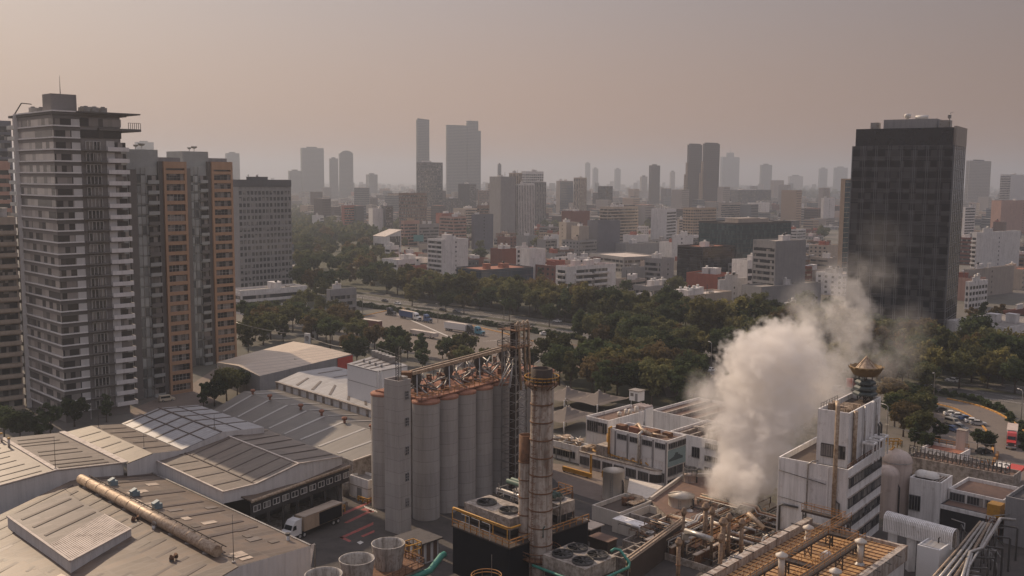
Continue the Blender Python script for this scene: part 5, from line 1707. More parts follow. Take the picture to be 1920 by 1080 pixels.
for q in range(30):
 f0 = (q + 0.5) / 31
 x, y = -1.5 + 0.35 * f0, -1.95 + 0.2 * f0
 k.lathe(x, y, [(0.42, zc * f0), (0.42, zc * f0 + 0.07)], 10)
k.build('ladder_cage', MATS['rust'], t)
MB().tube([(0.4, -1.98, 9.5), (0.4, -2.2, 9.7), (0.4, -2.2, 11), (0.7, -2.1, 11.4)], 0.12, 6).build('valve_pipe', MATS['dark_green'], t)
p = dp(987, 815, 160.0)
t = thing('chimney', 'short rusty brown chimney close behind the tall banded one', 'chimney', (p.x, p.y, 0))
zs = p.z
MB().lathe(0, 0, [(1.25, 0), (1.2, zs - 4.5)], 28).build('shell', MATS['rusty_white'], t)
MB().lathe(0, 0, [(1.21, zs - 4.5), (1.21, zs), (1.02, zs), (1.02, zs - 4)], 28).build('upper_shell', MATS['rust'], t)
for z in (zs - 4.5, zs - 7.5, zs - 10.5, zs - 13.5, zs - 16.5, zs - 19.5):
 MB().lathe(0, 0, [(1.22, z - 0.1), (1.33, z - 0.06), (1.33, z + 0.06), (1.22, z + 0.1)], 28).build('band', MATS['rust'], t)
# ------------------------------------------------------------------ navy machine house with condenser fans
pn = P(955, 1027, 8.5)
YB = rad(43.5)
t = thing('machine_house', 'dark navy clad machine house with a yellow railed roof below the silos', 'building', (pn.x, pn.y, 0), YB)
Wn, Dn = 19.0, 14.2
MB().box(0, 0, 0, Wn, Dn, 8.3).build('wall', MATS['navy'], t)
MB().box(-0.25, -0.25, 8.301, Wn + 0.2, Dn + 0.2, 8.5).build('roof_slab', MATS['dark_brown'], t)
k = railing(MB(), [(-0.1, Dn, 8.5), (-0.1, 0, 8.5), (Wn, -0.1, 8.5)], 1.2, 1.5, 0.06)
k.build('railing', MATS['orange_rail'], t)
k = railing(MB(), [(-0.1, Dn, 9.75), (-0.1, 0.4, 9.75)], 1.7, 3.0, 0.06, False)
k.tube([(0.1, Dn, 11.6), (0.0, Dn - 0.6, 11.7), (0.0, 0.5, 11.7), (0.4, 0.0, 11.7), (2.5, 0, 11.7)], 0.16, 8)
k.build('hand_rail', MATS['yellow'], t)
k = MB()
for q in range(3):
 y = 4.5 + q * 2.6
 k.bar((-0.2, y, 8.5), (-0.2, y, 11.2), 0.09)
 k.bar((-0.2, y, 11.2), (-0.2, y + 2.0, 11.2), 0.07)
 k.bar((-0.2, y, 9.9), (-0.2, y + 2.0, 9.9), 0.07)
k.build('ladder_frame', MATS['frame_white'], t)
def fan_unit(label, loc, rz, Lx, Ly, z0, z1, fans, fr, body='dirty_concrete'):
 t = thing('condenser', label, 'cooling unit', (loc[0], loc[1], z0), rz)
 h_ = z1 - z0
 MB().box(0, 0, h_ * 0.42, Lx, Ly, h_).build('casing', MATS[body], t)
 MB().box(0.3, 0.3, 0.45, Lx - 0.3, Ly - 0.3, h_ * 0.42 - 0.01).build('coil', MATS['dark_wall'], t)
 k = MB()
 for x in (0.1, Lx / 2, Lx - 0.1):
  for y in (0.1, Ly - 0.1):
   k.bar((x, y, 0), (x, y, h_ * 0.42), 0.18)
 k.build('frame', MATS['steel'], t)
 for fx, fy in fans:
  k = MB().lathe(fx, fy, [(fr + 0.1, h_ - 0.02), (fr + 0.12, h_ + 0.4), (fr, h_ + 0.4), (fr, h_ + 0.06)], 28)
  f_ = k.build('fan', MATS['dark_metal'], t)
  k = MB().cyl(fx, fy, fr, h_ + 0.01, h_ + 0.05, 28)
  k.build('shroud', MATS['black'], f_)
  k = MB()
  for q in range(8):
   a_ = q * math.pi / 4
   x1, y1 = fx + math.cos(a_) * fr * 0.93, fy + math.sin(a_) * fr * 0.93
   dx, dy = -math.sin(a_) * 0.28, math.cos(a_) * 0.28
   k.face([(fx, fy, h_ + 0.25), (x1 - dx, y1 - dy, h_ + 0.16), (x1 + dx, y1 + dy, h_ + 0.33)])
   k.face([(x1 + dx, y1 + dy, h_ + 0.31), (x1 - dx, y1 - dy, h_ + 0.14), (fx, fy, h_ + 0.23)])
  k.cyl(fx, fy, 0.28, h_ + 0.12, h_ + 0.42, 12)
  k.build('blades', MATS['dark_metal'], f_)
  k = MB()
  for q in (0.35, 0.65, 0.97):
   k.lathe(fx, fy, [(fr * q, h_ + 0.41), (fr * q, h_ + 0.44)], 24)
  for q in range(6):
   a_ = q * math.pi / 3
   k.bar((fx, fy, h_ + 0.45), (fx + math.cos(a_) * fr, fy + math.sin(a_) * fr, h_ + 0.45), 0.04)
  k.build('guard', MATS['dark_metal'], f_)
 return t
pc = P(973, 968, 12.0)
fan_unit('condenser unit with two round fans facing up on the navy house', (pc.x - 1.5, pc.y - 1.4), YB, 6.0, 11.6, 8.5, 12.0, [(2.6, 2.9), (2.6, 8.6)], 1.65)
pc = P(1052, 945, 12.0)
fan_unit('second condenser unit half hidden behind the tall chimney', (pc.x - 0.5, pc.y - 0.5), YB, 4.2, 11.6, 8.5, 12.0, [(2.1, 2.9), (2.1, 8.6)], 1.6)
t = thing('pipe_manifold', 'dark green and white manifold pipes above the condenser fans', 'pipes', (pn.x, pn.y, 8.5), YB)
for q, (x, z, mt, r_) in enumerate(((10.0, 12.9, 'pipe_grey', 0.38), (12.2, 14.0, 'dark_green', 0.42), (13.3, 14.0, 'dark_green', 0.42), (11.1, 12.2, 'ivory_panel', 0.3))):
 MB().tube([(x, 1.5, z - 8.5), (x, 13.5, z - 8.5)], r_, 10).build('pipe', MATS[mt], t)
k = MB()
for y in (2, 5.5, 9, 13):
 for x in (9.6, 14):
  k.bar((x, y, 0), (x, y, 5.6), 0.2)
 k.bar((9.6, y, 3.3), (14, y, 3.3), 0.18)
 k.bar((9.6, y, 4.9), (14, y, 4.9), 0.18)
k.build('rack', MATS['steel'], t)
k = railing(MB(), [(9.5, 13.5, 3.6), (9.5, 2, 3.6)], 1.1, 1.8, 0.06)
k.build('railing', MATS['frame_white'], t)
pf = P(1088, 1003, 6.0)
t = thing('steel_frame', 'rusty brown steel frame with a yellow pipe right of the tall chimney', 'frame', (pf.x - 5.5, pf.y + 1, 0), YB)
k = MB()
for x in (0, 3.0, 6.0):
 for y in (0, 3.5):
  k.bar((x, y, 0), (x, y, 12.0), 0.25)
for z in (6, 9, 12):
 k.bar((0, 0, z), (6, 0, z), 0.2).bar((0, 3.5, z), (6, 3.5, z), 0.2).bar((0, 0, z), (0, 3.5, z), 0.2).bar((6, 0, z), (6, 3.5, z), 0.2)
k.bar((0, 0, 6), (3, 0, 9), 0.12).bar((3, 0, 6), (6, 0, 9), 0.12)
k.build('frame', MATS['rust'], t)
MB().box(0.3, 0.3, 0, 5.7, 3.2, 8.0).build('tank_casing', MATS['dark_brown'], t)
railing(MB(), [(0, 0, 12), (6, 0, 12), (6, 3.5, 12)], 1.1, 1.5, 0.05).build('railing', MATS['orange_rail'], t)
MB().tube([(-3, 2, 13.2), (0, 2, 14.6), (3.5, 3.5, 14.6), (4.0, 4.0, 14.0), (1.5, 6.5, 13.0)], 0.2, 8).build('pipe', MATS['yellow'], t)
pq = P(1097, 1068, 7.2)
pq0 = P(1040, 1052, 7.2)
fan_unit('low grey condenser with four round fans right of the chimney foot', (pq.x, pq.y), rad(46), 7.8, 9.0, 3.2, 7.2, [(2.1, 2.2), (5.8, 2.2), (2.1, 6.5), (5.8, 6.5)], 1.65)
t = thing('green_pipe', 'sea green pipe bending round the low four fan condenser', 'pipe', (pq.x, pq.y, 0), rad(46))
MB().tube([(-1.3, 10, 5.4), (-1.3, 2, 5.4), (-1.2, -1.2, 5.4), (1, -1.6, 5.4), (9.2, -1.6, 5.4), (9.6, -1.4, 6.0), (9.6, 0.6, 7.6), (8.9, 1.2, 7.8), (8.2, 1.4, 7.5)], 0.24, 8).build('pipe', MATS['green_pipe'], t)
MB().tube([(4, -1.6, 5.4), (4.2, -3.4, 5.4), (6.2, -6.0, 5.4), (6.4, -6.3, 4.0)], 0.24, 8).build('branch', MATS['green_pipe'], t)
for x in (0, 3, 6, 9):
 MB().bar((x, -1.6, 0), (x, -1.6, 5.2), 0.2).build('support', MATS['steel'], t)
# ------------------------------------------------------------------ concrete cooling tower cups
pcs = [(P(728, 1018, 9.0), 2.72, 'cup shaped concrete cooling tower nearest the silos'), (P(669, 1047, 9.0), 2.76, 'middle cup shaped concrete cooling tower with a pale blue fan'), (P(607, 1076, 9.0), 2.8, 'cup shaped concrete cooling tower cut by the bottom edge')]
for p, r_, lab in pcs:
 t = thing('cooling_tower', lab, 'cooling tower', (p.x, p.y, 5.0), 0, 'cup shaped cooling towers')
 MB().lathe(0, 0, [(r_ - 0.55, 0), (r_ - 0.3, 1.6), (r_, 3.9), (r_ + 0.05, 4.0), (r_ - 0.12, 4.0), (r_ - 0.2, 3.6), (r_ - 0.45, 1.7), (r_ - 0.6, 0.9)], 40).build('cup', MATS['cup_concrete'], t)
 k = MB()
 for q in range(26):
  a_ = q * 2 * math.pi / 26
  k.bar(((r_ - 0.52) * math.cos(a_), (r_ - 0.52) * math.sin(a_), 0.1), ((r_ - 0.2) * math.cos(a_), (r_ - 0.2) * math.sin(a_), 2.5), 0.09)
 k.build('ribs', MATS['dirty_concrete'], t)
 k = MB().cyl(0, 0, r_ - 0.62, 0.8, 0.95, 32)
 k.build('well', MATS['black'], t)
 k = MB()
 for q in range(6):
  a_ = q * math.pi / 3 + 0.3
  x1, y1 = math.cos(a_) * (r_ - 0.65), math.sin(a_) * (r_ - 0.65)
  dx, dy = -math.sin(a_) * 0.3, math.cos(a_) * 0.3
  k.face([(0.2 * dx, 0.2 * dy, 1.5), (x1 - dx, y1 - dy, 1.35), (x1 + dx, y1 + dy, 1.7)])
 k.lathe(0, 0, [(0.5, 1.3), (0.45, 1.75), (0.02, 1.9)], 12)
 k.build('fan', MATS['blade_blue'], t)
a_, b2 = pcs[0][0] + U * 4.2 - V * 3.4, pcs[2][0] - U * 6 - V * 3.4
q4 = [a_, b2, b2 + V * 6.9, a_ + V * 6.9]
t = thing('cooling_basin', 'stained concrete basin house carrying the row of cooling tower cups', 'building', (a_.x, a_.y, 0))
put(t, 'wall', MB().prism([(p.x, p.y) for p in q4], 0, 4.75), 'dirty_concrete')
put(t, 'roof_slab', MB().prism([((p.x), (p.y)) for p in [a_ + U * .4 - V * .4, b2 - V * .4, b2 + V * 7.3, a_ + U * .4 + V * 7.3]], 4.76, 5.0), 'rust')
k = railing(MB(), [Vector((p.x, p.y, 5.0)) for p in (q4[1] - V * .3, q4[0] - V * .3 + U * .3, q4[3] + V * .3 + U * .3)], 1.1, 1.5, 0.05)
put(t, 'railing', k, 'rust')
k = railing(MB(), [Vector((p.x, p.y, 5.0)) for p in (q4[3] + V * .3 + U * .3, q4[2] + V * .3)], 1.1, 1.5, 0.06)
put(t, 'hand_rail', k, 'yellow')
p = P(752, 1052, 5.0)
t = thing('rail_cage', 'yellow ladder cage at the end of the cooling tower deck', 'ladder', (p.x + 1.2, p.y + 1.0, 0), YB)
k = railing(MB(), [(0, 0, 5), (2.6, 0, 5), (2.6, 2.2, 5), (0, 2.2, 5)], 2.2, 0.8, 0.06, closed=True)
k.bar((0.6, -0.1, 0), (0.6, -0.1, 6), 0.1).bar((1.2, -0.1, 0), (1.2, -0.1, 6), 0.1)
k.build('cage', MATS['yellow'], t)
MB().box(0, 0, 4.85, 2.6, 2.2, 5.0).build('floor', MATS['rust'], t)
c, u, v, W, D = fit(747, 784, 822, 1020, 1062, 46)
t = thing('pump_house', 'small flat roofed pump house with brown and white striped walls', 'building', (c.x, c.y, 0), rad(46))
hh = c.z
MB().box(0, 0, 0, W, D, hh - 0.25).build('wall', MATS['factory_white'], t)
MB().box(-0.6, -0.6, hh - 0.24, W + 0.6, D + 0.6, hh).build('roof', MATS['roof_dark'], t)
for q in range(3):
 part_box('door', 'brown_wall', t, *fspan('R', W * (0.08 + 0.33 * q), W * (0.26 + 0.33 * q), 0.3, hh - 0.4, 0, 0.08))
 part_box('door', 'brown_wall', t, *fspan('L', D * (0.08 + 0.33 * q), D * (0.26 + 0.33 * q), 0.3, hh - 0.4, 0, 0.08))
t = thing('green_pipe', 'thick green pipe at the bottom left of the navy house', 'pipe', P(795, 1082, 3.5), YB)
MB().tube([(-6, 0.5, 0), (2, 1.0, 0.2), (5, 1.6, 1.8), (5.8, 1.8, 1.8)], 0.55, 10).build('pipe', MATS['green_pipe'], t)
MB().box(-0.5, 0.2, -3.4, 0.5, 1.4, -0.5).build('support', MATS['concrete'], t)
p = P(912, 1079, 6)
t = thing('cage_tank', 'ring of thin orange rail hoops at the bottom edge below the navy house', 'tank', (p.x, p.y, 0))
MB().lathe(0, 0, [(2.2, 0), (2.2, 5), (0.05, 5.6)], 24).build('shell', MATS['dark_brown'], t)
k = MB()
for z in (5.6, 6.1):
 ring_ = [(2.4 * math.cos(q * math.pi / 10), 2.4 * math.sin(q * math.pi / 10), z) for q in range(21)]
 k.tube(ring_, 0.07, 6, caps=False)
for q in range(10):
 a_ = q * math.pi / 5
 k.bar((2.4 * math.cos(a_), 2.4 * math.sin(a_), 4.6), (2.4 * math.cos(a_), 2.4 * math.sin(a_), 6.1), 0.07)
k.build('rail_hoops', MATS['orange_rail'], t)
MB().bar((0.8, 1, 5), (0.8, 1, 9), 0.1).build('rod', MATS['steel'], t)
# ------------------------------------------------------------------ white modernist factory block (centre right)
def fblock(name, label, xl, xc, xr, top, base, yaw=47, wall='factory_white', roof='brown_roof', W=None, D=None, Yc=None, zb=0.0, par=0.7):
 if Yc is None:
  c, u, v, W_, D_ = fit(xl, xc, xr, top, base, yaw)
 else:
  c = dp(xc, top, Yc)
  y = rad(yaw)
  u = Vector((math.cos(y), math.sin(y), 0)); v = Vector((-math.sin(y), math.cos(y), 0))
  W_ = solve_t(lambda q: proj(c + u * q)[0], xr)
  D_ = solve_t(lambda q: -proj(c + v * q)[0], -xl)
 W, D = W or W_, D or D_
 t = thing(name, label, 'building', (c.x, c.y, zb), rad(yaw))
 h_ = c.z - zb
 wl, rf = shell(W, D, h_, par, 0.25)
 wl.build('wall', MATS[wall], t)
 rf.build('roof', MATS[roof], t)
 return t, W, D, h_
def panes(t, face, s0, s1, z0, z1, n, gl='win_room', o=0.0, fr='grey_wall'):
 """one strip of n windows with its frame"""
 part_box('window', gl, t, *fspan(face, s0, s1, z0, z1, -0.03 + o, 0.05 + o))
 k = MB()
 for q in range(n + 1):
  s = s0 + (s1 - s0) * q / n
  k.box(*fspan(face, s - 0.03, s + 0.03, z0, z1, 0.051 + o, 0.13 + o))
 k.box(*fspan(face, s0, s1, z1, z1 + 0.12, o, 0.16 + o))
 k.box(*fspan(face, s0, s1, z0 - 0.12, z0, o, 0.2 + o))
 k.build('window_frame', MATS[fr], t)
LM.append((1180, 900, 'the white factory block', 110))
t, W, D, h_ = fblock('factory_block', 'main white factory block with brown roof, grey pilasters and a poster panel', 1142, 1251, 1287, 827, 913, 46)
h2 = t
sw = D / 4.6
for q in range(4):
 s0 = q * D / 4.6 + 0.5
 panes(t, 'L', s0, s0 + sw - 0.9, h_ - 2.0, h_ - 0.9, 6, 'glass_band_dark')
 part_box('white_panel', 'ivory_panel', t, *fspan('L', s0, s0 + sw - 0.9, h_ - 4.9, h_ - 2.2, 0.0, 0.1))
 panes(t, 'L', s0, s0 + sw - 0.9, h_ - 9.6, h_ - 7.6, 5, 'glass_band_dark')
for q in range(5):
 s0 = q * D / 4.6
 part_box('pilaster', 'grey_wall', t, *fspan('L', s0, s0 + 0.3, 0, h_ - 0.3, 0.0, 0.25))
panes(t, 'R', 0.5, W * 0.5, h_ - 2.0, h_ - 0.8, 5, 'glass_band_dark')
panes(t, 'R', W * 0.54, W - 0.3, h_ - 2.0, h_ - 0.8, 5, 'glass_band_dark')
panes(t, 'R', 0.5, W * 0.5, h_ - 8.2, h_ - 6.4, 6, 'glass_band_dark')
panes(t, 'R', W * 0.54, W - 0.3, h_ - 8.2, h_ - 6.4, 6, 'glass_band_dark')
panes(t, 'R', 0.5, W - 0.3, h_ - 10.8, h_ - 9.2, 9, 'glass_band_dark')
M('poster', (0.24, 0.33, 0.35), rough=0.6, var=0.25, scale=0.5)
M('poster_dark', (0.07, 0.1, 0.11), rough=0.6)
part_box('poster', 'poster', t, *fspan('R', 0.4, W - 0.25, h_ - 6.1, h_ - 2.3, 0.0, 0.12))
k = MB()
rr = random.Random(4)
for q in range(14):
 s = W * (0.1 + 0.05 * q)
 k.box(*fspan('R', s, s + W * 0.06, h_ - 4.9, h_ - 4.9 + 0.5 + 1.2 * math.exp(-((q - 7) / 4.0) ** 2) * rr.uniform(0.6, 1.1), 0.121, 0.13))
k.build('poster_skyline', MATS['poster_dark'], t)
k = MB()
for q in range(7):
 x = W * rr.uniform(0.15, 0.7)
 y = D * rr.uniform(0.1, 0.9)
 k.box(x, y, h_ - 0.69, x + rr.uniform(0.8, 2), y + rr.uniform(0.8, 2.5), h_ + rr.uniform(-0.2, 0.7))
k.build('roof_units', MATS['rust'], t)
MB().tube([(W * 0.3, D * 0.1, h_ + 0.2), (W * 0.3, D * 0.42, h_ + 0.2)], 0.3, 8).tube([(W * 0.15, D * 0.3, h_ + 0.1), (W * 0.2, D * 0.5, h_ + 0.9), (W * 0.5, D * 0.65, h_ + 1.2), (W * .6, D * .8, h_ - 0.5)], 0.45, 8).build('roof_duct', MATS['pipe_tan'], t)
MB().box(W * 0.2, D * 0.45, h_ - 0.69, W * 0.35, D * 0.72, h_ + 0.9).build('rusty_box', MATS['silo_cap'], t)
MB().tube([(-0.6, D * 0.44, 3), (-0.6, D * 0.44, h_ + 0.4), (0.5, D * 0.44, h_ + 0.7)], 0.35, 8).build('downpipe', MATS['pipe_grey'], t)
MB().tube([(-0.6, D * 0.97, 4.5), (-0.6, D * 0.97, h_ + 0.2), (0.3, D * 0.97, h_ + 0.2)], 0.28, 8).build('yellow_pipe', MATS['yellow'], t)
c, u, v, W, D = fit(1086, 1236, 1262, 884, 914, 46)
t = thing('factory_ledge', 'low ribbon windowed storey with a rounded end in front of the white block', 'building', (c.x, c.y, 0), rad(46))
hh = c.z
Rr = 2.6
arc = [(Rr - Rr * math.cos(q * math.pi / 16), Rr - Rr * math.sin(q * math.pi / 16)) for q in range(9)]
poly = [(0, D)] + arc + [(5.6, 0), (5.6, D)]
MB().prism(poly, 0, hh - 0.3).build('wall', MATS['factory_white'], t)
MB().prism([(x - 0.1 if x < 1 else x, y - 0.1 if y < 1 else y) for x, y in poly], hh - 0.29, hh).build('parapet', MATS['dirty_concrete'], t)
for q in range(6):
 s0 = Rr + 0.3 + q * (D - Rr) / 6
 panes(t, 'L', s0, s0 + (D - Rr) / 6 - 0.6, hh - 3.0, hh - 1.1, 7, 'glass_band_dark')
k = MB()
Rg = Rr + 0.06
for q in range(8):
 a_, b2 = q * math.pi / 16, (q + 1) * math.pi / 16
 pa, pb = (Rr - Rg * math.cos(a_), Rr - Rg * math.sin(a_)), (Rr - Rg * math.cos(b2), Rr - Rg * math.sin(b2))
 k.face([(*pa, hh - 3.0), (*pb, hh - 3.0), (*pb, hh - 1.1), (*pa, hh - 1.1)])
k.build('curved_window', MATS['glass_band_dark'], t)
k, k2 = MB(), MB()
for q in range(16):
 s = rr.uniform(3, D - 1)
 k.box(rr.uniform(0.5, 3.2), s, hh + 0.01, rr.uniform(3.4, 4.6), s + rr.uniform(0.4, 1.6), hh + rr.uniform(0.3, 1.3))
 s = rr.uniform(3, D - 4)
 k2.tube([(rr.uniform(0.4, 4), s, hh + 0.6), (rr.uniform(0.4, 4), s + rr.uniform(1, 5), hh + 0.7)], rr.uniform(0.06, 0.16), 6)
k.build('roof_units', MATS['pipe_tan'], t)
k2.build('roof_pipes', MATS['yellow'], t)
MB().box(0.6, D * 0.66, hh + 0.01, 4.4, D * 0.8, hh + 2.4).build('roof_hut', MATS['dirty_concrete'], t)
MB().box(1.5, D * 0.3, hh + 0.01, 3.2, D * 0.37, hh + 2.8).build('white_stack', MATS['factory_white'], t)
t, W, D, h_ = fblock('factory_block', 'taller white end block with curtain windows and flat brown roof', 1099, 1141, 1222, 789, 905, 46, Yc=229.5)
h1top = h_
panes(t, 'L', 0.4, D - 0.4, h_ - 3.4, h_ - 0.9, 9, 'win_room')
for q in range(6):
 part_box('white_panel', 'ivory_panel', t, *fspan('L', 0.4 + q * (D - 0.8) / 6, 0.3 + (q + 1) * (D - 0.8) / 6, h_ - 6.2, h_ - 3.6, 0.0, 0.08))
k = MB()
for x, y, r_, hz_ in ((W * 0.55, D * 0.3, 0.45, 1.4), (W * 0.62, D * 0.25, 0.5, 1.2), (W * 0.74, D * 0.2, 0.5, 1.7), (W * 0.45, D * 0.4, 0.5, 0.9)):
 k.cyl(x, y, r_, h_ - 0.69, h_ - 0.69 + hz_, 12)
 k.lathe(x, y, [(r_ + 0.1, h_ - 0.69 + hz_), (0.05, h_ - 0.3 + hz_)], 12)
k.build('roof_vents', MATS['tank_cream'], t)
MB().bar((W * 0.15, D * 0.5, h_ - 0.7), (W * 0.15, D * 0.5, h_ + 1.8), 0.1).build('pole', MATS['steel'], t)
MB().tube([(-0.5, -0.3, 0), (-0.5, -0.3, h_ - 3)], 0.3, 8).build('yellow_pipe', MATS['yellow'], t)
p = P(1197, 752, h1top - 0.5)
t = thing('roof_cabin', 'small white cabin with a door on the taller block roof', 'cabin', (p.x, p.y, p.z - 0.2), rad(46))
MB().box(0, 0, 0, 2.6, 3.0, 2.6).build('wall', MATS['ivory_panel'], t)
MB().box(-0.2, -0.2, 2.61, 2.8, 3.2, 2.8).build('roof', MATS['roof_grey'], t)
part_box('door', 'grey_wall', t, *fspan('L', 0.3, 1.1, 0.0, 2.0, 0, 0.06))
part_box('window', 'win_dark', t, *fspan('L', 1.6, 2.6, 1.2, 2.0, 0, 0.06))
p = dp(1238, 770, 238)
t = thing('roof_lantern', 'white roof box with striped lantern top behind the main factory block', 'roof box', (p.x - 3.4, p.y + 1.5, 6), rad(46))
MB().box(0, 0, 0, 3.2, 4.4, p.z - 6).build('wall', MATS['ivory_panel'], t)
k = MB()
for q in range(4):
 k.tube([(-0.1, 0.6 + q * 1.05, p.z - 5.9), (3.3, 0.6 + q * 1.05, p.z - 5.9)], 0.42, 10)
k.build('lantern', MATS['tank_pink'], t)
MB().tube([(-2.6, 2, 2.2), (-1.5, 1.8, 3.6), (-0.4, 1.2, 3.6), (0.3, 0.4, 1)], 0.5, 8).build('duct', MATS['pipe_grey'], t)
t, W, D, h_ = fblock('factory_block', 'right white wing of the factory half hidden by the steam', 1256, 1352, 1420, 829, 905, 46, Yc=224)
panes(t, 'L', D * 0.05, D * 0.3, h_ - 2.2, h_ - 1.0, 6, 'glass_band_dark')
panes(t, 'L', D * 0.05, D * 0.3, h_ - 5.2, h_ - 4.0, 6, 'glass_band_dark')
panes(t, 'L', D * 0.05, D * 0.3, h_ - 8.4, h_ - 6.8, 6, 'glass_band_dark')
panes(t, 'L', D * 0.4, D * 0.55, h_ - 5.0, h_ - 2.6, 3, 'glass_band_dark')
k = MB()
for q in range(6):
 x, y = W * rr.uniform(0.1, 0.9), D * rr.uniform(0.2, 0.9)
 k.box(x, y, h_ - 0.69, x + 1.4, y + 1.4, h_ + rr.uniform(0, 1.2))
for q in range(3):
 k.bar((0.3, D * (0.4 + 0.2 * q), h_ - 0.3), (W - 0.3, D * (0.4 + 0.2 * q), h_ - 0.3), 0.5, 0.8)
k.build('roof_ribs', MATS['dirty_concrete'], t)
t, W, D, h_ = fblock('factory_block', 'low brown roofed rear block behind the main white factory block', 1222, 1336, 1420, 792, 850, 46, Yc=247)
for q in range(3):
 MB().box(0.3, D * (0.25 + 0.25 * q), h_ - 0.69, W - 0.3, D * (0.25 + 0.25 * q) + 0.6, h_ + 0.1).build('roof_rib', MATS['dirty_concrete'], t)
t, W, D, h_ = fblock('factory_annexe', 'low white annexe with clutter on its roof behind the chimney', 1000, 1086, 1104, 838, 870, 46)
panes(t, 'L', D * 0.08, D * 0.6, h_ - 3.2, h_ - 1.6, 10, 'glass_band_dark')
k, k2 = MB(), MB()
for q in range(22):
 x, y = W * rr.uniform(0.1, 0.9), D * rr.uniform(0.05, 0.95)
 k.box(x, y, h_ - 0.69, x + rr.uniform(0.5, 1.8), y + rr.uniform(0.5, 1.8), h_ + rr.uniform(-0.2, 1.0))
 k2.tube([(x, y, h_ + 0.5), (x + rr.uniform(-3, 3), y + rr.uniform(-3, 3), h_ + 0.7)], 0.15, 6)
k.build('roof_units', MATS['pipe_tan'], t)
k2.build('roof_pipes', MATS['pipe_grey'], t)
p = P(1068, 868, 0)
t = thing('gate_house', 'low brown roofed shelter beside the yellow gate under the annexe', 'shelter', (p.x, p.y, 0), rad(46))
MB().box(0, 0, 2.6, 4, 9, 2.8).build('roof', MATS['tent'], t)
for x in (0.2, 3.8):
 for y in (0.2, 4.5, 8.8):
  MB().bar((x, y, 0), (x, y, 2.6), 0.2).build('post', MATS['steel'], t)
p = P(1071, 888, 0)
t = thing('yellow_barrier', 'yellow barrier beam with a tall yellow post by the factory road', 'barrier', (p.x, p.y, 0), rad(46))
MB().box(-0.3, -6, 0.3, 0.3, 2.5, 1.3).build('beam', MATS['yellow'], t)
MB().box(0.6, -5.4, 0, 1.0, -5.0, 5.4).build('post', MATS['yellow'], t)
for y in (-5, -1, 2):
 MB().box(-0.2, y, 0, 0.2, y + 0.4, 0.3).build('foot', MATS['dark_metal'], t)
p = P(1157, 898, 0)
t = thing('yellow_barrier', 'short stack of yellow rails just left of the tall white tank', 'barrier', (p.x - 1.8, p.y, 0), rad(46))
railing(MB(), [(0, -1.5, 0), (0, 2, 0)], 1.4, 1.0, 0.12).build('rail', MATS['yellow'], t)
p = P(1070, 858, 0)
t = thing('small_tank', 'small white cone topped tank beside the annexe', 'tank', (p.x, p.y + 3, 0))
MB().cyl(0, 0, 0.8, 0, 4.2, 16).lathe(0, 0, [(1.0, 4.2), (0.05, 5.0)], 16).build('shell', MATS['tank_cream'], t)
def tent(px, py, label, L=16, Wd=12):
 p = P(px, py)
 t = thing('tensile_tent', label, 'tent', (p.x, p.y, 0), rad(46), 'brown tensile canopies behind the annexe')
 k = MB()
 n = 8
 g = {}
 for i in range(n + 1):
  for j in range(n + 1):
   a_, b2 = i / n * 2 - 1, j / n * 2 - 1
   r_ = max(abs(a_), abs(b2))
   g[i, j] = (a_ * L / 2 * (1 - 0.14 * (1 - abs(b2)) * abs(a_)), b2 * Wd / 2 * (1 - 0.14 * (1 - abs(a_)) * abs(b2)), 3.2 + 2.6 * (1 - r_) ** 1.7 + (0.5 if abs(a_) > .95 and abs(b2) > .95 else 0))
 for i in range(n):
  for j in range(n):
   k.face([g[i, j], g[i + 1, j], g[i + 1, j + 1], g[i, j + 1]])
 k.build('membrane', MATS['tent'], t)
 for a_ in (-1, 1):
  for b2 in (-1, 1):
   MB().tube([(a_ * L / 2, b2 * Wd / 2, 0), (a_ * L / 2, b2 * Wd / 2, 3.8)], 0.16, 6).build('post', MATS['frame_white'], t)
 MB().tube([(0, 0, 0), (0, 0, 6.0)], 0.14, 6).build('mast', MATS['frame_white'], t)
tent(1062, 760, 'brown tensile canopy nearest to the rusty chimney, behind it')
tent(1122, 768, 'brown tensile canopy nearest to the white cabin roofed block')
tent(1062, 800, 'front brown tensile canopy just behind the annexe roof')
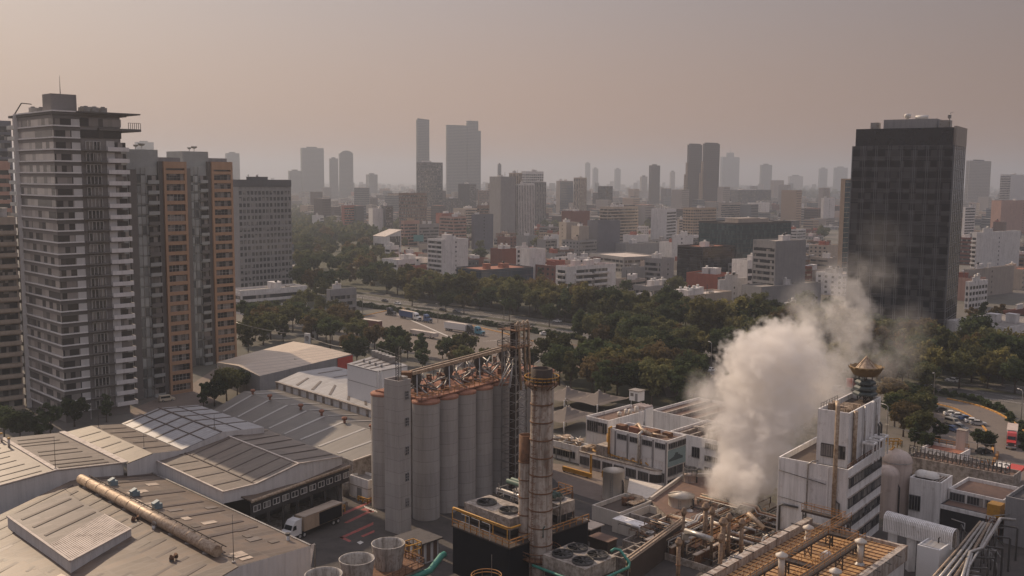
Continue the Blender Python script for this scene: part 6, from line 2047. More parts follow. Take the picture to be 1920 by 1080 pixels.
def tank(label, px, topy, rpx, base=None, Y=None, z0=0.0, cone=0.14, mat='tank_cream', dome=False, ladder=True, pipe=True):
 Y = Y or gp(px, base).y
 c = dp(px, topy, Y)
 r_ = rpx * Y / F
 t = thing('domed_tank' if dome else 'storage_tank', label, 'tank', (c.x, c.y, z0))
 h_ = c.z - z0
 if dome:
  pr = [(r_, 0), (r_, h_ - r_ * 0.75)] + [(r_ * math.cos(a_), h_ - r_ * 0.75 + r_ * 0.75 * math.sin(a_)) for a_ in [q * math.pi / 16 for q in range(1, 8)]] + [(0.02, h_)]
 else:
  pr = [(r_, 0), (r_, h_ - r_ * cone * 2), (r_ + 0.08, h_ - r_ * cone * 2 + .02), (0.02, h_)]
 MB().lathe(0, 0, pr, 40).build('shell', MATS[mat], t)
 if ladder:
  k = MB()
  for s_ in (-0.25, 0.25):
   k.bar((s_ - r_ * 0.3, -r_ * 0.98, 0), (s_ - r_ * 0.3, -r_ * 0.98, h_ - r_ * 0.3), 0.07)
  for q in range(int(h_ / 0.5) - 1):
   k.bar((-0.25 - r_ * 0.3, -r_ * 0.98, q * 0.5), (0.25 - r_ * 0.3, -r_ * 0.98, q * 0.5), 0.05)
  k.build('ladder', MATS['steel'], t)
 if pipe:
  MB().tube([(r_ * 0.8, -r_ * 0.75, 0), (r_ * 0.8, -r_ * 0.75, h_ * 0.6), (r_ * 0.62, -r_ * 0.6, h_ * 0.7)], 0.16, 6).build('pipe', MATS['dark_metal'], t)
 return t, r_, h_
tank('tall white cone roofed tank at the corner of the factory road', 1151, 876, 21, 934)
t, r_, h_ = tank('squat white tank with a shallow cone roof beside the steam vents', 1278, 922, 25, 972, z0=2.85)
MB().bar((0, 0, h_), (-r_, r_ * 0.3, h_ - r_ * 0.25), 0.2).build('stair_rail', MATS['steel'], t)
t, r_, h_ = tank('slim grey pipe wrapped tank behind the squat white tank', 1295, 886, 13, 926, z0=2.85, mat='tank_pink')
railing(MB(), [(r_ * math.cos(q * .785), r_ * math.sin(q * .785), h_ - 0.3) for q in range(8)], 1.3, 1.0, 0.05, closed=True).build('railing', MATS['steel'], t)
MB().bar((-r_ - 0.2, -0.5, 0), (-r_ - 0.2, -0.5, h_ + 2.2), 0.25).build('mast', MATS['pipe_grey'], t)
t, r_, h_ = tank('taller pinkish domed tank behind the white process tower', 1683, 843, 28, 958, mat='tank_pink', dome=True, ladder=False)
LM.append((1683, 900, 'the domed tanks', 30))
MB().lathe(0, 0, [(r_ + 0.02, h_ - r_ * 0.8), (r_ + 0.1, h_ - r_ * .76), (r_ + 0.02, h_ - r_ * .72)], 32).build('seam', MATS['pipe_grey'], t)
k = MB()
k.bar((-2.5, 0.5, h_ - 1.6), (-0.5, 0.5, h_ + 0.5), 0.9, 0.12)
railing(k, [(-3.2, -0.6, h_ + 0.6), (0.6, -0.6, h_ + 0.6), (0.6, 1.2, h_ + 0.6), (-3.2, 1.2, h_ + 0.6)], 1.4, 0.9, 0.07, closed=True)
k.build('walkway', MATS['yellow'], t)
tank('shorter pinkish domed tank in front of the taller one', 1664, 872, 23, 966, mat='tank_pink', dome=True, ladder=False)
t, W, D, h_ = fblock('utility_block', 'flat roofed utility block with white parapets and pipe loops on its roof', 1110, 1161, 1222, 962, 990, 46, wall='tank_cream', roof='basin_floor', par=0.9)
k = MB()
for q in range(5):
 k.tube([(W * 0.5, 0.6 + q * 0.45, h_ + 0.2), (W * 0.85, 0.6 + q * 0.45, h_ + 0.2), (W * 0.9 + q * 0.3, 1.2 + q * 0.3, h_ + 0.2), (W * 0.9 + q * 0.3, 5, h_ + 0.2)], 0.13, 6)
k.build('pipe_loops', MATS['pipe_tan'], t)
for x, y in ((W * 0.62, D * 0.55), (W * 0.72, D * 0.42)):
 MB().cyl(x, y, 0.6, h_ - 0.85, h_ + 0.5, 14).lathe(x, y, [(0.7, h_ + 0.5), (0.7, h_ + 0.7), (0.05, h_ + 0.8)], 14).build('roof_vent', MATS['rust'], t)
k = MB()
for q in range(7):
 k.bar((0.1, D * (q + 0.5) / 7, h_ * 0.35), (-0.0, D * (q + 0.5) / 7, h_ - 0.2), 0.1)
t, W, D, h_ = fblock('open_basin', 'white walled open basin house with dark water pits', 1148, 1200, 1268, 989, 1013, 46, wall='tank_cream', roof='basin_floor', par=1.5)
k = MB()
k.box(W * 0.45 - 0.25, 0.3, h_ - 1.59, W * 0.45 + 0.25, D - 0.3, h_ - 0.01)
k.box(W * 0.45 + 0.26, D * 0.4 - 0.2, h_ - 1.58, W - 0.3, D * 0.4 + 0.2, h_ - 0.4)
k.build('partition_grid', MATS['dirty_concrete'], t)
MB().box(0.0, 0.0, h_ + 0.005, W * 0.22, D, h_ + 0.12).build('cover', MATS['factory_white'], t)
t, W, D, h_ = fblock('open_basin', 'lower row of open concrete basins with brown floors', 1146, 1166, 1222, 1047, 1076, 47, wall='dirty_concrete', roof='basin_floor', par=1.0)
for q in range(1, 4):
 MB().box(W * q / 4 - 0.2, 0.3, h_ - 0.99, W * q / 4 + 0.2, D - 0.3, h_ - 0.01).build('partition', MATS['dirty_concrete'], t)
tp = [P(*q, 2.8) for q in ((1220, 939), (1281, 895), (1348, 893), (1350, 965), (1268, 982))]
t = thing('tank_terrace', 'flat brown roof terrace with a pale parapet carrying the two small tanks', 'terrace', (tp[0].x, tp[0].y, 0))
put(t, 'wall', MB().prism([(p.x, p.y) for p in tp], 0, 2.75), 'dirty_concrete')
put(t, 'roof', MB().prism([(p.x, p.y) for p in tp], 2.755, 2.82), 'brown_roof')
k = MB()
for p, q in ((tp[0], tp[1]), (tp[1], tp[2])):
 k.bar(p + Vector((0, 0, 0.35)), q + Vector((0, 0, 0.35)), 0.45, 0.8)
put(t, 'parapet', k, 'tank_cream')
q4 = [P(1180, 897, 3.2), P(1243, 911, 3.2), P(1214, 935, 2.5), P(1176, 923, 2.5)]
t = thing('forecourt_canopy', 'pale flat canopy between the tall white tank and the ribbon windowed storey', 'canopy', (q4[3].x, q4[3].y, 0))
put(t, 'roof', slab(MB(), q4, 0.15), 'tank_cream')
for p in q4:
 put(t, 'post', MB().bar((p.x, p.y, 0), (p.x, p.y, p.z - 0.2), 0.2), 'steel')
pa, pb = P(1280, 976, 4.6), P(1178, 1050, 4.6)
t = thing('retaining_wall', 'long dark brown wall with a pale pipe lined top beside the basins', 'wall', (pb.x, pb.y, 0))
put(t, 'wall', MB().bar(pa + Vector((0, 0, -2.3)), pb + Vector((0, 0, -2.3)), 0.7, 4.4), 'dark_brown')
nn = (pb - pa).cross(Vector((0, 0, 1))).normalized()
put(t, 'coping', MB().bar(pa, pb, 1.0, 0.2), 'roof_hall')
for o in (-0.3, 0.35):
 put(t, 'pipe', MB().tube([pa + nn * o + Vector((0, 0, .3)), pb + nn * o + Vector((0, 0, .3)), pb + nn * o + Vector((0, 0, -2))], 0.16, 8), 'pipe_tan')
p = P(1125, 985, 2.5)
t = thing('shelter_box', 'flat brown roofed shelter box below the utility block', 'shelter', (p.x - 2, p.y - 2, 0), rad(46))
MB().box(0, 0, 0, 3.2, 4.2, 2.4).build('wall', MATS['dark_brown'], t)
MB().box(-0.5, -0.5, 2.41, 3.7, 4.7, 2.6).build('roof', MATS['roof_hall'], t)
p = P(1158, 1010, 2.2)
t = thing('shelter_box', 'dark brown equipment box between the basins and the fan condenser', 'shelter', (p.x - 2, p.y - 2, 0), rad(46))
MB().box(0, 0, 0, 2.6, 4.2, 2.2).build('wall', MATS['dark_brown'], t)
MB().box(-0.2, -0.2, 2.21, 2.8, 4.4, 2.35).build('roof', MATS['brown_roof'], t)
t, W, D, h_ = fblock('boiler_house', 'broad brown roofed boiler house with walled roof lanes at the bottom centre', 1190, 1400, 1540, 1085, 1110, 47, wall='dirty_concrete', roof='basin_floor', Yc=160.0, W=30, D=26)
bh, bW, bD, bz = t, W, D, h_
for q in range(1, 5):
 MB().box(0.3, bD * q / 5 - 0.2, bz - 0.68, bW - 0.3, bD * q / 5 + 0.2, bz + 1.1).build('lane_wall', MATS['rust'], t)
 MB().box(0.2, bD * q / 5 - 0.4, bz + 1.105, bW - 0.2, bD * q / 5 + 0.4, bz + 1.3).build('lane_cap', MATS['roof_hall'], t)
for q in range(1, 4):
 k = MB()
 for s_ in (-0.45, 0.45):
  k.bar((0.5, bD * q / 5 + s_ + 1.2, bz + 0.9), (bW * 0.8, bD * q / 5 + s_ + 1.2, bz + 0.9), 0.12)
  k.bar((0.5, bD * q / 5 + s_ + 1.2, bz - 0.1), (bW * 0.8, bD * q / 5 + s_ + 1.2, bz - 0.1), 0.12)
 for i in range(22):
  x = 0.5 + i * bW * 0.8 / 22
  k.bar((x, bD * q / 5 + 0.75, bz + (0.9 if i % 2 else -0.1)), (x + bW * 0.8 / 22, bD * q / 5 + 0.75, bz + (-0.1 if i % 2 else 0.9)), 0.08)
 k.build('lattice_girder', MATS['pipe_tan'], t)
rr = random.Random(21)
t = thing('pipework', 'tangle of brown and grey pipes on the boiler house roof below the steam', 'pipes', bh.location + Vector((0, 0, bz)), rad(47))
for grp, (mt, n_, rmin, rmax) in enumerate((('pipe_tan', 80, 0.07, 0.2), ('pipe_grey', 64, 0.08, 0.28), ('rust', 60, 0.06, 0.16), ('dark_metal', 60, 0.05, 0.14))):
 k = MB()
 for i in range(n_):
  x, y = bW * rr.uniform(0.02, 1.0), bD * rr.uniform(0.02, 0.98)
  z = rr.uniform(0.1, 2.2)
  L = rr.uniform(1.5, 8)
  r_ = rr.uniform(rmin, rmax)
  if rr.random() < 0.5:
   pts = [(x, y, 0), (x, y, z), (x + L, y, z), (x + L, y, z - rr.uniform(0, z))]
  else:
   pts = [(x, y, 0), (x, y, z), (x, y + L * 0.7, z), (x, y + L * 0.7, z - rr.uniform(0, z))]
  k.tube(pts, r_, 6)
 k.build(('tan_pipes', 'grey_pipes', 'rusty_pipes', 'dark_pipes')[grp], MATS[mt], t)
for i in range(60):
 x, y = bW * rr.uniform(0.05, 0.95), bD * rr.uniform(0.05, 0.95)
 part_box('machine_box', rr.choice(['dark_brown', 'pipe_grey', 'rust', 'dirty_concrete']), t, x, y, -0.3, x + rr.uniform(0.3, 1.4), y + rr.uniform(0.3, 1.4), rr.uniform(0.3, 1.5))
rr = random.Random(31)
for lab, ax_, y0_, z_, mts in (('main bundle of long pipes running up the boiler house roof', 'x', bD * 0.62, 2.2, ('pipe_grey', 'pipe_tan', 'rust', 'pipe_grey', 'frame_white')), ('second bundle of long pipes on boiler house roof by the ochre roof parapet', 'x', bD * 0.12, 1.6, ('pipe_tan', 'rust', 'pipe_grey')), ('cross bundle of pipes under the steam vents', 'y', bW * 0.78, 2.8, ('pipe_grey', 'rust', 'pipe_tan', 'dark_green')), ('lower cross bundle of rusty pipes at the basins', 'y', bW * 0.42, 1.7, ('rust', 'pipe_tan', 'pipe_grey'))):
 t = thing('pipe_bundle', lab, 'pipes', bh.location + Vector((0, 0, bz)), rad(47))
 L = bW * 0.95 if ax_ == 'x' else bD * 0.95
 q3 = (lambda s, o, z: (s, y0_ + o, z)) if ax_ == 'x' else (lambda s, o, z: (y0_ + o, s, z))
 for i, mt in enumerate(mts):
  o = i * 0.62
  r_ = rr.uniform(0.12, 0.26)
  k = MB().tube([q3(0.5, o, -0.5), q3(0.5, o, z_), q3(L * 0.45, o, z_), q3(L * 0.48, o, z_ + 0.9), q3(L * 0.6, o, z_ + 0.9), q3(L * 0.63, o, z_), q3(L, o, z_), q3(L, o, 0)], r_, 8)
  for f0 in range(1, 8):
   if f0 not in (4, 5):
    k.tube([q3(L * f0 / 8 - 0.06, o, z_), q3(L * f0 / 8 + 0.06, o, z_)], r_ * 1.45, 8)
  k.build('pipe', MATS[mt], t)
 for f0 in range(6):
  s = 0.8 + (L - 1.4) * f0 / 5
  k = MB().bar(q3(s, -0.5, -0.6), q3(s, -0.5, z_ - 0.3), 0.16).bar(q3(s, len(mts) * .62, -0.6), q3(s, len(mts) * .62, z_ - 0.3), 0.16)
  k.bar(q3(s, -0.7, z_ - 0.3), q3(s, len(mts) * .62 + .2, z_ - 0.3), 0.18)
  k.build('support', MATS['steel'], t)
t = thing('roof_walkway', 'rusty railed walkway crossing the boiler house roof', 'walkway', bh.location + Vector((0, 0, bz)), rad(47))
MB().box(2, bD * 0.44, 1.7, bW * 0.9, bD * 0.44 + 1.1, 1.8).build('floor', MATS['rust'], t)
for o in (0, 1.1):
 railing(MB(), [(2, bD * 0.44 + o, 1.8), (bW * 0.9, bD * 0.44 + o, 1.8)], 1.1, 1.7, 0.035).build('railing', MATS['orange_rail'], t)
for q in range(7):
 MB().bar((2.5 + q * (bW * 0.9 - 3) / 6, bD * 0.44 + 0.5, -0.6), (2.5 + q * (bW * 0.9 - 3) / 6, bD * 0.44 + 0.5, 1.7), 0.2).build('post', MATS['dark_metal'], t)
for i, (x, y, r_, h_, lab) in enumerate(((bW * 0.9, bD * 0.8, 1.1, 2.6, 'small cream drum tank near the steam vents on the boiler house'), (bW * 0.62, bD * 0.9, 0.9, 2.2, 'small grey drum tank among the pipe bundles'), (bW * 0.3, bD * 0.75, 1.0, 2.4, 'small rusty drum tank near the lower basins'))):
 p = bh.location + Vector((math.cos(rad(47)) * x - math.sin(rad(47)) * y, math.sin(rad(47)) * x + math.cos(rad(47)) * y, bz - 0.7))
 t = thing('drum_tank', lab, 'tank', p)
 MB().cyl(0, 0, r_, 0, h_, 18).lathe(0, 0, [(r_, h_), (r_ * 0.6, h_ + 0.35), (0.02, h_ + 0.45)], 18).build('shell', MATS[('tank_cream', 'pipe_grey', 'rust')[i]], t)
 MB().tube([(r_, 0, 0.4), (r_ + 0.8, 0, 0.4), (r_ + 0.8, 0, 2.4)], 0.12, 6).build('pipe', MATS['steel'], t)
M('flue_brown', (0.27, 0.19, 0.13), rough=0.6, metal=0.3, var=0.3, scale=1.2, dirt=(0.1, 0.06, 0.04), dirt_at=0.52)
STK = [(1281, 952, 1000, 0.34, 'first slim capped flue left of the steam, by the squat white tank'), (1322, 942, 1000, 0.5, 'thick brown capped flue where the steam begins'), (1334, 950, 1010, 0.34, 'slim capped flue standing just right of the thick brown one'), (1355, 970, 1018, 0.55, 'funnel topped brown flue under the steam column'), (1366, 962, 1010, 0.42, 'smoking brown flue with a wide cap, centre of the pipe tangle'), (1390, 972, 1015, 0.45, 'brown flue wreathed by the right hand steam'), (1272, 1008, 1052, 0.42, 'stout tan flue on the wall of the lower basins'), (1350, 1000, 1068, 0.42, 'tall tan flue in front of the funnel topped one')]
for px, ty, by, r_, lab in STK:
 p = P(px, by, 5.2)
 tz = dp(px, ty, p.y).z
 t = thing('flue', lab, 'flue', (p.x, p.y, bz - 0.7))
 h_ = tz - bz + 0.7
 r_ *= 0.82
 MB().cyl(0, 0, r_, 0, h_ - 0.9, 14).build('pipe', MATS['flue_brown'], t)
 MB().lathe(0, 0, [(r_ + 0.02, h_ - 1.5), (r_ * 1.8, h_ - 0.9), (r_ * 1.8, h_ - 0.75), (r_ * 0.85, h_ - 0.05), (0.05, h_)], 14, smooth=False).build('cap', MATS['flue_brown'], t)
 MB().lathe(0, 0, [(r_, h_ * 0.45), (r_ * 1.35, h_ * 0.45 + .05), (r_ * 1.35, h_ * 0.45 + .15), (r_, h_ * 0.45 + .2)], 14).build('flange', MATS['rust'], t)
p0, p1 = P(1285, 995, 6.6), P(1335, 1011, 6.6)
t = thing('silver_duct', 'shiny silver duct lying across the pipe tangle', 'duct', p0)
put(t, 'shell', MB().tube([p0, p1], 0.5, 14), 'pipe_grey')
put(t, 'saddle', MB().box(p0.x - .5, p0.y - .5, 5, p0.x + .5, p0.y + .5, 6.1), 'steel')
p0, p1 = P(1402, 962, 7.4), P(1432, 990, 5.4)
t = thing('tan_duct', 'sloping tan duct right of the steam source', 'duct', p0)
put(t, 'shell', MB().tube([p0, p1], 0.45, 14), 'pipe_tan')
p = P(1420, 1035, 7.4)
t = thing('cabinet', 'plain white metal cabinet on legs beside the orange roof', 'cabinet', (p.x - 3, p.y - 1.5, bz - 0.7), rad(47))
MB().box(0, 0, 1.4, 4.6, 4.0, 3.8).build('casing', MATS['ivory_panel'], t)
for x in (0.1, 4.4):
 for y in (0.1, 3.8):
  MB().bar((x, y, 0), (x, y, 1.4), 0.15).build('leg', MATS['steel'], t)
# ------------------------------------------------------------------ white process tower
t, W, D, h_ = fblock('process_tower', 'stained white process tower with long bands of dark windows on its right side', 1460, 1591, 1655, 881, 1048, 52, roof='basin_floor', par=1.1)
jt, jW, jD, jz = t, W, D, h_
LM.append((1560, 950, 'the white process tower', 95))
for i in range(4):
 z1 = h_ - 1.9 - i * 3.75
 panes(t, 'R', 0.4, W - 0.5, z1 - 1.55, z1, 22, 'win_mid', fr='dark_metal')
 part_box('ledge', 'dirty_concrete', t, *fspan('R', 0.0, W, z1 + 0.25, z1 + 0.4, 0, 0.25))
k = MB()
for s_ in (0.02, 0.28, 0.72, 0.98):
 k.box(*fspan('L', D * s_ - 0.12, D * s_ + 0.12, 0, h_ - 0.3, 0, 0.14))
k.build('pilasters', MATS['factory_white'], t)
part_box('wall_patch', 'white_wall', t, *fspan('L', D * 0.27, D * 0.53, h_ - 8.5, h_ - 2.8, 0, 0.05))
for pts, r_, mt in (([(-0.5, D * 0.17, 0), (-0.5, D * 0.17, h_ + 11.2), (0.3, D * 0.2, h_ + 12)], 0.42, 'pipe_tan'), ([(-0.3, D * 0.56, 3), (-0.3, D * 0.56, h_ - 0.3), (-0.1, D * 0.5, h_ + 0.4), (0.8, D * 0.45, h_ + 0.4)], 0.14, 'pipe_grey'), ([(-0.3, D * 0.95, 0), (-0.3, D * 0.95, h_ - 9.2), (-0.3, D * 0.9, h_ - 8.8), (-0.3, D * 0.68, h_ - 8.8)], 0.2, 'dark_metal'), ([(-0.3, D * 0.1, h_ - 16), (-0.3, D * 0.1, h_ - 6.5), (-0.3, D * 0.17, h_ - 6.0)], 0.16, 'dark_metal'), ([(-0.3, D * 0.3, h_ - 3.4), (-0.3, D * 0.98, h_ - 2.4)], 0.07, 'dark_metal'), ([(-0.3, D * 0.2, h_ - 8.2), (-0.3, D * 0.98, h_ - 7.4)], 0.06, 'dark_metal')):
 MB().tube(pts, r_, 8).build('pipe', MATS[mt], t)
railing(MB(), [(0.3, 0.3, h_ - .2), (W - 0.3, 0.3, h_ - .2)], 0.9, 1.5, 0.04).build('railing', MATS['rust'], t)
pb = dp(1589, 862, gp(1591, 881, jz).y + 4.2)
t = thing('roof_house', 'white windowed house with pipes on top of the process tower', 'building', (pb.x, pb.y, jz - 1.0), rad(52))
pc = dp(1589, 775, pb.y)
hp = pc.z - jz + 1.0
W = solve_t(lambda q: proj(pc + Vector((math.cos(rad(52)), math.sin(rad(52)), 0)) * q)[0], 1655)
D = solve_t(lambda q: -proj(pc + Vector((-math.sin(rad(52)), math.cos(rad(52)), 0)) * q)[0], -1530)
W = min(W, jW - 1.2)
wl, rf = shell(W, D, hp, 1.0, 0.25)
wl.build('wall', MATS['factory_white'], t)
rf.build('roof', MATS['basin_floor'], t)
panes(t, 'L', D * 0.08, D * 0.85, 1.7, 3.9, 10, 'win_room', fr='dark_metal')
for x, r_ in ((W * 0.12, 0.4), (W * 0.42, 0.2), (W * 0.8, 0.25)):
 MB().tube([(x, -0.45, 0.2), (x, -0.45, hp + 0.1)], r_, 8).build('pipe', MATS['pipe_tan' if r_ > .3 else 'pipe_grey'], t)
for x in (W * 0.82, W * 0.9):
 MB().tube([(x, -0.9, 0), (x, -0.9, 5.2), (x + 0.2, -0.5, 5.6)], 0.2, 8).build('pipe', MATS['dark_metal'], t)
part_box('pier', 'factory_white', t, W * 0.66, -0.4, 0, W * 0.72, 0.0, hp)
k = MB()
for q in range(6):
 k.box(W * 0.28 + q * 1.0, D * 0.25, hp - 0.98, W * 0.28 + q * 1.0 + 0.5, D * 0.8, hp - 0.4)
for q in range(14):
 x, y = W * rr.uniform(0.05, 0.4), D * rr.uniform(0.15, 0.85)
 k.box(x, y, hp - 0.99, x + 0.8, y + 0.8, hp + rr.uniform(-0.6, 0.5))
k.build('roof_units', MATS['pipe_tan'], t)
k = railing(MB(), [(0.4, D - 0.4, hp), (W * 0.5, D - 0.4, hp)], 1.0, 1.4, 0.04)
k.build('railing', MATS['steel'], t)
hy, hW, hD = t, W, D
k = thing('vent_gantry', 'white open vent frame beside the roof house', 'frame', hy.location, rad(52))
for x in (W * 0.35, W * 0.55, W * 0.72):
 q_ = MB()
 for a_ in (0, 2.0):
  for b2 in (-2.6, -0.6):
   q_.bar((x + a_, b2, 0), (x + a_, b2, 3.6), 0.22)
 q_.bar((x, -2.6, 3.6), (x + 2, -2.6, 3.6), 0.3).bar((x, -0.6, 3.6), (x + 2, -0.6, 3.6), 0.3).bar((x, -2.6, 3.6), (x, -0.6, 3.6), 0.3).bar((x + 2, -2.6, 3.6), (x + 2, -0.6, 3.6), 0.3)
 q_.build('frame', MATS['factory_white'], k)
pg = Vector((hy.location.x, hy.location.y, jz - 1 + hp - 0.4)) + Vector((math.cos(rad(52)), math.sin(rad(52)), 0)) * (hW - 1.6) + Vector((-math.sin(rad(52)), math.cos(rad(52)), 0)) * (hD * 0.45)
t = thing('beacon', 'dull golden bowl on a stack of dark discs above the process tower roof', 'beacon', (pg.x, pg.y, pg.z - 0.6), rad(40))
sc_ = pg.y / F
k = MB()
for q in range(4):
 a_ = q * math.pi / 2 + .4
 k.bar((1.4 * math.cos(a_), 1.4 * math.sin(a_), 0), (1.2 * math.cos(a_), 1.2 * math.sin(a_), 5.2), 0.16)
 k.bar((1.4 * math.cos(a_), 1.4 * math.sin(a_), 0), (1.2 * math.cos(a_ + 1.57), 1.2 * math.sin(a_ + 1.57), 2.0), 0.1)
k.build('legs', MATS['dark_metal'], t)
for z, r_ in ((1.6, 2.3), (2.7, 2.15), (3.8, 1.95)):
 MB().lathe(0, 0, [(0.4, z - 0.2), (r_, z - 0.25), (r_ + 0.05, z + 0.15), (r_ * 0.8, z + 0.5), (0.4, z + 0.55)], 6, smooth=False).build('disc', MATS['beacon_teal'], t)
b_ = MB().lathe(0, 0, [(1.0, 5.0), (2.3, 5.3), (2.9, 6.2), (3.1, 7.0), (2.9, 7.05), (2.5, 6.2), (1.0, 5.8)], 28)
bw = b_.build('bowl', MATS['gold'], t)
for q in range(16):
 a_ = q * math.pi / 8
 ca, sa = math.cos(a_), math.sin(a_)
 k = MB()
 for w0, z0, w1, z1, r0, r1 in ((0.5, 6.4, 0.45, 6.8, 2.95, 3.3), (0.45, 6.8, 0.25, 7.05, 3.3, 3.4)):
  k.face([(r0 * ca - w0 * sa, r0 * sa + w0 * ca, z0), (r0 * ca + w0 * sa, r0 * sa - w0 * ca, z0), (r1 * ca + w1 * sa, r1 * sa - w1 * ca, z1), (r1 * ca - w1 * sa, r1 * sa + w1 * ca, z1)])
 k.build('petal', MATS['gold'], bw)
k = MB()
for q in range(7):
 a_ = q * 2 * math.pi / 7
 k.bar((2.6 * math.cos(a_), 2.6 * math.sin(a_), 6.4), (0, 0, 9.0), 0.14)
k.lathe(0, 0, [(2.3, 6.3), (1.2, 7.6), (0.1, 8.8)], 14)
k.build('spire', MATS['pipe_tan'], bw)
# ------------------------------------------------------------------ orange roof with catwalks (front right)
kA, kB = P(1518, 984, 7.0), P(1697, 1028, 7.0)
KW = (kA - kB).length
KL = 40.0
ko = kB - U * KL
t = thing('ochre_roof_house', 'factory hall with a ribbed ochre roof between pale parapets at the bottom right', 'building', (ko.x, ko.y, 0), YW)
LM.append((1580, 1050, 'the ochre ribbed roof', 90))
MB().box(0, 0, 0, KL, KW, 6.6).build('wall', MATS['factory_white'], t)
k = MB().box(0.3, 0.6, 6.61, KL - 0.5, KW - 0.6, 6.95)
k.build('roof', MATS['roof_ochre'], t)
k = MB()
q = 1.0
while q < KL - 0.8:
 k.box(q, 0.62, 6.951, q + 0.13, KW - 0.62, 7.08)
 q += 1.45
k.build('purlins', MATS['rust'], t)
k = MB().box(-0.1, KW - 0.6, 5.0, KL - 0.3, KW + 0.6, 8.3)
k.build('parapet', MATS['rusty_white'], t)
k = MB().box(0, -0.45, 5.0, KL, 0.6, 7.6)
k.build('parapet', MATS['rusty_white'], t)
k = MB().box(KL - 0.5, 0.61, 5.5, KL + 0.1, KW - 0.61, 7.5)
k.build('parapet', MATS['rusty_white'], t)
k = MB()
for q in range(9):
 k.bar((q * 4.2 + 1, KW - 0.8, 8.36), (q * 4.2 + 1, KW + 1.1, 8.36), 0.14)
 k.bar((q * 4.2 + 1, -1.4, 7.4), (q * 4.2 + 1, 0.8, 7.66), 0.12)
k.build('gutter_spouts', MATS['dark_metal'], t)
def kl(px, py, z):
 p = P(px, py, z) - ko
 return (p.dot(U), p.dot(V))
def catwalk(label, x0, y0, x1, y1, z, wd=1.1):
 tt = thing('catwalk', label, 'catwalk', (ko.x, ko.y, 0), YW)
 a_, b2 = Vector((x0, y0, z)), Vector((x1, y1, z))
 d_ = (b2 - a_).normalized()
 n_ = Vector((-d_.y, d_.x, 0)) * wd / 2
 k = MB()
 k.bar(a_ + Vector((0, 0, -.06)), b2 + Vector((0, 0, -.06)), wd, 0.1)
 for s_ in (-1, 1):
  k.bar(a_ + n_ * s_ + Vector((0, 0, -.2)), b2 + n_ * s_ + Vector((0, 0, -.2)), 0.12, 0.35)
 k.build('floor', MATS['dark_brown'], tt)
 for s_ in (-1, 1):
  railing(MB(), [a_ + n_ * s_, b2 + n_ * s_], 1.15, 1.8, 0.03).build('railing', MATS['orange_rail'], tt)
 L = (b2 - a_).length
 n = max(1, int(L / 7))
 for i in range(n + 1):
  p = a_ + d_ * min(L - 0.3, 0.3 + i * L / n)
  k = MB()
  for s_ in (-1, 1):
   q = p + n_ * s_
   k.bar((q.x, q.y, 7.0), (q.x, q.y, z - 0.2), 0.16)
  qa, qb = p + n_, p - n_
  k.bar((qa.x, qa.y, 7.2), (qb.x, qb.y, z - 0.4), 0.09).bar((qb.x, qb.y, 7.2), (qa.x, qa.y, z - 0.4), 0.09)
  k.build('trestle', MATS['dark_metal'], tt)
 return tt
ZK = 9.6
xa, ya = kl(1552, 968, ZK)
xb, yb = kl(1462, 1080, ZK)
ym = (ya + yb) / 2
catwalk('left long orange railed catwalk above the ochre roof', xb - 8, ym, xa + 1.5, ym, ZK)
xc_, yc_ = kl(1598, 1006, ZK)
xd_, yd_ = kl(1540, 1078, ZK)
ym2 = (yc_ + yd_) / 2
catwalk('right long orange railed catwalk above the ochre roof', xd_ - 8, ym2, xc_, ym2, ZK)
catwalk('far cross catwalk joining the two long ones over the ochre roof', xc_ - 0.6, ym2 + 0.6, xc_ - 0.6, ym - 0.6, ZK)
xe, ye = kl(1500, 1055, ZK)
catwalk('near cross catwalk joining the two long ones over the ochre roof', xe, ym2 + 0.6, xe, ym - 0.6, ZK)
xf, yf = kl(1490, 950, ZK)
catwalk('short catwalk from the left long one along the white process tower', xa + 0.6, ym + 0.6, xa + 0.6, ym + 8, ZK)
for i, (px, ty, by, lab) in enumerate(((1515, 983, 1010, 'mushroom vent at the far left corner of the ochre roof'), (1612, 1008, 1058, 'tall mushroom vent by the right catwalk on the ochre roof'), (1464, 1034, 1090, 'mushroom vent beside left catwalk near the bottom edge'), (1565, 1064, 1105, 'mushroom vent between the two long catwalks at the bottom edge'))):
 p = P(px, by, 7.0)
 hv = dp(px, ty, p.y).z - 7.0
 hv = min(max(hv, 2.5), 6.0)
 tt = thing('mushroom_vent', lab, 'roof vent', p, 0, 'mushroom vents on the ochre roof')
 MB().cyl(0, 0, 0.5, -0.1, hv - 0.8, 16).build('pipe', MATS['tank_cream'], tt)
 MB().lathe(0, 0, [(0.5, hv - 1.0), (0.95, hv - 0.75), (0.95, hv - 0.5), (0.05, hv)], 16).build('hood', MATS['tank_cream'], tt)
 MB().lathe(0, 0, [(0.8, 0.0), (0.52, 0.4)], 16).build('flashing', MATS['pipe_grey'], tt)
p = P(1548, 1050, 7.1)
tt = thing('roof_fan', 'white drum fan lying on the ochre roof between the catwalks', 'roof fan', p, YW)
MB().tube([(-0.7, 0, 0.7), (0.7, 0, 0.7)], 0.75, 14).build('drum', MATS['tank_white'], tt)
MB().box(-0.9, -0.6, 0.0, 0.9, 0.6, 0.12).build('base', MATS['rust'], tt)
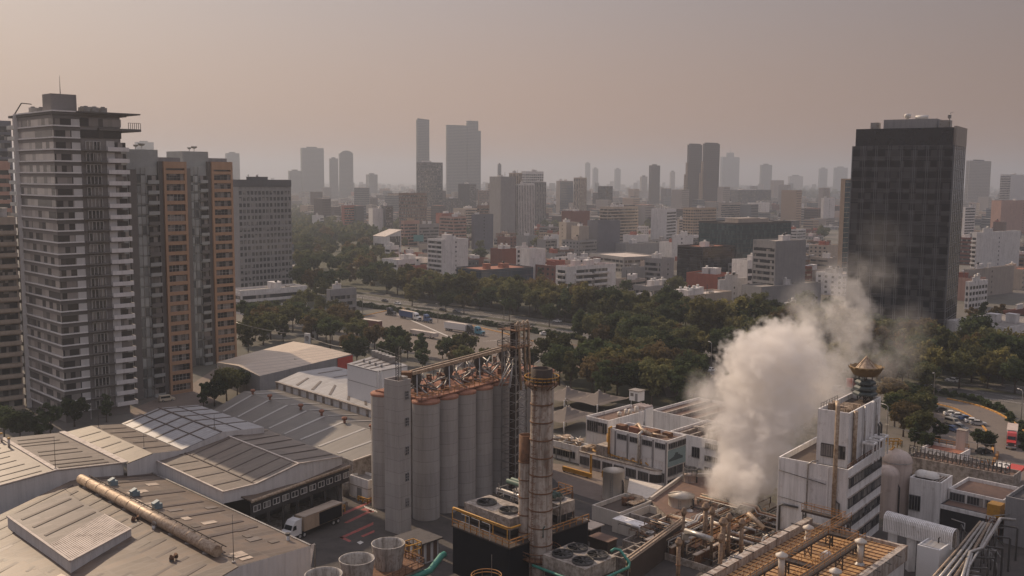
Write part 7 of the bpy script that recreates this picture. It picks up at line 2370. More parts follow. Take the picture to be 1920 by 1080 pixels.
# ------------------------------------------------------------------ bottom right: conveyor bridge, offices, pipe rack, letters
p0, p1 = P(1663, 968, 8.6), P(1793, 1003, 8.6)
t = thing('conveyor_bridge', 'white corrugated conveyor bridge behind the ochre roof', 'conveyor', (p0.x, p0.y, 0))
dd = (p1 - p0).normalized()
nn = Vector((dd.y, -dd.x, 0))
k = MB()
n_ = 40
for i in range(n_):
 a_, b2 = lerp(p0, p1, i / n_), lerp(p0, p1, (i + 0.78) / n_)
 pr = []
 for q in range(7):
  an = math.pi * q / 6
  pr.append(nn * (1.25 * math.cos(an)) + Vector((0, 0, 1.0 * math.sin(an))))
 pr = [nn * 1.25 + Vector((0, 0, -2.4))] + pr + [nn * -1.25 + Vector((0, 0, -2.4))]
 for q in range(len(pr) - 1):
  k.face([a_ + pr[q], b2 + pr[q], b2 + pr[q + 1], a_ + pr[q + 1]])
put(t, 'shell', k, 'factory_white')
k = MB()
for i in range(n_):
 a_ = lerp(p0, p1, (i + 0.89) / n_)
 k.box(a_.x - 0.12, a_.y - 0.12, a_.z - 2.3, a_.x + 0.12, a_.y + 0.12, a_.z + 0.5)
put(t, 'ribs', k, 'dirty_concrete')
for f0 in (0.1, 0.38, 0.85):
 a_ = lerp(p0, p1, f0)
 put(t, 'pier', MB().box(a_.x - 0.6, a_.y - 0.6, 0, a_.x + 0.6, a_.y + 0.6, a_.z - 2.4), 'factory_white')
t, W, D, h_ = fblock('side_office', 'white office with twin white roof domes behind the domed tanks', 1706, 1765, 1782, 906, 985, 49, W=7)
for q in range(2):
 MB().lathe(W * 0.5, D * (0.5 + 0.28 * q), [(1.6, h_ - 0.2), (1.5, h_ + 0.3), (0.9, h_ + 0.8), (0.02, h_ + 1.0)], 20).build('roof_dome', MATS['tank_white'], t)
panes(t, 'L', D * 0.62, D * 0.98, h_ - 6.6, h_ - 3.6, 4, 'glass_band_dark')
for q in range(4):
 MB().box(0.3, D * (0.05 + 0.1 * q), h_ - 0.69, W - 0.3, D * (0.05 + 0.1 * q) + 0.25, h_ - 0.35).build('roof_rib', MATS['dirty_concrete'], t)
t, W, D, h_ = fblock('long_office', 'long white office wing with a ribbon of grey windows and brown roof', 1778, 1882, 1900, 938, 1000, 46, W=11)
for q in range(3):
 panes(t, 'L', D * (0.04 + 0.32 * q), D * (0.32 + 0.32 * q), h_ - 2.2, h_ - 0.7, 5, 'win_mid')
t, W, D, h_ = fblock('porch_roof', 'low brown roofed porch with a dark open bay below the long white office wing', 1764, 1868, 1884, 968, 1010, 46, wall='dark_wall', roof='brown_roof', W=7, par=0.15)  # closed walls painted dark for the shade inside the open bay
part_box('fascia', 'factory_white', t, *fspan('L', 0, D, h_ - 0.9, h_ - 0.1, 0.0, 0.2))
t, W, D, h_ = fblock('grey_block', 'tall plain grey block cut by the right edge of the picture', 1886, 1960, 1990, 946, 1095, 46, wall='grey_wall', roof='roof_dark', Yc=176)
t, W, D, h_ = fblock('grey_shed', 'pale grey shed with a bright roof left of the pipe rack', 1720, 1762, 1790, 1032, 1110, 46, wall='ivory_panel', roof='roof_zinc', Yc=158, par=0.1)
MB().tube([(W * 0.5, D * 0.4, h_), (W * 0.5, D * 0.4, h_ + 0.8), (W * .5 + .6, D * .4, h_ + .8)], 0.12, 6).build('roof_pipe', MATS['dark_metal'], t)
t = thing('pipe_rack', 'rack of silver pipes running diagonally through the bottom right corner', 'pipe rack', P(1800, 1040, 0))
rr = random.Random(6)
for i in range(8):
 off = i * 5.2
 z = 6.4 + (i % 3) * 0.35
 pts = [P(1725 + off * 3.0, 1110, z), P(1795 + off * 2.0, 1030, z), P(1838 + off, 978 + off * 0.25, z)]
 if i >= 5:
  pts = [P(1770 + off, 1110, z), P(1811 + off * 0.3, 1035, z), P(1833 + off * 0.3, 1033 - i, z), P(1870 + off * 0.2, 972, z), P(1905, 975, z)]
 put(t, 'pipe', MB().tube(pts, 0.2 + 0.07 * (i % 2), 8), 'pipe_grey' if i % 3 else 'pipe_tan')
for f0 in range(6):
 a_, b2 = P(1748 + f0 * 20, 1085 - f0 * 21, 6.1), P(1838 + f0 * 14, 1085 - f0 * 19, 6.1)
 k = MB().bar(a_, b2, 0.25)
 k.bar((a_.x, a_.y, 0), (a_.x, a_.y, 6.0), 0.25).bar((b2.x, b2.y, 0), (b2.x, b2.y, 6.0), 0.25)
 put(t, 'rack_frame', k, 'dark_metal')
k = MB()
for i in range(26):
 p = P(rr.uniform(1800, 1885), rr.uniform(985, 1060), 3.0)
 k.tube([(p.x, p.y, 1), (p.x, p.y, rr.uniform(3, 6)), (p.x + rr.uniform(-3, 3), p.y + rr.uniform(-2, 3), rr.uniform(3, 6))], rr.uniform(0.08, 0.2), 6)
put(t, 'side_pipes', k, 'steel')
k = MB()
for i in range(3):
 a_, b2 = P(1800 + i * 6, 1068 + i * 9, 5.0), P(1836 + i * 5, 1074 + i * 9, 5.0)
 k.bar(a_, b2, 0.35)
put(t, 'cross_beams', k, 'pipe_grey')
p = P(1872, 1012, 0)
t = thing('yellow_stair', 'rusty stair tower with a yellow cabinet beside the tall plain grey block', 'stair', (p.x, p.y, 0), rad(46))
MB().box(0, 0, 4.2, 2.6, 2.4, 6.6).build('cabinet', MATS['yellow'], t)
k = MB()
for q in range(14):
 k.box(-0.6 - q * 0.35, 0.2, 4.0 - q * 0.28, -0.3 - q * 0.35, 1.6, 4.1 - q * 0.28)
for x in (0, 2.6):
 for y in (0, 2.4):
  k.bar((x, y, 0), (x, y, 4.2), 0.2)
k.bar((-0.4, 0.2, 4.2), (-5.4, 0.2, 0.2), 0.15).bar((-0.4, 1.6, 4.2), (-5.4, 1.6, 0.2), 0.15)
k.build('steps', MATS['rust'], t)
s0, s1 = P(1892, 893, 7.4), P(1706, 868, 7.4)
s0, s1 = dp(1892, 893, 226.0), dp(1706, 868, 226.0)
s0, s1 = P(1894, 893, 6.5), None
L_ = solve_t(lambda q: -proj(s0 + V * q)[0], -1706)
t = thing('roof_letters', 'skeleton rooftop lettering seen from behind on a lattice frame', 'sign', s0, rad(138))
fc = bpy.data.curves.new('lettering', 'FONT')
fc.body = 'CERVECERIA MODELO'
fc.size = 3.0
fc.extrude = 0.15
fc.space_character = 1.1
fo = bpy.data.objects.new('lettering', fc)
COL.objects.link(fo)
bpy.context.view_layer.update()
me = bpy.data.meshes.new_from_object(fo.evaluated_get(bpy.context.evaluated_depsgraph_get()))
bpy.data.objects.remove(fo)
xs = [v_.co.x for v_ in me.vertices]
sx_ = L_ / (max(xs) - min(xs))
for v_ in me.vertices:
 x, y, z = v_.co
 v_.co = (x * sx_, -z, y * 0.95 + 0.5)
me.materials.clear()
me.materials.append(MATS['pipe_grey'])
lo = bpy.data.objects.new('lettering', me)
COL.objects.link(lo)
lo.parent = t
k = MB()
for q in range(26):
 x = L_ * q / 25
 k.bar((x, 0.3, -0.5), (x, 0.3, 3.0), 0.09)
 k.bar((x, 0.3, 2.8), (x, 1.6, -0.5), 0.08)
for z in (0.4, 1.6, 2.8):
 k.bar((0, 0.3, z), (L_, 0.3, z), 0.09)
k.build('lattice', MATS['dark_metal'], t)
pm_ = s0 + V * (L_ * 0.5)
t, W, D, h_ = fblock('shop_row', 'brown roofed low row carrying the skeleton rooftop lettering', 1700, 1900, 1915, 893, 940, 48, wall='dirty_concrete', W=5.5, Yc=s0.y - 2.0)
t, W, D, h_ = fblock('gate_hall', 'low rose roofed gate hall with an orange railing under the trees', 1728, 1800, 1806, 852, 872, 46, wall='factory_white', roof='roof_red', W=7)
railing(MB(), [(W - 0.3, 0.3, h_), (W - 0.3, D, h_)], 1.1, 1.5, 0.07).build('railing', MATS['orange_rail'], t)
p = P(1808, 860)
t = thing('gate_pillar', 'square rose concrete pillar beside the gate hall', 'pillar', (p.x, p.y, 0), rad(46))
MB().box(0, 0, 0, 1.9, 2.2, 6.8).build('shaft', MATS['tank_pink'], t)
MB().box(-0.1, -0.1, 6.81, 2.0, 2.3, 7.0).build('cap', MATS['dirty_concrete'], t)
for i, (px, py, lab) in enumerate(((1862, 874, 'left stretch of orange plastic road barrier by the red truck'), (1868, 862, 'right stretch of orange plastic road barrier by the red truck'))):
 p = P(px, py)
 t = thing('road_barrier', lab, 'barrier', p, rad(60))
 k = MB()
 for q in range(4):
  k.prism([(q * 1.1, -0.3), (q * 1.1 + 1.0, -0.3), (q * 1.1 + 1.0, 0.3), (q * 1.1, 0.3)], 0.01, 1.1)
 k.build('block', MATS['orange_rail'], t)
for (px, py), lab in (((1842, 867), 'left one of two orange cones on the pavement by the gate'), ((1851, 868), 'right one of two orange cones on the pavement by the gate')):
 p = P(px, py)
 t = thing('traffic_cone', lab, 'cone', p)
 MB().lathe(0, 0, [(0.35, 0.06), (0.05, 0.9)], 10).build('cone', MATS['orange_rail'], t)
 MB().box(-0.4, -0.4, 0.0, 0.4, 0.4, 0.06).build('base', MATS['orange_rail'], t)
p = P(1905, 908)
t = thing('market_stall', 'red and white awninged kiosk at the right edge', 'kiosk', (p.x, p.y, 0), rad(46))
MB().box(0, 0, 0, 4, 5, 2.6).build('wall', MATS['factory_white'], t)
MB().prism([(-0.5, -0.5), (4.5, -0.5), (4.5, 2.5), (-0.5, 2.5)], 2.61, [2.8, 3.4, 3.4, 2.8]).build('awning', MATS['red_paint'], t)
MB().prism([(-0.5, 2.6), (4.5, 2.6), (4.5, 5.5), (-0.5, 5.5)], 2.61, [2.8, 3.4, 3.4, 2.8]).build('awning', MATS['tank_white'], t)
k = MB()
for q in range(4):
 k.bar((0.3 * q, -1.5, 0), (0.3 * q, -1.5, 2), 0.1)
# ------------------------------------------------------------------ steam
PL = [(1338, 936, 12, 192), (1342, 922, 22, 193), (1388, 960, 15, 186), (1392, 940, 24, 188), (1398, 915, 32, 190), (1360, 905, 34, 194), (1392, 888, 44, 196), (1430, 905, 40, 197),
      (1385, 860, 50, 199), (1430, 855, 58, 201), (1382, 815, 50, 203), (1440, 800, 64, 205), (1395, 765, 52, 207), (1450, 745, 68, 209), (1378, 725, 34, 210), (1420, 690, 66, 211), (1475, 680, 66, 213), (1500, 745, 50, 212), (1462, 640, 44, 214), (1500, 645, 42, 215),
      (1545, 690, 48, 218), (1585, 668, 40, 220), (1560, 720, 34, 219), (1600, 625, 42, 223), (1612, 588, 34, 226), (1580, 590, 34, 226), (1590, 553, 34, 229), (1568, 540, 18, 230), (1618, 555, 20, 229)]
WISP = [(1325, 742, 34, 209, 0.1), (1350, 770, 36, 208, 0.12), (1690, 678, 34, 226, 0.03), (1645, 690, 28, 224, 0.04), (1560, 515, 22, 233, 0.08), (1525, 600, 34, 222, 0.12), (1500, 560, 26, 226, 0.06), (1600, 505, 26, 235, 0.03), (1700, 620, 40, 232, 0.02), (1640, 520, 30, 236, 0.03), (1650, 450, 40, 250, 0.006), (1550, 740, 40, 216, 0.13)]
ng = bpy.data.node_groups.new('steam_field', 'GeometryNodeTree')
ng.interface.new_socket('Geometry', in_out='INPUT', socket_type='NodeSocketGeometry')
ng.interface.new_socket('Geometry', in_out='OUTPUT', socket_type='NodeSocketGeometry')
go = ng.nodes.new('NodeGroupOutput')
pos = ng.nodes.new('GeometryNodeInputPosition').outputs[0]
def gvec(op, a, b_=None):
 n = ng.nodes.new('ShaderNodeVectorMath')
 n.operation = op
 for i, v_ in enumerate((a, b_)):
  if v_ is None:
   continue
  if isinstance(v_, (tuple, Vector)):
   n.inputs[i].default_value = tuple(v_)
  else:
   ng.links.new(v_, n.inputs[i])
 return n
def gnoise(vec, sc_, det, rough=0.55):
 n = ng.nodes.new('ShaderNodeTexNoise')
 n.inputs['Scale'].default_value = sc_
 n.inputs['Detail'].default_value = det
 n.inputs['Roughness'].default_value = rough
 ng.links.new(vec, n.inputs['Vector'])
 return n
wn = gnoise(pos, 0.16, 3)
wv = gvec('SUBTRACT', wn.outputs['Color'], (0.5, 0.5, 0.5))
ws = ng.nodes.new('ShaderNodeVectorMath'); ws.operation = 'SCALE'
ng.links.new(wv.outputs[0], ws.inputs[0]); ws.inputs['Scale'].default_value = 5.5
warp = gvec('ADD', pos, ws.outputs[0]).outputs[0]
f2 = gnoise(pos, 0.42, 6, 0.68).outputs[0]
f3 = gnoise(pos, 0.2, 3, 0.5).outputs[0]
f2 = math_n(ng, 'ADD', math_n(ng, 'MULTIPLY', math_n(ng, 'SUBTRACT', f2, 0.5), 2.3), math_n(ng, 'MULTIPLY', math_n(ng, 'SUBTRACT', f3, 0.5), 1.1))
cen = []
field = None
for px, py, r_, Y in PL:
 c_ = dp(px, py, Y)
 rm = r_ * Y / F * 1.02
 cen.append((c_, rm))
 d_ = gvec('DISTANCE', warp, c_).outputs['Value']
 e_ = math_n(ng, 'MULTIPLY_ADD', d_, -1.0 / rm, 1.0)
 field = e_ if field is None else math_n(ng, 'SMOOTH_MAX', field, e_, 0.12)
dn = math_n(ng, 'ADD', field, f2)
mr = ng.nodes.new('ShaderNodeMapRange')
mr.interpolation_type = 'SMOOTHSTEP'
ng.links.new(dn, mr.inputs[0])
mr.inputs[1].default_value = 0.0
mr.inputs[2].default_value = 0.16
mr.inputs[3].default_value = 0.0
mr.inputs[4].default_value = 0.32
den = mr.outputs[0]
sx3 = ng.nodes.new('ShaderNodeSeparateXYZ')
ng.links.new(pos, sx3.inputs[0])
thin = ng.nodes.new('ShaderNodeMapRange')
ng.links.new(sx3.outputs[0], thin.inputs[0])
for i_, v_ in enumerate((60.0, 71.0, 1.0, 0.27)):
 thin.inputs[i_ + 1].default_value = v_
den = math_n(ng, 'MULTIPLY', den, thin.outputs[0])
for px, py, r_, Y, k_ in WISP:
 c_ = dp(px, py, Y)
 rm = r_ * Y / F * 1.5
 cen.append((c_, rm))
 d_ = gvec('DISTANCE', warp, c_).outputs['Value']
 e_ = math_n(ng, 'MAXIMUM', math_n(ng, 'MULTIPLY_ADD', d_, -1.0 / rm, 1.0), 0.0)
 e_ = math_n(ng, 'MULTIPLY', math_n(ng, 'MULTIPLY', e_, k_ * 1.6), math_n(ng, 'MAXIMUM', math_n(ng, 'MULTIPLY_ADD', f2, 2.2, 0.8), 0.0))
 den = math_n(ng, 'ADD', den, e_)
mn = [min(c_[i] - r_ for c_, r_ in cen) - 2 for i in range(3)]
mx = [max(c_[i] + r_ for c_, r_ in cen) + 2 for i in range(3)]
mn[2] = max(mn[2], 4.0)
vc = ng.nodes.new('GeometryNodeVolumeCube')
ng.links.new(den, vc.inputs['Density'])
vc.inputs['Min'].default_value = mn
vc.inputs['Max'].default_value = mx
VOX = 0.34
for i, ax in enumerate('XYZ'):
 vc.inputs['Resolution ' + ax].default_value = max(8, int((mx[i] - mn[i]) / VOX))
sm = ng.nodes.new('GeometryNodeSetMaterial')
m, nt, b = newmat('steam')
nt.nodes.remove(b)
pv = nt.nodes.new('ShaderNodeVolumePrincipled')
pv.inputs['Color'].default_value = (0.95, 0.93, 0.915, 1)
pv.inputs['Anisotropy'].default_value = 0.3
pv.inputs['Density'].default_value = 1.0
nt.links.new(pv.outputs[0], nt.nodes['Material Output'].inputs['Volume'])
sm.inputs['Material'].default_value = m
ng.links.new(vc.outputs[0], sm.inputs[0])
ng.links.new(sm.outputs[0], go.inputs[0])
me = bpy.data.meshes.new('steam_plume')
me.materials.append(m)
ov = bpy.data.objects.new('steam_plume', me)
COL.objects.link(ov)
md = ov.modifiers.new('steam', 'NODES')
md.node_group = ng
tag(ov, 'billowing white steam plume drifting from the boiler house flues past the white process tower', 'steam', kind='stuff')
# ------------------------------------------------------------------ the ground, roads, yards
m, nt, b = newmat('ground_mix')
cw = coords(nt, 'World')
n1 = noise_n(nt, cw, 0.012, 6, 0.6)
n2 = noise_n(nt, cw, 0.15, 5, 0.65)
col = mixc(nt, ramp(nt, n1, [(0.42, 0.0), (0.58, 1.0)]), (0.085, 0.08, 0.06), (0.13, 0.115, 0.1))
col = mixc(nt, ramp(nt, n2, [(0.5, 0.0), (0.68, 0.8)]), col, (0.06, 0.058, 0.05))
nt.links.new(col, b.inputs['Base Color'])
b.inputs['Roughness'].default_value = 0.95
struct('ground', MB().face([(-9300, -350, 0), (9300, -350, 0), (9300, 14300, 0), (-9300, 14300, 0)]), m)
M('asphalt', (0.085, 0.078, 0.073), rough=0.9, var=0.3, scale=0.12, dirt=(0.05, 0.045, 0.042))
M('yard_asphalt', (0.068, 0.058, 0.053), rough=0.85, var=0.35, scale=0.15, dirt=(0.035, 0.031, 0.029), dirt_at=0.56)
M('lot_asphalt', (0.145, 0.118, 0.1), rough=0.9, var=0.25, scale=0.1, dirt=(0.12, 0.1, 0.09))
M('brown_dirt', (0.13, 0.09, 0.065), rough=0.95, var=0.35, scale=0.2)
M('pave', (0.19, 0.15, 0.125), rough=0.9, var=0.25, scale=0.3, dirt=(0.16, 0.12, 0.1))
M('paint_white', (0.6, 0.57, 0.53), rough=0.7, var=0.25, scale=0.9, dirt=(0.25, 0.22, 0.2), dirt_at=0.55)
M('paint_red', (0.36, 0.07, 0.06), rough=0.75, var=0.4, scale=0.8, dirt=(0.12, 0.08, 0.075), dirt_at=0.52)
M('paint_orange', (0.5, 0.25, 0.06), rough=0.8, var=0.3, scale=0.5)
M('grass_mat', (0.045, 0.044, 0.022), rough=0.95, var=0.4, scale=0.3)
def flat(name, pxs, mat, z=0.004, kind='structure', world=None):
 pts = world or [gp(x, y) for x, y in pxs]
 mb = MB().face([(p[0], p[1], z) for p in pts])
 a = sum(pts[i][0] * pts[(i + 1) % len(pts)][1] - pts[(i + 1) % len(pts)][0] * pts[i][1] for i in range(len(pts)))
 if a < 0:
  mb.f = [tuple(reversed(f)) for f in mb.f]
 return struct(name, mb, MATS[mat])
def ribbon(name, pts, w_, mat, z, off=0.0):
 pts = [Vector((p[0], p[1], 0)) for p in pts]
 mb = MB()
 L, Rr_ = [], []
 for i, p in enumerate(pts):
  d_ = (pts[min(i + 1, len(pts) - 1)] - pts[max(i - 1, 0)]).normalized()
  n_ = Vector((-d_.y, d_.x, 0))
  L.append(p + n_ * (off + w_ / 2))
  Rr_.append(p + n_ * (off - w_ / 2))
 for i in range(len(pts) - 1):
  mb.face([(Rr_[i].x, Rr_[i].y, z), (Rr_[i + 1].x, Rr_[i + 1].y, z), (L[i + 1].x, L[i + 1].y, z), (L[i].x, L[i].y, z)])
 return struct(name, mb, MATS[mat])
def kerb(pts, w_, h_, mat, off=0.0):
 pts = [Vector((p[0], p[1], 0)) for p in pts]
 mb = MB()
 for a, b_ in zip(pts[:-1], pts[1:]):
  d_ = (b_ - a).normalized()
  n_ = Vector((-d_.y, d_.x, 0)) * off
  mb.bar(a + n_ + Vector((0, 0, h_ / 2)), b_ + n_ + Vector((0, 0, h_ / 2)), w_, h_)
 return struct('kerb', mb, MATS[mat])
XA, XB = gp(640, 556), gp(1785, 722)
XD = (XB - XA).normalized()
XN = Vector((-XD.y, XD.x, 0))
if XN.y < 0:
 XN = -XN
XL = (XB - XA).length
e0, e1 = XA - XD * 260, XB + XD * 160
ribbon('expressway', [e0, e1], 11, 'asphalt', 0.006, 7.5 if True else 0)
ribbon('expressway', [e0, e1], 11, 'asphalt', 0.006, -7.5)
ribbon('side_road', [e0, e1], 7.5, 'asphalt', 0.006, 21)
ribbon('verge', [e0, e1], 3.6, 'grass_mat', 0.009, 0.0)
for o_ in (4.0, 11.2, -4.0, -11.2):
 mb = MB()
 if abs(o_) == 7.5:
  continue
 ribbon('road_marking', [e0, e1], 0.18, 'paint_white', 0.011, o_ * 1.1)
for o_ in (5.8, 9.4, -5.8, -9.4):
 mb = MB()
 s_ = 0.0
 while s_ < XL + 300:
  a = e0 + XD * s_ + XN * o_
  b_ = a + XD * 3.5
  n_ = XN * 0.09
  mb.face([(a - n_)[:2] + (0.012,), (b_ - n_)[:2] + (0.012,), (b_ + n_)[:2] + (0.012,), (a + n_)[:2] + (0.012,)])
  s_ += 10
 struct('road_marking', mb, MATS['paint_white'])
kerb([e0, e1], 0.3, 0.14, 'concrete', 14.2)
kerb([e0, e1], 0.3, 0.14, 'concrete', -14.2)
flat('truck_lot', [(630, 604), (752, 577), (800, 590), (948, 622), (1010, 642), (985, 700), (860, 690), (740, 652)], 'lot_asphalt', 0.02)
kerb([gp(630, 604), gp(752, 577), gp(760, 580)], 0.5, 0.3, 'paint_orange')
kerb([gp(885, 611), gp(940, 624), gp(1003, 641), gp(1060, 652)], 0.5, 0.3, 'paint_orange')
for a, b_ in (((745, 590), (860, 640)), ((800, 622), (930, 596 + 30)), ((905, 640), (960, 622 + 14))):
 flat('road_marking', None, 'paint_white', 0.026, world=[gp(*a), gp(a[0] + 4, a[1]), gp(b_[0] + 4, b_[1]), gp(*b_)])
flat('plaza', [(1030, 640), (1130, 652), (1150, 700), (1030, 700)], 'brown_dirt', 0.02)
ribbon('side_road', [gp(985, 626), gp(1040, 645), gp(1110, 657), gp(1240, 683)], 6, 'asphalt', 0.024)
flat('parking', [(1225, 668), (1345, 690), (1390, 740), (1250, 745)], 'lot_asphalt', 0.02)
flat('parking', [(1480, 705), (1640, 715), (1650, 760), (1490, 760)], 'lot_asphalt', 0.02)
flat('yard', [(430, 1010), (660, 905), (1120, 880), (1260, 900), (1330, 880), (1560, 1000), (2050, 940), (2300, 1090), (1900, 1200), (500, 1200), (300, 1100)], 'yard_asphalt', 0.012)
flat('factory_road', [(1030, 868), (1110, 878), (1172, 905), (1140, 945), (1060, 920), (1030, 890)], 'pave', 0.016)
flat('forecourt', [(1172, 960), (1180, 895), (1262, 905), (1330, 925), (1250, 985)], 'pave', 0.017)
RED = [[(676, 956), (684, 952), (703, 957), (700, 961)], [(645, 980), (652, 981), (700, 958), (694, 956)], [(636, 1008), (642, 1010), (700, 984), (700, 979)], [(636, 1008), (655, 1017), (659, 1014), (642, 1006)], [(676, 1005), (681, 1007), (702, 998), (702, 994)], [(640, 962), (700, 937), (702, 940), (645, 965)]]
for q in RED:
 flat('yard_marking', q, 'paint_red', 0.02)
flat('yard_marking', [(669, 1017), (676, 1014), (682, 1017), (675, 1021)], 'paint_white', 0.02)
for i in range(6):
 flat('yard_marking', [(682 + i * 4, 949 + i * 1.5), (684 + i * 4, 948.5 + i * 1.5), (688 + i * 4, 953 + i * 1.5), (686 + i * 4, 953.5 + i * 1.5)], 'paint_white', 0.024)
cv = [gp(*q) for q in ((1700, 742), (1760, 752), (1812, 764), (1852, 782), (1884, 808), (1900, 838), (1900, 872), (1885, 905))]
def smooth(pts, n=6):
 out = []
 for i in range(len(pts) - 1):
  p0, p1, p2, p3 = pts[max(i - 1, 0)], pts[i], pts[i + 1], pts[min(i + 2, len(pts) - 1)]
  for k_ in range(n):
   t_ = k_ / n
   out.append(0.5 * ((2 * p1) + (p2 - p0) * t_ + (2 * p0 - 5 * p1 + 4 * p2 - p3) * t_ * t_ + (3 * p1 - p0 - 3 * p2 + p3) * t_ ** 3))
 out.append(pts[-1])
 return out
cvs = smooth(cv)
ribbon('curved_road', cvs, 9.5, 'lot_asphalt', 0.03)
kerb(cvs[6:], 0.55, 0.35, 'paint_orange', 4.9)
kerb(cvs[4:34], 0.5, 0.3, 'paint_orange', -4.9)
flat('parking', [(1735, 768), (1800, 770), (1858, 800), (1872, 850), (1800, 850), (1745, 822)], 'lot_asphalt', 0.022)
flat('pavement', [(1800, 845), (1885, 880), (1960, 890), (1960, 930), (1820, 905), (1700, 870)], 'pave', 0.021)
flat('pavement', [(360, 720), (405, 690), (440, 710), (400, 755), (330, 770), (260, 790), (240, 770)], 'pave', 0.021)
ribbon('grass_strip', [p + Vector((6, 8, 0)) for p in cvs[:34]], 5, 'grass_mat', 0.014)
# ------------------------------------------------------------------ trees
def leafmat(name, a, c_):
 m, nt, b = newmat(name)
 nt.nodes.remove(b)
 oi = nt.nodes.new('ShaderNodeObjectInfo').outputs['Random']
 n1 = noise_n(nt, coords(nt, 'Object'), 0.8, 3)
 n2 = nt.nodes.new('ShaderNodeTexWhiteNoise')
 g = nt.nodes.new('ShaderNodeNewGeometry')
 nt.links.new(g.outputs['Random Per Island'], n2.inputs['Vector'])
 f = math_n(nt, 'ADD', math_n(nt, 'MULTIPLY', n1, 0.5), math_n(nt, 'MULTIPLY', n2.outputs[0], 0.5))
 col = mixc(nt, f, a, c_)
 br = math_n(nt, 'MULTIPLY_ADD', oi, 0.8, 0.55)
 sc = nt.nodes.new('ShaderNodeVectorMath'); sc.operation = 'SCALE'
 nt.links.new(col, sc.inputs[0]); nt.links.new(br, sc.inputs['Scale'])
 d = nt.nodes.new('ShaderNodeBsdfDiffuse')
 tr = nt.nodes.new('ShaderNodeBsdfTranslucent')
 nt.links.new(sc.outputs[0], d.inputs[0]); nt.links.new(sc.outputs[0], tr.inputs[0])
 mx_ = nt.nodes.new('ShaderNodeMixShader'); mx_.inputs[0].default_value = 0.35
 nt.links.new(d.outputs[0], mx_.inputs[1]); nt.links.new(tr.outputs[0], mx_.inputs[2])
 nt.links.new(mx_.outputs[0], nt.nodes['Material Output'].inputs['Surface'])
 return m
leafmat('leaf_dark green', (0.042, 0.058, 0.028), (0.092, 0.112, 0.052))
leafmat('leaf_olive green', (0.075, 0.082, 0.036), (0.15, 0.147, 0.066))
leafmat('leaf_yellow green', (0.115, 0.108, 0.043), (0.21, 0.185, 0.075))
leafmat('leaf_rusty brown', (0.1, 0.078, 0.042), (0.18, 0.132, 0.065))
M('bark', (0.09, 0.065, 0.05), rough=0.95, var=0.4, scale=1.5)
def crown_mesh(seed, nb, per, leaf, shape):
 rr = random.Random(seed)
 mb = MB()
 for i in range(nb):
  while True:
   p = Vector((rr.uniform(-1, 1), rr.uniform(-1, 1), rr.uniform(-1, 1)))
   if 0.25 < p.length < 1:
    break
  p = p * (0.8 + 0.2 * rr.random())
  cx, cy, cz = p.x * shape[0], p.y * shape[1], p.z * shape[2]
  br = rr.uniform(0.22, 0.40) * (1.15 - 0.3 * abs(p.z))
  for _ in range(per):
   d_ = Vector((rr.gauss(0, 1), rr.gauss(0, 1), rr.gauss(0, 0.8))).normalized()
   q = Vector((cx, cy, cz)) + d_ * br * (rr.random() ** 0.45) * shape[0]
   nn_ = (d_ + Vector((rr.gauss(0, .7), rr.gauss(0, .7), rr.gauss(0, .7) + 0.3))).normalized()
   x_ = nn_.cross(Vector((rr.gauss(0, 1), rr.gauss(0, 1), rr.gauss(0, 1)))).normalized()
   y_ = nn_.cross(x_)
   s_ = leaf * rr.uniform(0.6, 1.4)
   mb.face([q - x_ * s_ - y_ * s_ * 0.5, q + x_ * s_ * 0.2 - y_ * s_, q + x_ * s_ + y_ * s_ * 0.4, q - x_ * s_ * 0.3 + y_ * s_])
 return mb
def trunk_mesh(seed, hb, hc, shape):
 rr = random.Random(seed)
 mb = MB()
 mb.tube([(0, 0, -0.2), (0.05, 0.03, hb * 0.5), (0.1, -0.05, hb), (0, 0, hb + hc * 0.5)], [0.30, 0.22, 0.18, 0.06], 8)
 for i in range(5):
  a = i * 1.257 + rr.random()
  r_ = shape[0] * 0.6
  mb.tube([(0.05, 0, hb * rr.uniform(0.75, 1.0)), (r_ * 0.45 * math.cos(a), r_ * 0.45 * math.sin(a), hb + hc * 0.22), (r_ * math.cos(a), r_ * math.sin(a), hb + hc * rr.uniform(0.4, 0.7))], [0.13, 0.09, 0.03], 6)
 return mb
PROTO = []
for i, (shape, hb, nb) in enumerate((((4.3, 4.3, 4.2), 3.4, 34), ((3.5, 3.7, 4.8), 2.6, 32), ((5.4, 4.6, 3.5), 4.6, 32), ((2.5, 2.7, 5.0), 2.4, 26), ((4.9, 4.0, 4.2), 3.4, 30), ((4.2, 5.0, 3.0), 5.6, 24))):
 cm = crown_mesh(i + 20, nb, 80, 0.34, shape)
 zc_ = 12 - shape[2] * 1.08
 cm.v = [(x, y, z + zc_) for x, y, z in cm.v]
 o = cm.build('crown', MATS['leaf_dark green'])
 me_c = o.data
 bpy.data.objects.remove(o)
 tmb = trunk_mesh(i, hb, 12 - hb, shape)
 o = tmb.build('trunk', MATS['bark'])
 me_t = o.data
 bpy.data.objects.remove(o)
 PROTO.append((me_t, me_c))
rt = random.Random(77)
TREES = []
EXTRA = []
def tree(p, h_, kind, col, label, group):
 t = thing('broadleaf_tree', label, 'tree', (p.x, p.y, 0), rt.uniform(0, 6.28), group)
 s_ = h_ / 12.0
 t.scale = (s_ * rt.uniform(0.78, 1.3), s_ * rt.uniform(0.78, 1.3), s_ * rt.uniform(0.88, 1.1))
 for me_, nm in zip(PROTO[kind], ('trunk', 'crown')):
  o = bpy.data.objects.new(nm, me_)
  COL.objects.link(o)
  o.parent = t
  if nm == 'crown':
   o.material_slots[0].link = 'OBJECT'
   o.material_slots[0].material = MATS['leaf_' + col]
 return t
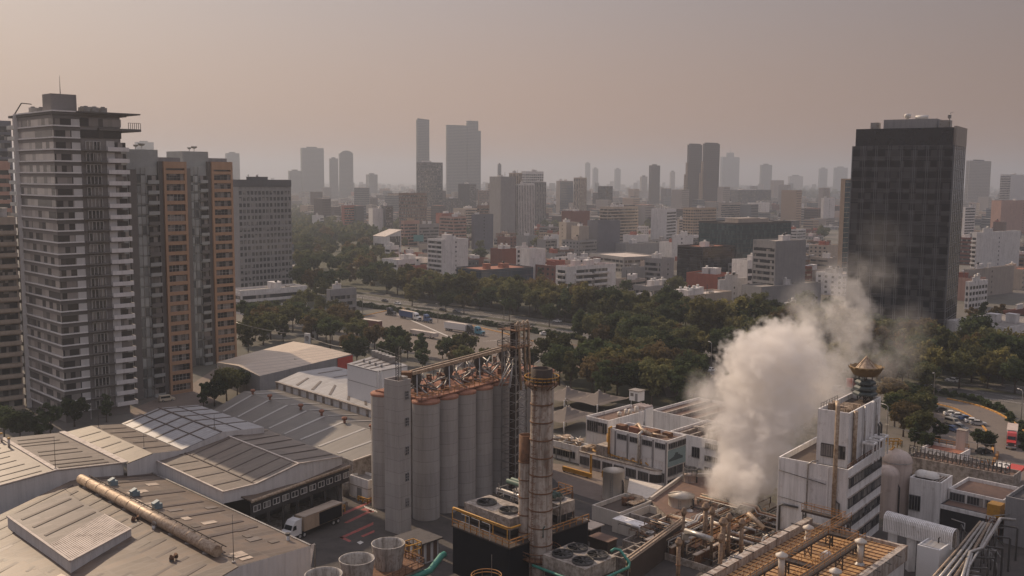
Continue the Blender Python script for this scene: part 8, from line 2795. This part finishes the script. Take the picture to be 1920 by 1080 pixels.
def grove(zone, group, pts, hmin, hmax, cols):
 """pts: ground places; labels count from the left inside the grove"""
 pts = sorted(pts, key=lambda p: proj(p)[0])
 byk = {}
 for p in pts:
  h_ = rt.uniform(hmin, hmax)
  col = rt.choice(cols)
  byk.setdefault(col, []).append((p, h_))
 for col, lst in byk.items():
  for i, (p, h_) in enumerate(lst):
   lab = '%s %s tree from left %s' % (ordw(i), col, zone)
   if len(lst) == 1:
    lab = 'the only %s tree %s' % (col, zone)
   if len(TREES) < 298:
    tree(p, h_, rt.randrange(len(PROTO)), col, lab, group)
   else:
    EXTRA.append((p, h_, rt.randrange(len(PROTO)), col))
   TREES.append((p.x, p.y))
def in_poly(x, y, P_):
 r = False
 for i in range(len(P_)):
  (x1, y1), (x2, y2) = P_[i], P_[i - 1]
  if (y1 > y) != (y2 > y) and x < (x2 - x1) * (y - y1) / (y2 - y1) + x1:
   r = not r
 return r
def scatter(poly, n, mind):
 xs, ys = [p[0] for p in poly], [p[1] for p in poly]
 out = []
 for _ in range(n * 40):
  if len(out) >= n:
   break
  x, y = rt.uniform(min(xs), max(xs)), rt.uniform(min(ys), max(ys))
  if not in_poly(x, y, poly):
   continue
  p = gp(x, y)
  if any((p.x - q[0]) ** 2 + (p.y - q[1]) ** 2 < mind * mind for q in [(o.x, o.y) for o in out] + TREES):
   continue
  if any((p.x - f_[0]) ** 2 + (p.y - f_[1]) ** 2 < (f_[2] * 0.75) ** 2 for f_ in FOOT):
   continue
  out.append(p)
 return out
DG, OL, YG, RB = 'dark green', 'olive green', 'yellow green', 'rusty brown'
for o_, zone, n_, x0 in ((16.4, 'on the strip between expressway and its side road', 16, 60), (27, 'in first row along the far side of the expressway', 42, 4), (38, 'in second row along the far side of the expressway', 32, 10)):
 pts = []
 for i in range(n_):
  s_ = x0 + (XL - x0 - 10) * (i + rt.uniform(0.1, 0.9)) / n_
  p = XA + XD * s_ + XN * (o_ + rt.uniform(-3, 3))
  if any((p.x - f_[0]) ** 2 + (p.y - f_[1]) ** 2 < (f_[2] * 0.7) ** 2 for f_ in FOOT):
   continue
  pts.append(p)
 grove(zone, 'trees along the expressway', pts, 14, 19, [DG, OL, DG, OL, YG, OL, YG, RB])
flat('park_ground', [(548, 595), (546, 430), (640, 425), (700, 455), (740, 505), (760, 545), (640, 550)], 'grass_mat', 0.008)
flat('park_ground', [(1040, 700), (1300, 676), (1330, 770), (1090, 750)], 'grass_mat', 0.008)
flat('park_ground', [(1640, 720), (1650, 655), (1960, 675), (1960, 720)], 'grass_mat', 0.008)
ribbon('grass_strip', [e0, e1], 5, 'grass_mat', 0.009, 16.4)
ribbon('grass_strip', [e0, e1], 40, 'grass_mat', 0.003, 46)
pts = [XA + XD * (60 + i * 24 + rt.uniform(-6, 6)) + XN * rt.uniform(-1, 1) for i in range(11)]
grove('on the expressway median', 'trees along the expressway', pts, 9, 13, [OL, DG, YG])
grove('beside the truck lot hedge', 'trees round the truck lot', scatter([(450, 668), (452, 630), (560, 612), (626, 612), (690, 648), (760, 646), (830, 672), (930, 696), (900, 708), (760, 700), (660, 690), (640, 660), (560, 640)], 40, 6.5), 9, 13.5, [DG, OL, OL, DG, DG, RB])
grove('around the pale podium', 'trees round the truck lot', scatter([(452, 606), (580, 596), (640, 596), (630, 604), (560, 608), (470, 625)], 12, 7), 10, 14, [DG, DG, OL])
grove('in the belt behind the rusty chimney', 'trees of the belt behind the factory', scatter([(990, 700), (1060, 690), (1110, 688), (1180, 672), (1290, 684), (1310, 730), (1310, 768), (1120, 752), (1050, 725)], 44, 6.2), 9, 14.5, [DG, OL, DG, YG, RB])
grove('between the expressway and the parked car rows', 'trees of the belt behind the factory', scatter([(1110, 648), (1200, 655), (1330, 672), (1420, 690), (1400, 700), (1260, 672), (1130, 662)], 12, 7), 9, 13, [DG, OL, RB])
grove('under the huge dark glass tower', 'trees under the glass tower', scatter([(1645, 700), (1660, 662), (1760, 655), (1850, 668), (1940, 690), (1940, 745), (1830, 735), (1760, 722), (1660, 740)], 38, 6.5), 11, 16, [DG, OL, YG, YG, RB])
grove('by the curved road', 'trees by the curved road', scatter([(1665, 760), (1700, 745), (1738, 770), (1742, 815), (1720, 845), (1672, 800)], 13, 4.5), 7, 11, [DG, DG, OL, RB])
grove('at the gate pillar', 'trees by the curved road', [gp(1832, 846), gp(1848, 852), gp(1738, 850), gp(1715, 842), gp(1760, 830)], 5, 7, [DG])
grove('at the foot of the tallest apartment tower', 'trees at the tower feet', [gp(8, 822), gp(38, 832), gp(70, 826), gp(95, 815), gp(140, 800), gp(200, 792), gp(0, 800)], 6, 10, [DG, OL])
grove('between the orange panelled towers and the low hall', 'trees at the tower feet', [gp(382, 768), gp(402, 762), gp(425, 752), gp(445, 742), gp(540, 722), gp(556, 716), gp(592, 702), gp(520, 716)], 7, 10.5, [DG, OL])
grove('behind the grey mixed block', 'trees at right', [gp(1824, 612), gp(1842, 618), gp(1866, 615), gp(1880, 612), gp(1815, 640)], 10, 14, [DG, RB])
grove('in front of the blind grey wing', 'trees in front of the grey wing', scatter([(1370, 596), (1420, 588), (1560, 600), (1590, 640), (1500, 650), (1400, 655), (1370, 640)], 22, 7), 9, 14, [DG, OL, DG, YG])
grove('in the woods right of the gridded slab', 'trees of the woods', scatter([(552, 590), (550, 470), (600, 452), (695, 458), (735, 505), (740, 548), (640, 552), (600, 575)], 74, 7), 12, 18, [DG, DG, OL, DG, RB])
grove('among the mid city roofs', 'trees among the city roofs', scatter([(600, 440), (760, 462), (900, 470), (1050, 490), (1240, 520), (1370, 548), (1350, 570), (1180, 556), (1030, 540), (890, 525), (740, 520)], 22, 16), 9, 14, [DG, OL])
for o_, n_, a0 in ((16.4, 30, 40), (31, 34, 0), (-20, 26, 190), (-25, 22, 200), (44, 26, 0)):
 for i in range(n_):
  p = XA + XD * (a0 + (XL - a0) * (i + rt.random()) / n_) + XN * (o_ + rt.uniform(-2, 2))
  if not any((p.x - f_[0]) ** 2 + (p.y - f_[1]) ** 2 < (f_[2] * 0.7) ** 2 for f_ in FOOT):
   EXTRA.append((p, rt.uniform(9, 16), rt.randrange(6), rt.choice([DG, OL, OL, YG, DG])))
mb = MB()
for p, h_, kd, cl in EXTRA:
 s_ = h_ / 12.0
 me_ = PROTO[kd][1]
 b0 = len(mb.v)
 mb.v += [(p.x + v_.co.x * s_, p.y + v_.co.y * s_, v_.co.z * s_) for v_ in me_.vertices]
 mb.f += [tuple(b0 + j for j in q_.vertices) for q_ in me_.polygons]
 mb.mi += [(DG, OL, YG, RB).index(cl)] * len(me_.polygons)
 mb.sm += [False] * len(me_.polygons)
if mb.v:
 o = struct('woods', mb, [MATS['leaf_' + c] for c in (DG, OL, YG, RB)], 'stuff')
 o['label'] = 'mass of tree crowns in the far woods, between city roofs and along the expressway'
print('trees', len(TREES))
def woods(name, label, poly, n, h0, h1, seed, cols=('leaf_dark green', 'leaf_olive green')):
 rr = random.Random(seed)
 base = crown_mesh(seed, 16, 16, 0.85, (4.4, 4.4, 4.0))
 mb = MB()
 xs, ys = [p[0] for p in poly], [p[1] for p in poly]
 c_ = 0
 for _ in range(n * 20):
  if c_ >= n:
   break
  x, y = rr.uniform(min(xs), max(xs)), rr.uniform(min(ys), max(ys))
  if not in_poly(x, y, poly):
   continue
  p = gp(x, y)
  if any((p.x - f_[0]) ** 2 + (p.y - f_[1]) ** 2 < (f_[2] * 0.8) ** 2 for f_ in FOOT):
   continue
  c_ += 1
  s_ = rr.uniform(h0, h1) / 9.0
  a = rr.uniform(0, 6.28)
  ca, sa = math.cos(a) * s_, math.sin(a) * s_
  b0 = len(mb.v)
  mb.v += [(p.x + v_[0] * ca - v_[1] * sa, p.y + v_[0] * sa + v_[1] * ca, (v_[2] + 4.6) * s_) for v_ in base.v]
  mb.f += [tuple(b0 + i for i in f_) for f_ in base.f]
  mb.mi += [rr.randrange(2)] * len(base.f)
  mb.sm += [False] * len(base.f)
 o = struct(name, mb, [MATS[c] for c in cols], 'stuff')
 o['label'] = label
woods('woods', 'far woods reading as one green mass at left', [(548, 470), (548, 392), (600, 388), (640, 420), (700, 440), (700, 458), (600, 455)], 200, 11, 16, 3)
woods('woods', 'green tree tops between the far city roofs', [(575, 390), (1590, 378), (1590, 440), (1400, 470), (1000, 470), (700, 450)], 230, 9, 13, 4)
woods('hill_woods', 'hazy wooded ridge at right', [(1380, 352), (1600, 350), (1600, 374), (1380, 376)], 330, 22, 34, 5)
woods('woods', 'dark shrubs and hedges along the expressway', [(640, 600), (760, 560), (1000, 628), (1140, 668), (1400, 690), (1400, 668), (1000, 600), (760, 545)], 1, 2, 3, 6)
mb = MB()
base = crown_mesh(9, 14, 22, 0.5, (2.4, 2.4, 1.4))
for i in range(90):
 s_ = 40 + (XL - 60) * i / 90
 p = XA + XD * s_ + XN * (-17.5 + rt.uniform(-1.2, 1.2))
 k_ = rt.uniform(0.6, 1.1)
 b0 = len(mb.v)
 mb.v += [(p.x + v_[0] * k_, p.y + v_[1] * k_, (v_[2] + 0.9) * k_) for v_ in base.v]
 mb.f += [tuple(b0 + j for j in f_) for f_ in base.f]
 mb.mi += [0] * len(base.f)
 mb.sm += [False] * len(base.f)
for i in range(46):
 p = cvs[min(len(cvs) - 1, int(i / 46 * 36))] + Vector((7 + rt.uniform(-1, 2), 9 + rt.uniform(-1, 1.5), 0))
 k_ = rt.uniform(0.4, 0.7)
 b0 = len(mb.v)
 mb.v += [(p.x + v_[0] * k_, p.y + v_[1] * k_, (v_[2] + 0.9) * k_) for v_ in base.v]
 mb.f += [tuple(b0 + j for j in f_) for f_ in base.f]
 mb.mi += [0] * len(base.f)
 mb.sm += [False] * len(base.f)
o = struct('hedge', mb, MATS['leaf_dark green'], 'stuff')
o['label'] = 'clipped dark hedges along expressway and curved road'
# ------------------------------------------------------------------ vehicles
for nm, c_ in (('white', (0.7, 0.68, 0.66)), ('silver', (0.4, 0.39, 0.38)), ('black', (0.02, 0.02, 0.022)), ('red', (0.42, 0.035, 0.03)), ('blue', (0.05, 0.09, 0.2)), ('grey', (0.14, 0.14, 0.145)), ('cream', (0.6, 0.52, 0.4)), ('teal', (0.06, 0.22, 0.3))):
 M('car_' + nm, c_, rough=0.3, var=0.04, spec=0.5)
M('tyre', (0.015, 0.015, 0.015), rough=0.9)
M('car_glass', (0.02, 0.022, 0.026), rough=0.08)
M('lamp_glass', (0.6, 0.58, 0.55), rough=0.2)
def wheel(t, x, y, r_=0.32, w_=0.2):
 wl = MB().tube([(x, y - w_ / 2, r_), (x, y + w_ / 2, r_)], r_, 14).build('wheel', MATS['tyre'], t)
 sgn = -1 if y < 0 else 1
 MB().tube([(x, y + sgn * (w_ / 2 - 0.02), r_), (x, y + sgn * (w_ / 2 + 0.015), r_)], r_ * 0.6, 10).build('rim', MATS['car_silver'], wl)
def prof_body(prof, hw, inset=0.0):
 """side outline (x,z) extruded over the width"""
 mb = MB()
 n = len(prof)
 L = [(x, -hw + inset * (z > 0.9), z) for x, z in prof]
 R_ = [(x, hw - inset * (z > 0.9), z) for x, z in prof]
 mb.face(L)
 mb.face(list(reversed(R_)))
 for i in range(n):
  j = (i + 1) % n
  mb.face([L[i], R_[i], R_[j], L[j]])
 return mb
def make_car(name, label, van=False):
 t = thing(name, label, 'car')
 if van:
  body = prof_body([(-2.3, 0.3), (2.25, 0.3), (2.35, 0.8), (1.5, 1.1), (0.9, 1.85), (-2.2, 1.9), (-2.35, 1.0)], 0.9, 0.08)
 else:
  body = prof_body([(-2.15, 0.28), (2.1, 0.28), (2.18, 0.62), (1.9, 0.82), (1.05, 0.93), (0.35, 1.40), (-1.0, 1.44), (-1.75, 1.02), (-2.15, 0.95)], 0.87, 0.12)
 body.build('body', MATS['car_white'], t)
 g = MB()
 if van:
  for s_ in (-1, 1):
   y = 0.9 * s_
   g.face([(0.8, y, 1.15), (-2.0, y, 1.15), (-2.0, y * 0.915, 1.7), (0.75, y * 0.915, 1.7)][::s_])
  g.face([(1.5, -0.75, 1.14), (1.5, 0.75, 1.14), (0.98, 0.7, 1.8), (0.98, -0.7, 1.8)])
  g.v = [(x, y * 1.01, z) for x, y, z in g.v]
 else:
  for s_ in (-1, 1):
   y = 0.83 * s_
   g.face([(0.85, y, 0.97), (-1.55, y, 1.0), (-0.95, y * 0.93, 1.36), (0.32, y * 0.93, 1.34)][::s_])
  g.face([(1.06, -0.7, 0.96), (1.06, 0.7, 0.96), (0.42, 0.62, 1.39), (0.42, -0.62, 1.39)])
  g.face([(-1.78, 0.66, 1.04), (-1.78, -0.66, 1.04), (-1.07, -0.6, 1.43), (-1.07, 0.6, 1.43)])
 g.build('window', MATS['car_glass'], t)
 for x in (-1.35, 1.35):
  for y in (-0.8, 0.8):
   wheel(t, x, y)
 for y in (-0.6, 0.6):
  MB().box(2.12 + 0.1 * van, y - 0.2, 0.6, 2.2 + 0.14 * van, y + 0.2, 0.75).build('headlight', MATS['lamp_glass'], t)
 return t
def paint(t, col):
 for ch in t.children:
  if ch.name.split('.')[0] == 'body':
   ch.material_slots[0].link = 'OBJECT'
   ch.material_slots[0].material = MATS['car_' + col]
car0, van0 = make_car('parked_car', 'white parked car prototype'), make_car('parked_car', 'white parked van prototype', True)
LABELS.pop('white parked car prototype', None)
used = {0: False, 1: False}
def car(px, py, ang, col, label, group, van=False, world=None):
 k_ = 1 if van else 0
 src = van0 if van else car0
 p = world or gp(px, py)
 p = Vector((p.x, p.y, 0.03))
 if not used[k_]:
  used[k_] = True
  t = src
  t.location = p
  t.rotation_euler.z = rad(ang)
  t['label'] = label
  t['group'] = group
  LABELS.setdefault(label, []).append(t.name)
 else:
  t = dup(src, p, rad(ang), label, group)
 paint(t, col)
 return t
ax = math.degrees(math.atan2(XD.y, XD.x))
for px, py, col, lab in ((746, 571, 'white', 'white car on the expressway above the dark trailer'), (722, 566, 'black', 'dark car at the left end of the visible expressway'), (830, 583, 'black', 'dark car on the expressway behind the white trailer, left of a pair'), (856, 586, 'grey', 'grey car on the expressway behind the white trailer, right of a pair'), (1300, 637, 'white', 'white car on the far carriageway below the patched low houses'), (1367, 641, 'cream', 'cream taxi like car on the expressway left of the steam'), (1225, 646, 'silver', 'silver car on the expressway between the roadside trees'), (1130, 622, 'red', 'red car on the expressway half hidden by trees'), (1045, 604, 'white', 'white car on the side road behind the first tree row'), (1785, 716, 'white', 'white car on the expressway among the right hand trees')):
 car(px, py, ax + (180 if px % 2 else 0), col, lab, 'cars on the expressway')
for px, py, col, lab in ((1092, 668, 'silver', 'grey hatchback at the edge of the brown plaza'), (1103, 668, 'white', 'white van parked beside the grey hatchback on the brown plaza'), (1021, 628, 'white', 'white car half hidden by trees beside the elevator tower')):
 car(px, py, 20, col, lab, 'cars around the plaza', van=px == 1103)
PK = [(1281, 686, 'white', True), (1292, 686, 'red', True), (1302, 690, 'black', False), (1313, 692, 'grey', False), (1324, 694, 'silver', False), (1334, 696, 'white', False),
      (1276, 699, 'teal', False), (1286, 702, 'grey', False), (1296, 702, 'white', False), (1306, 705, 'silver', False), (1316, 705, 'black', False), (1288, 708, 'red', False), (1298, 709, 'silver', False), (1308, 711, 'grey', False),
      (1275, 716, 'cream', False), (1300, 720, 'silver', False), (1312, 722, 'white', False), (1262, 696, 'blue', False), (1250, 692, 'white', False), (1322, 712, 'blue', False)]
rowc = {}
for px, py, col, van in PK:
 row = 'far' if py < 698 else ('middle' if py < 713 else 'near')
 n_ = rowc.setdefault((row, col), 0)
 rowc[(row, col)] += 1
 lab = '%s %s parked in the %s row beside the steam, %s of its colour' % (col, 'van' if van else 'car', row, ordw(n_))
 car(px, py, 50, col, lab, 'cars parked in rows beside the steam', van)
for px, py, col, lab, an, van in ((1784, 779, 'white', 'white car leading the row inside the curved road, farthest left', -10, False), (1797, 783, 'white', 'second white car in the row inside the curved road', -10, False), (1813, 788, 'blue', 'pale blue car in the middle of the row inside the curved road', -5, False), (1824, 793, 'white', 'white car touching the right of the pale blue one', -15, False), (1834, 797, 'silver', 'silver car at the right end of the row inside the curved road', -20, False), (1786, 796, 'cream', 'cream pickup like van parked below the white car row', -65, True), (1787, 808, 'blue', 'dark blue car parked below the cream van', -65, False), (1801, 805, 'grey', 'grey car right of the cream van', -65, False), (1765, 772, 'black', 'black car under the trees at the entry of the curved road', 5, False), (1845, 850, 'black', 'black car behind the gate pillar trees', 20, False)):
 car(px, py, an, col, lab, 'cars parked inside the curved road', van)
for px, py, col, lab in ((1571, 733, 'silver', 'silver van behind the process tower, seen through thin steam'), (1484, 737, 'black', 'black car seen through thin steam left of the process tower'), (1500, 724, 'white', 'white car seen through thin steam'), (1840, 620, 'red', 'red car in the street right of the huge dark glass tower'), (1855, 628, 'white', 'white car in the street right of the huge dark glass tower'), (1855, 640, 'blue', 'blue car in the street right of the huge dark glass tower')):
 car(px, py, 45, col, lab, 'other parked cars', van=px == 1571)
car(313, 752, 35, 'cream', 'cream van parked by the bluish warehouse roof', 'other parked cars', True)
def truck(name, label, px, py, ang, Lt, tcol, cab, roofc=None, side=None, loc=None):
 """articulated lorry; the local x axis points forwards, origin in the middle of the trailer"""
 p = loc or gp(px, py)
 t = thing(name, label, 'truck', (p.x, p.y, 0.03), rad(ang))
 h0, h1 = 1.15, 4.0
 if Lt:
  MB().box(-Lt / 2, -1.25, h0, Lt / 2, 1.25, h1 - 0.05).build('trailer', MATS[tcol], t)
  MB().box(-Lt / 2 - 0.02, -1.28, h1 - 0.049, Lt / 2 + 0.02, 1.28, h1).build('trailer_roof', MATS[roofc or 'roof_pale'], t)
  if side:
   for s_ in (-1, 1):
    part_box('open_side_shade', side, t, -Lt / 2 + 0.3, s_ * 1.3 - 0.04, h0 + 0.1, Lt * 0.12, s_ * 1.3 + 0.04, h1 - 0.3)  # dark sheet painted in for the shaded inside of the open rear
  MB().box(-Lt / 2, -0.5, 0.75, Lt / 2 + 1, 0.5, h0 - 0.01).build('chassis', MATS['dark_metal'], t)
  for x in (-Lt / 2 + 1.2, -Lt / 2 + 2.5):
   for y in (-1.0, 1.0):
    wheel(t, x, y, 0.5, 0.4)
 x0 = Lt / 2 + 0.5 if Lt else 0.0
 MB().box(x0 - 1.2, -0.45, 0.6, x0 + 4.4, 0.45, 0.95).build('frame', MATS['dark_metal'], t)
 c_ = MB()
 pr = [(x0 + 0.2, 0.9), (x0 + 4.4, 0.9), (x0 + 4.5, 1.9), (x0 + 2.6, 2.15), (x0 + 2.2, 3.0), (x0 + 1.6, 3.7), (x0 + 0.2, 3.85)]
 c_ = prof_body(pr, 1.15, 0.08)
 cb = c_.build('cab', MATS[cab], t)
 g = MB()
 g.face([(x0 + 2.62, -0.95, 2.2), (x0 + 2.62, 0.95, 2.2), (x0 + 2.24, 0.9, 2.98), (x0 + 2.24, -0.9, 2.98)])
 for s_ in (-1, 1):
  g.face([(x0 + 2.4, 1.16 * s_, 2.1), (x0 + 1.4, 1.16 * s_, 2.1), (x0 + 1.4, 1.1 * s_, 2.9), (x0 + 2.1, 1.1 * s_, 2.9)][::s_])
 g.v = [(x + 0.03, y, z) for x, y, z in g.v]
 g.build('window', MATS['car_glass'], cb)
 MB().box(x0 + 4.5, -0.7, 1.0, x0 + 4.56, 0.7, 1.8).build('grille', MATS['dark_metal'], cb)
 MB().box(x0 + 4.42, -1.2, 0.55, x0 + 4.7, 1.2, 0.9).build('bumper', MATS['car_silver'], t)
 for y in (-0.95, 0.95):
  MB().box(x0 + 4.45, y - 0.18, 1.15, x0 + 4.54, y + 0.18, 1.45).build('headlight', MATS['lamp_glass'], t)
  MB().tube([(x0 + 0.1, y * 1.1, 0.9), (x0 + 0.1, y * 1.1, 4.0)], 0.09, 8).build('exhaust', MATS['car_silver'], t)
 for x in (x0 - 0.6, x0 + 0.6, x0 + 3.6):
  for y in (-1.0, 1.0):
   wheel(t, x, y, 0.5, 0.35)
 return t
pr_, pf_ = gp(640, 978), gp(566, 1010)
aa = math.degrees(math.atan2(pf_.y - pr_.y, pf_.x - pr_.x))
truck('articulated_truck', 'white cabbed truck with tan roofed half open trailer at the loading dock', 0, 0, 180 + 57, 10.5, 'side_tan' if 'side_tan' in MATS else 'tan_wall', 'car_white', 'roof_hall', 'navy', loc=(pr_ + pf_) / 2 + Vector((-0.7, 0.9, 0)))
al = math.degrees(math.atan2(XD.y, XD.x))
truck('articulated_truck', 'truck with dark blue trailer and white cab on the truck lot', 764, 598, al - 6, 11, 'car_blue', 'car_white', 'roof_hall')
truck('articulated_truck', 'truck with long white trailer and black cab on the truck lot', 856, 622, al + 3, 13, 'car_white', 'car_black', 'roof_pale')
truck('tractor_unit', 'teal truck cab parked at the right end of the white trailer', 892, 628, al + 5, 0, None, 'car_teal')
truck('tractor_unit', 'dark green truck cab parked left of the dark blue trailer', 728, 591, al + 10, 0, None, 'car_black')
truck('flatbed_truck', 'small dark blue truck parked right of the dark blue trailer', 797, 604, al - 5, 0, None, 'car_blue')
t = thing('parked_trailer', 'dark red trailer without cab at the left of the truck lot', 'trailer', gp(696, 616) + Vector((0, 0, 0.03)), rad(al + 4))
MB().box(-6, -1.25, 1.1, 6, 1.25, 3.9).build('body', MATS['maroon_wall'], t)
MB().box(-6.05, -1.3, 3.901, 6.05, 1.3, 4.0).build('roof', MATS['roof_pale'], t)
for x in (-5, -3.7, 4.6):
 for y in (-1, 1):
  wheel(t, x, y, 0.5, 0.4)
t = thing('parked_trailer', 'long pale flat trailer behind the truck lot trees', 'trailer', gp(795, 632) + Vector((0, 0, 0.03)), rad(al))
MB().box(-8, -1.25, 0.9, 8, 1.25, 2.6).build('body', MATS['roof_pale'], t)
for x in (-6, -4.7, 5):
 for y in (-1, 1):
  wheel(t, x, y, 0.5, 0.4)
truck('articulated_truck', 'bright red truck with pale trailer coming down the curved road', 1897, 828, -118, 8.5, 'car_silver', 'car_red', 'tank_pink')
truck('tractor_unit', 'red truck cab seen through the thin steam behind the process tower', 1592, 732, 60, 0, None, 'car_red')
# ------------------------------------------------------------------ street lamps
def lamp(px, py, label, h_=9.0, ang=0.0):
 p = gp(px, py)
 t = thing('street_lamp', label, 'street lamp', (p.x, p.y, 0), ang, 'street lamps along the roads')
 MB().tube([(0, 0, 0), (0, 0, h_), (0.5, 0, h_ + 0.4), (1.6, 0, h_ + 0.5)], [0.14, 0.09, 0.07, 0.06], 6).build('pole', MATS['pipe_grey'], t)
 MB().box(1.5, -0.2, h_ + 0.4, 2.3, 0.2, h_ + 0.58).build('lamp_head', MATS['lamp_glass'], t)
lamp0 = [(821, 606, 'slim lamp post at the edge of the truck lot below the median'), (1750, 754, 'grey lamp post at the entry of the curved road'), (1914, 793, 'grey lamp post outside the bend of the curved road'), (1333, 690, 'lamp post by the parked car rows left of the steam'), (1206, 664, 'lamp post on the verge between the expressway trees'), (1662, 826, 'lamp post between the domed tanks and the dark trees'), (680, 590, 'lamp post at the left corner of the truck lot'), (1380, 668, 'lamp post on the far verge just left of the steam'), (1150, 640, 'lamp post beside the plaza access road'), (945, 600, 'lamp post behind the elevator tower on the expressway')]
for px, py, lab in lamp0:
 lamp(px, py, lab, ang=rt.uniform(0, 6))
t = thing('overhead_cable', 'sagging cable crossing the trees behind the low broad hall', 'cable', gp(450, 640))
a_, b2 = dp(440, 604, 380), dp(572, 628, 372)
put(t, 'wire', cable(MB(), a_, b2, 0.8, 0.09), 'steel')
put(t, 'wire', cable(MB(), b2, dp(690, 650, 350), 2.0, 0.09), 'steel')
t = thing('overhead_cable', 'sagging cable in front of the curved road trees', 'cable', gp(1660, 800))
put(t, 'wire', cable(MB(), dp(1660, 795, 250), dp(1780, 818, 240), 0.7, 0.06), 'steel')
put(t, 'wire', cable(MB(), dp(1780, 818, 240), dp(1868, 834, 236), 0.5, 0.06), 'steel')
dupl = {k: v for k, v in LABELS.items() if len(v) > 1}
print('DUP LABELS', len(dupl), list(dupl.items())[:10])
print('OBJECTS', len(bpy.data.objects))
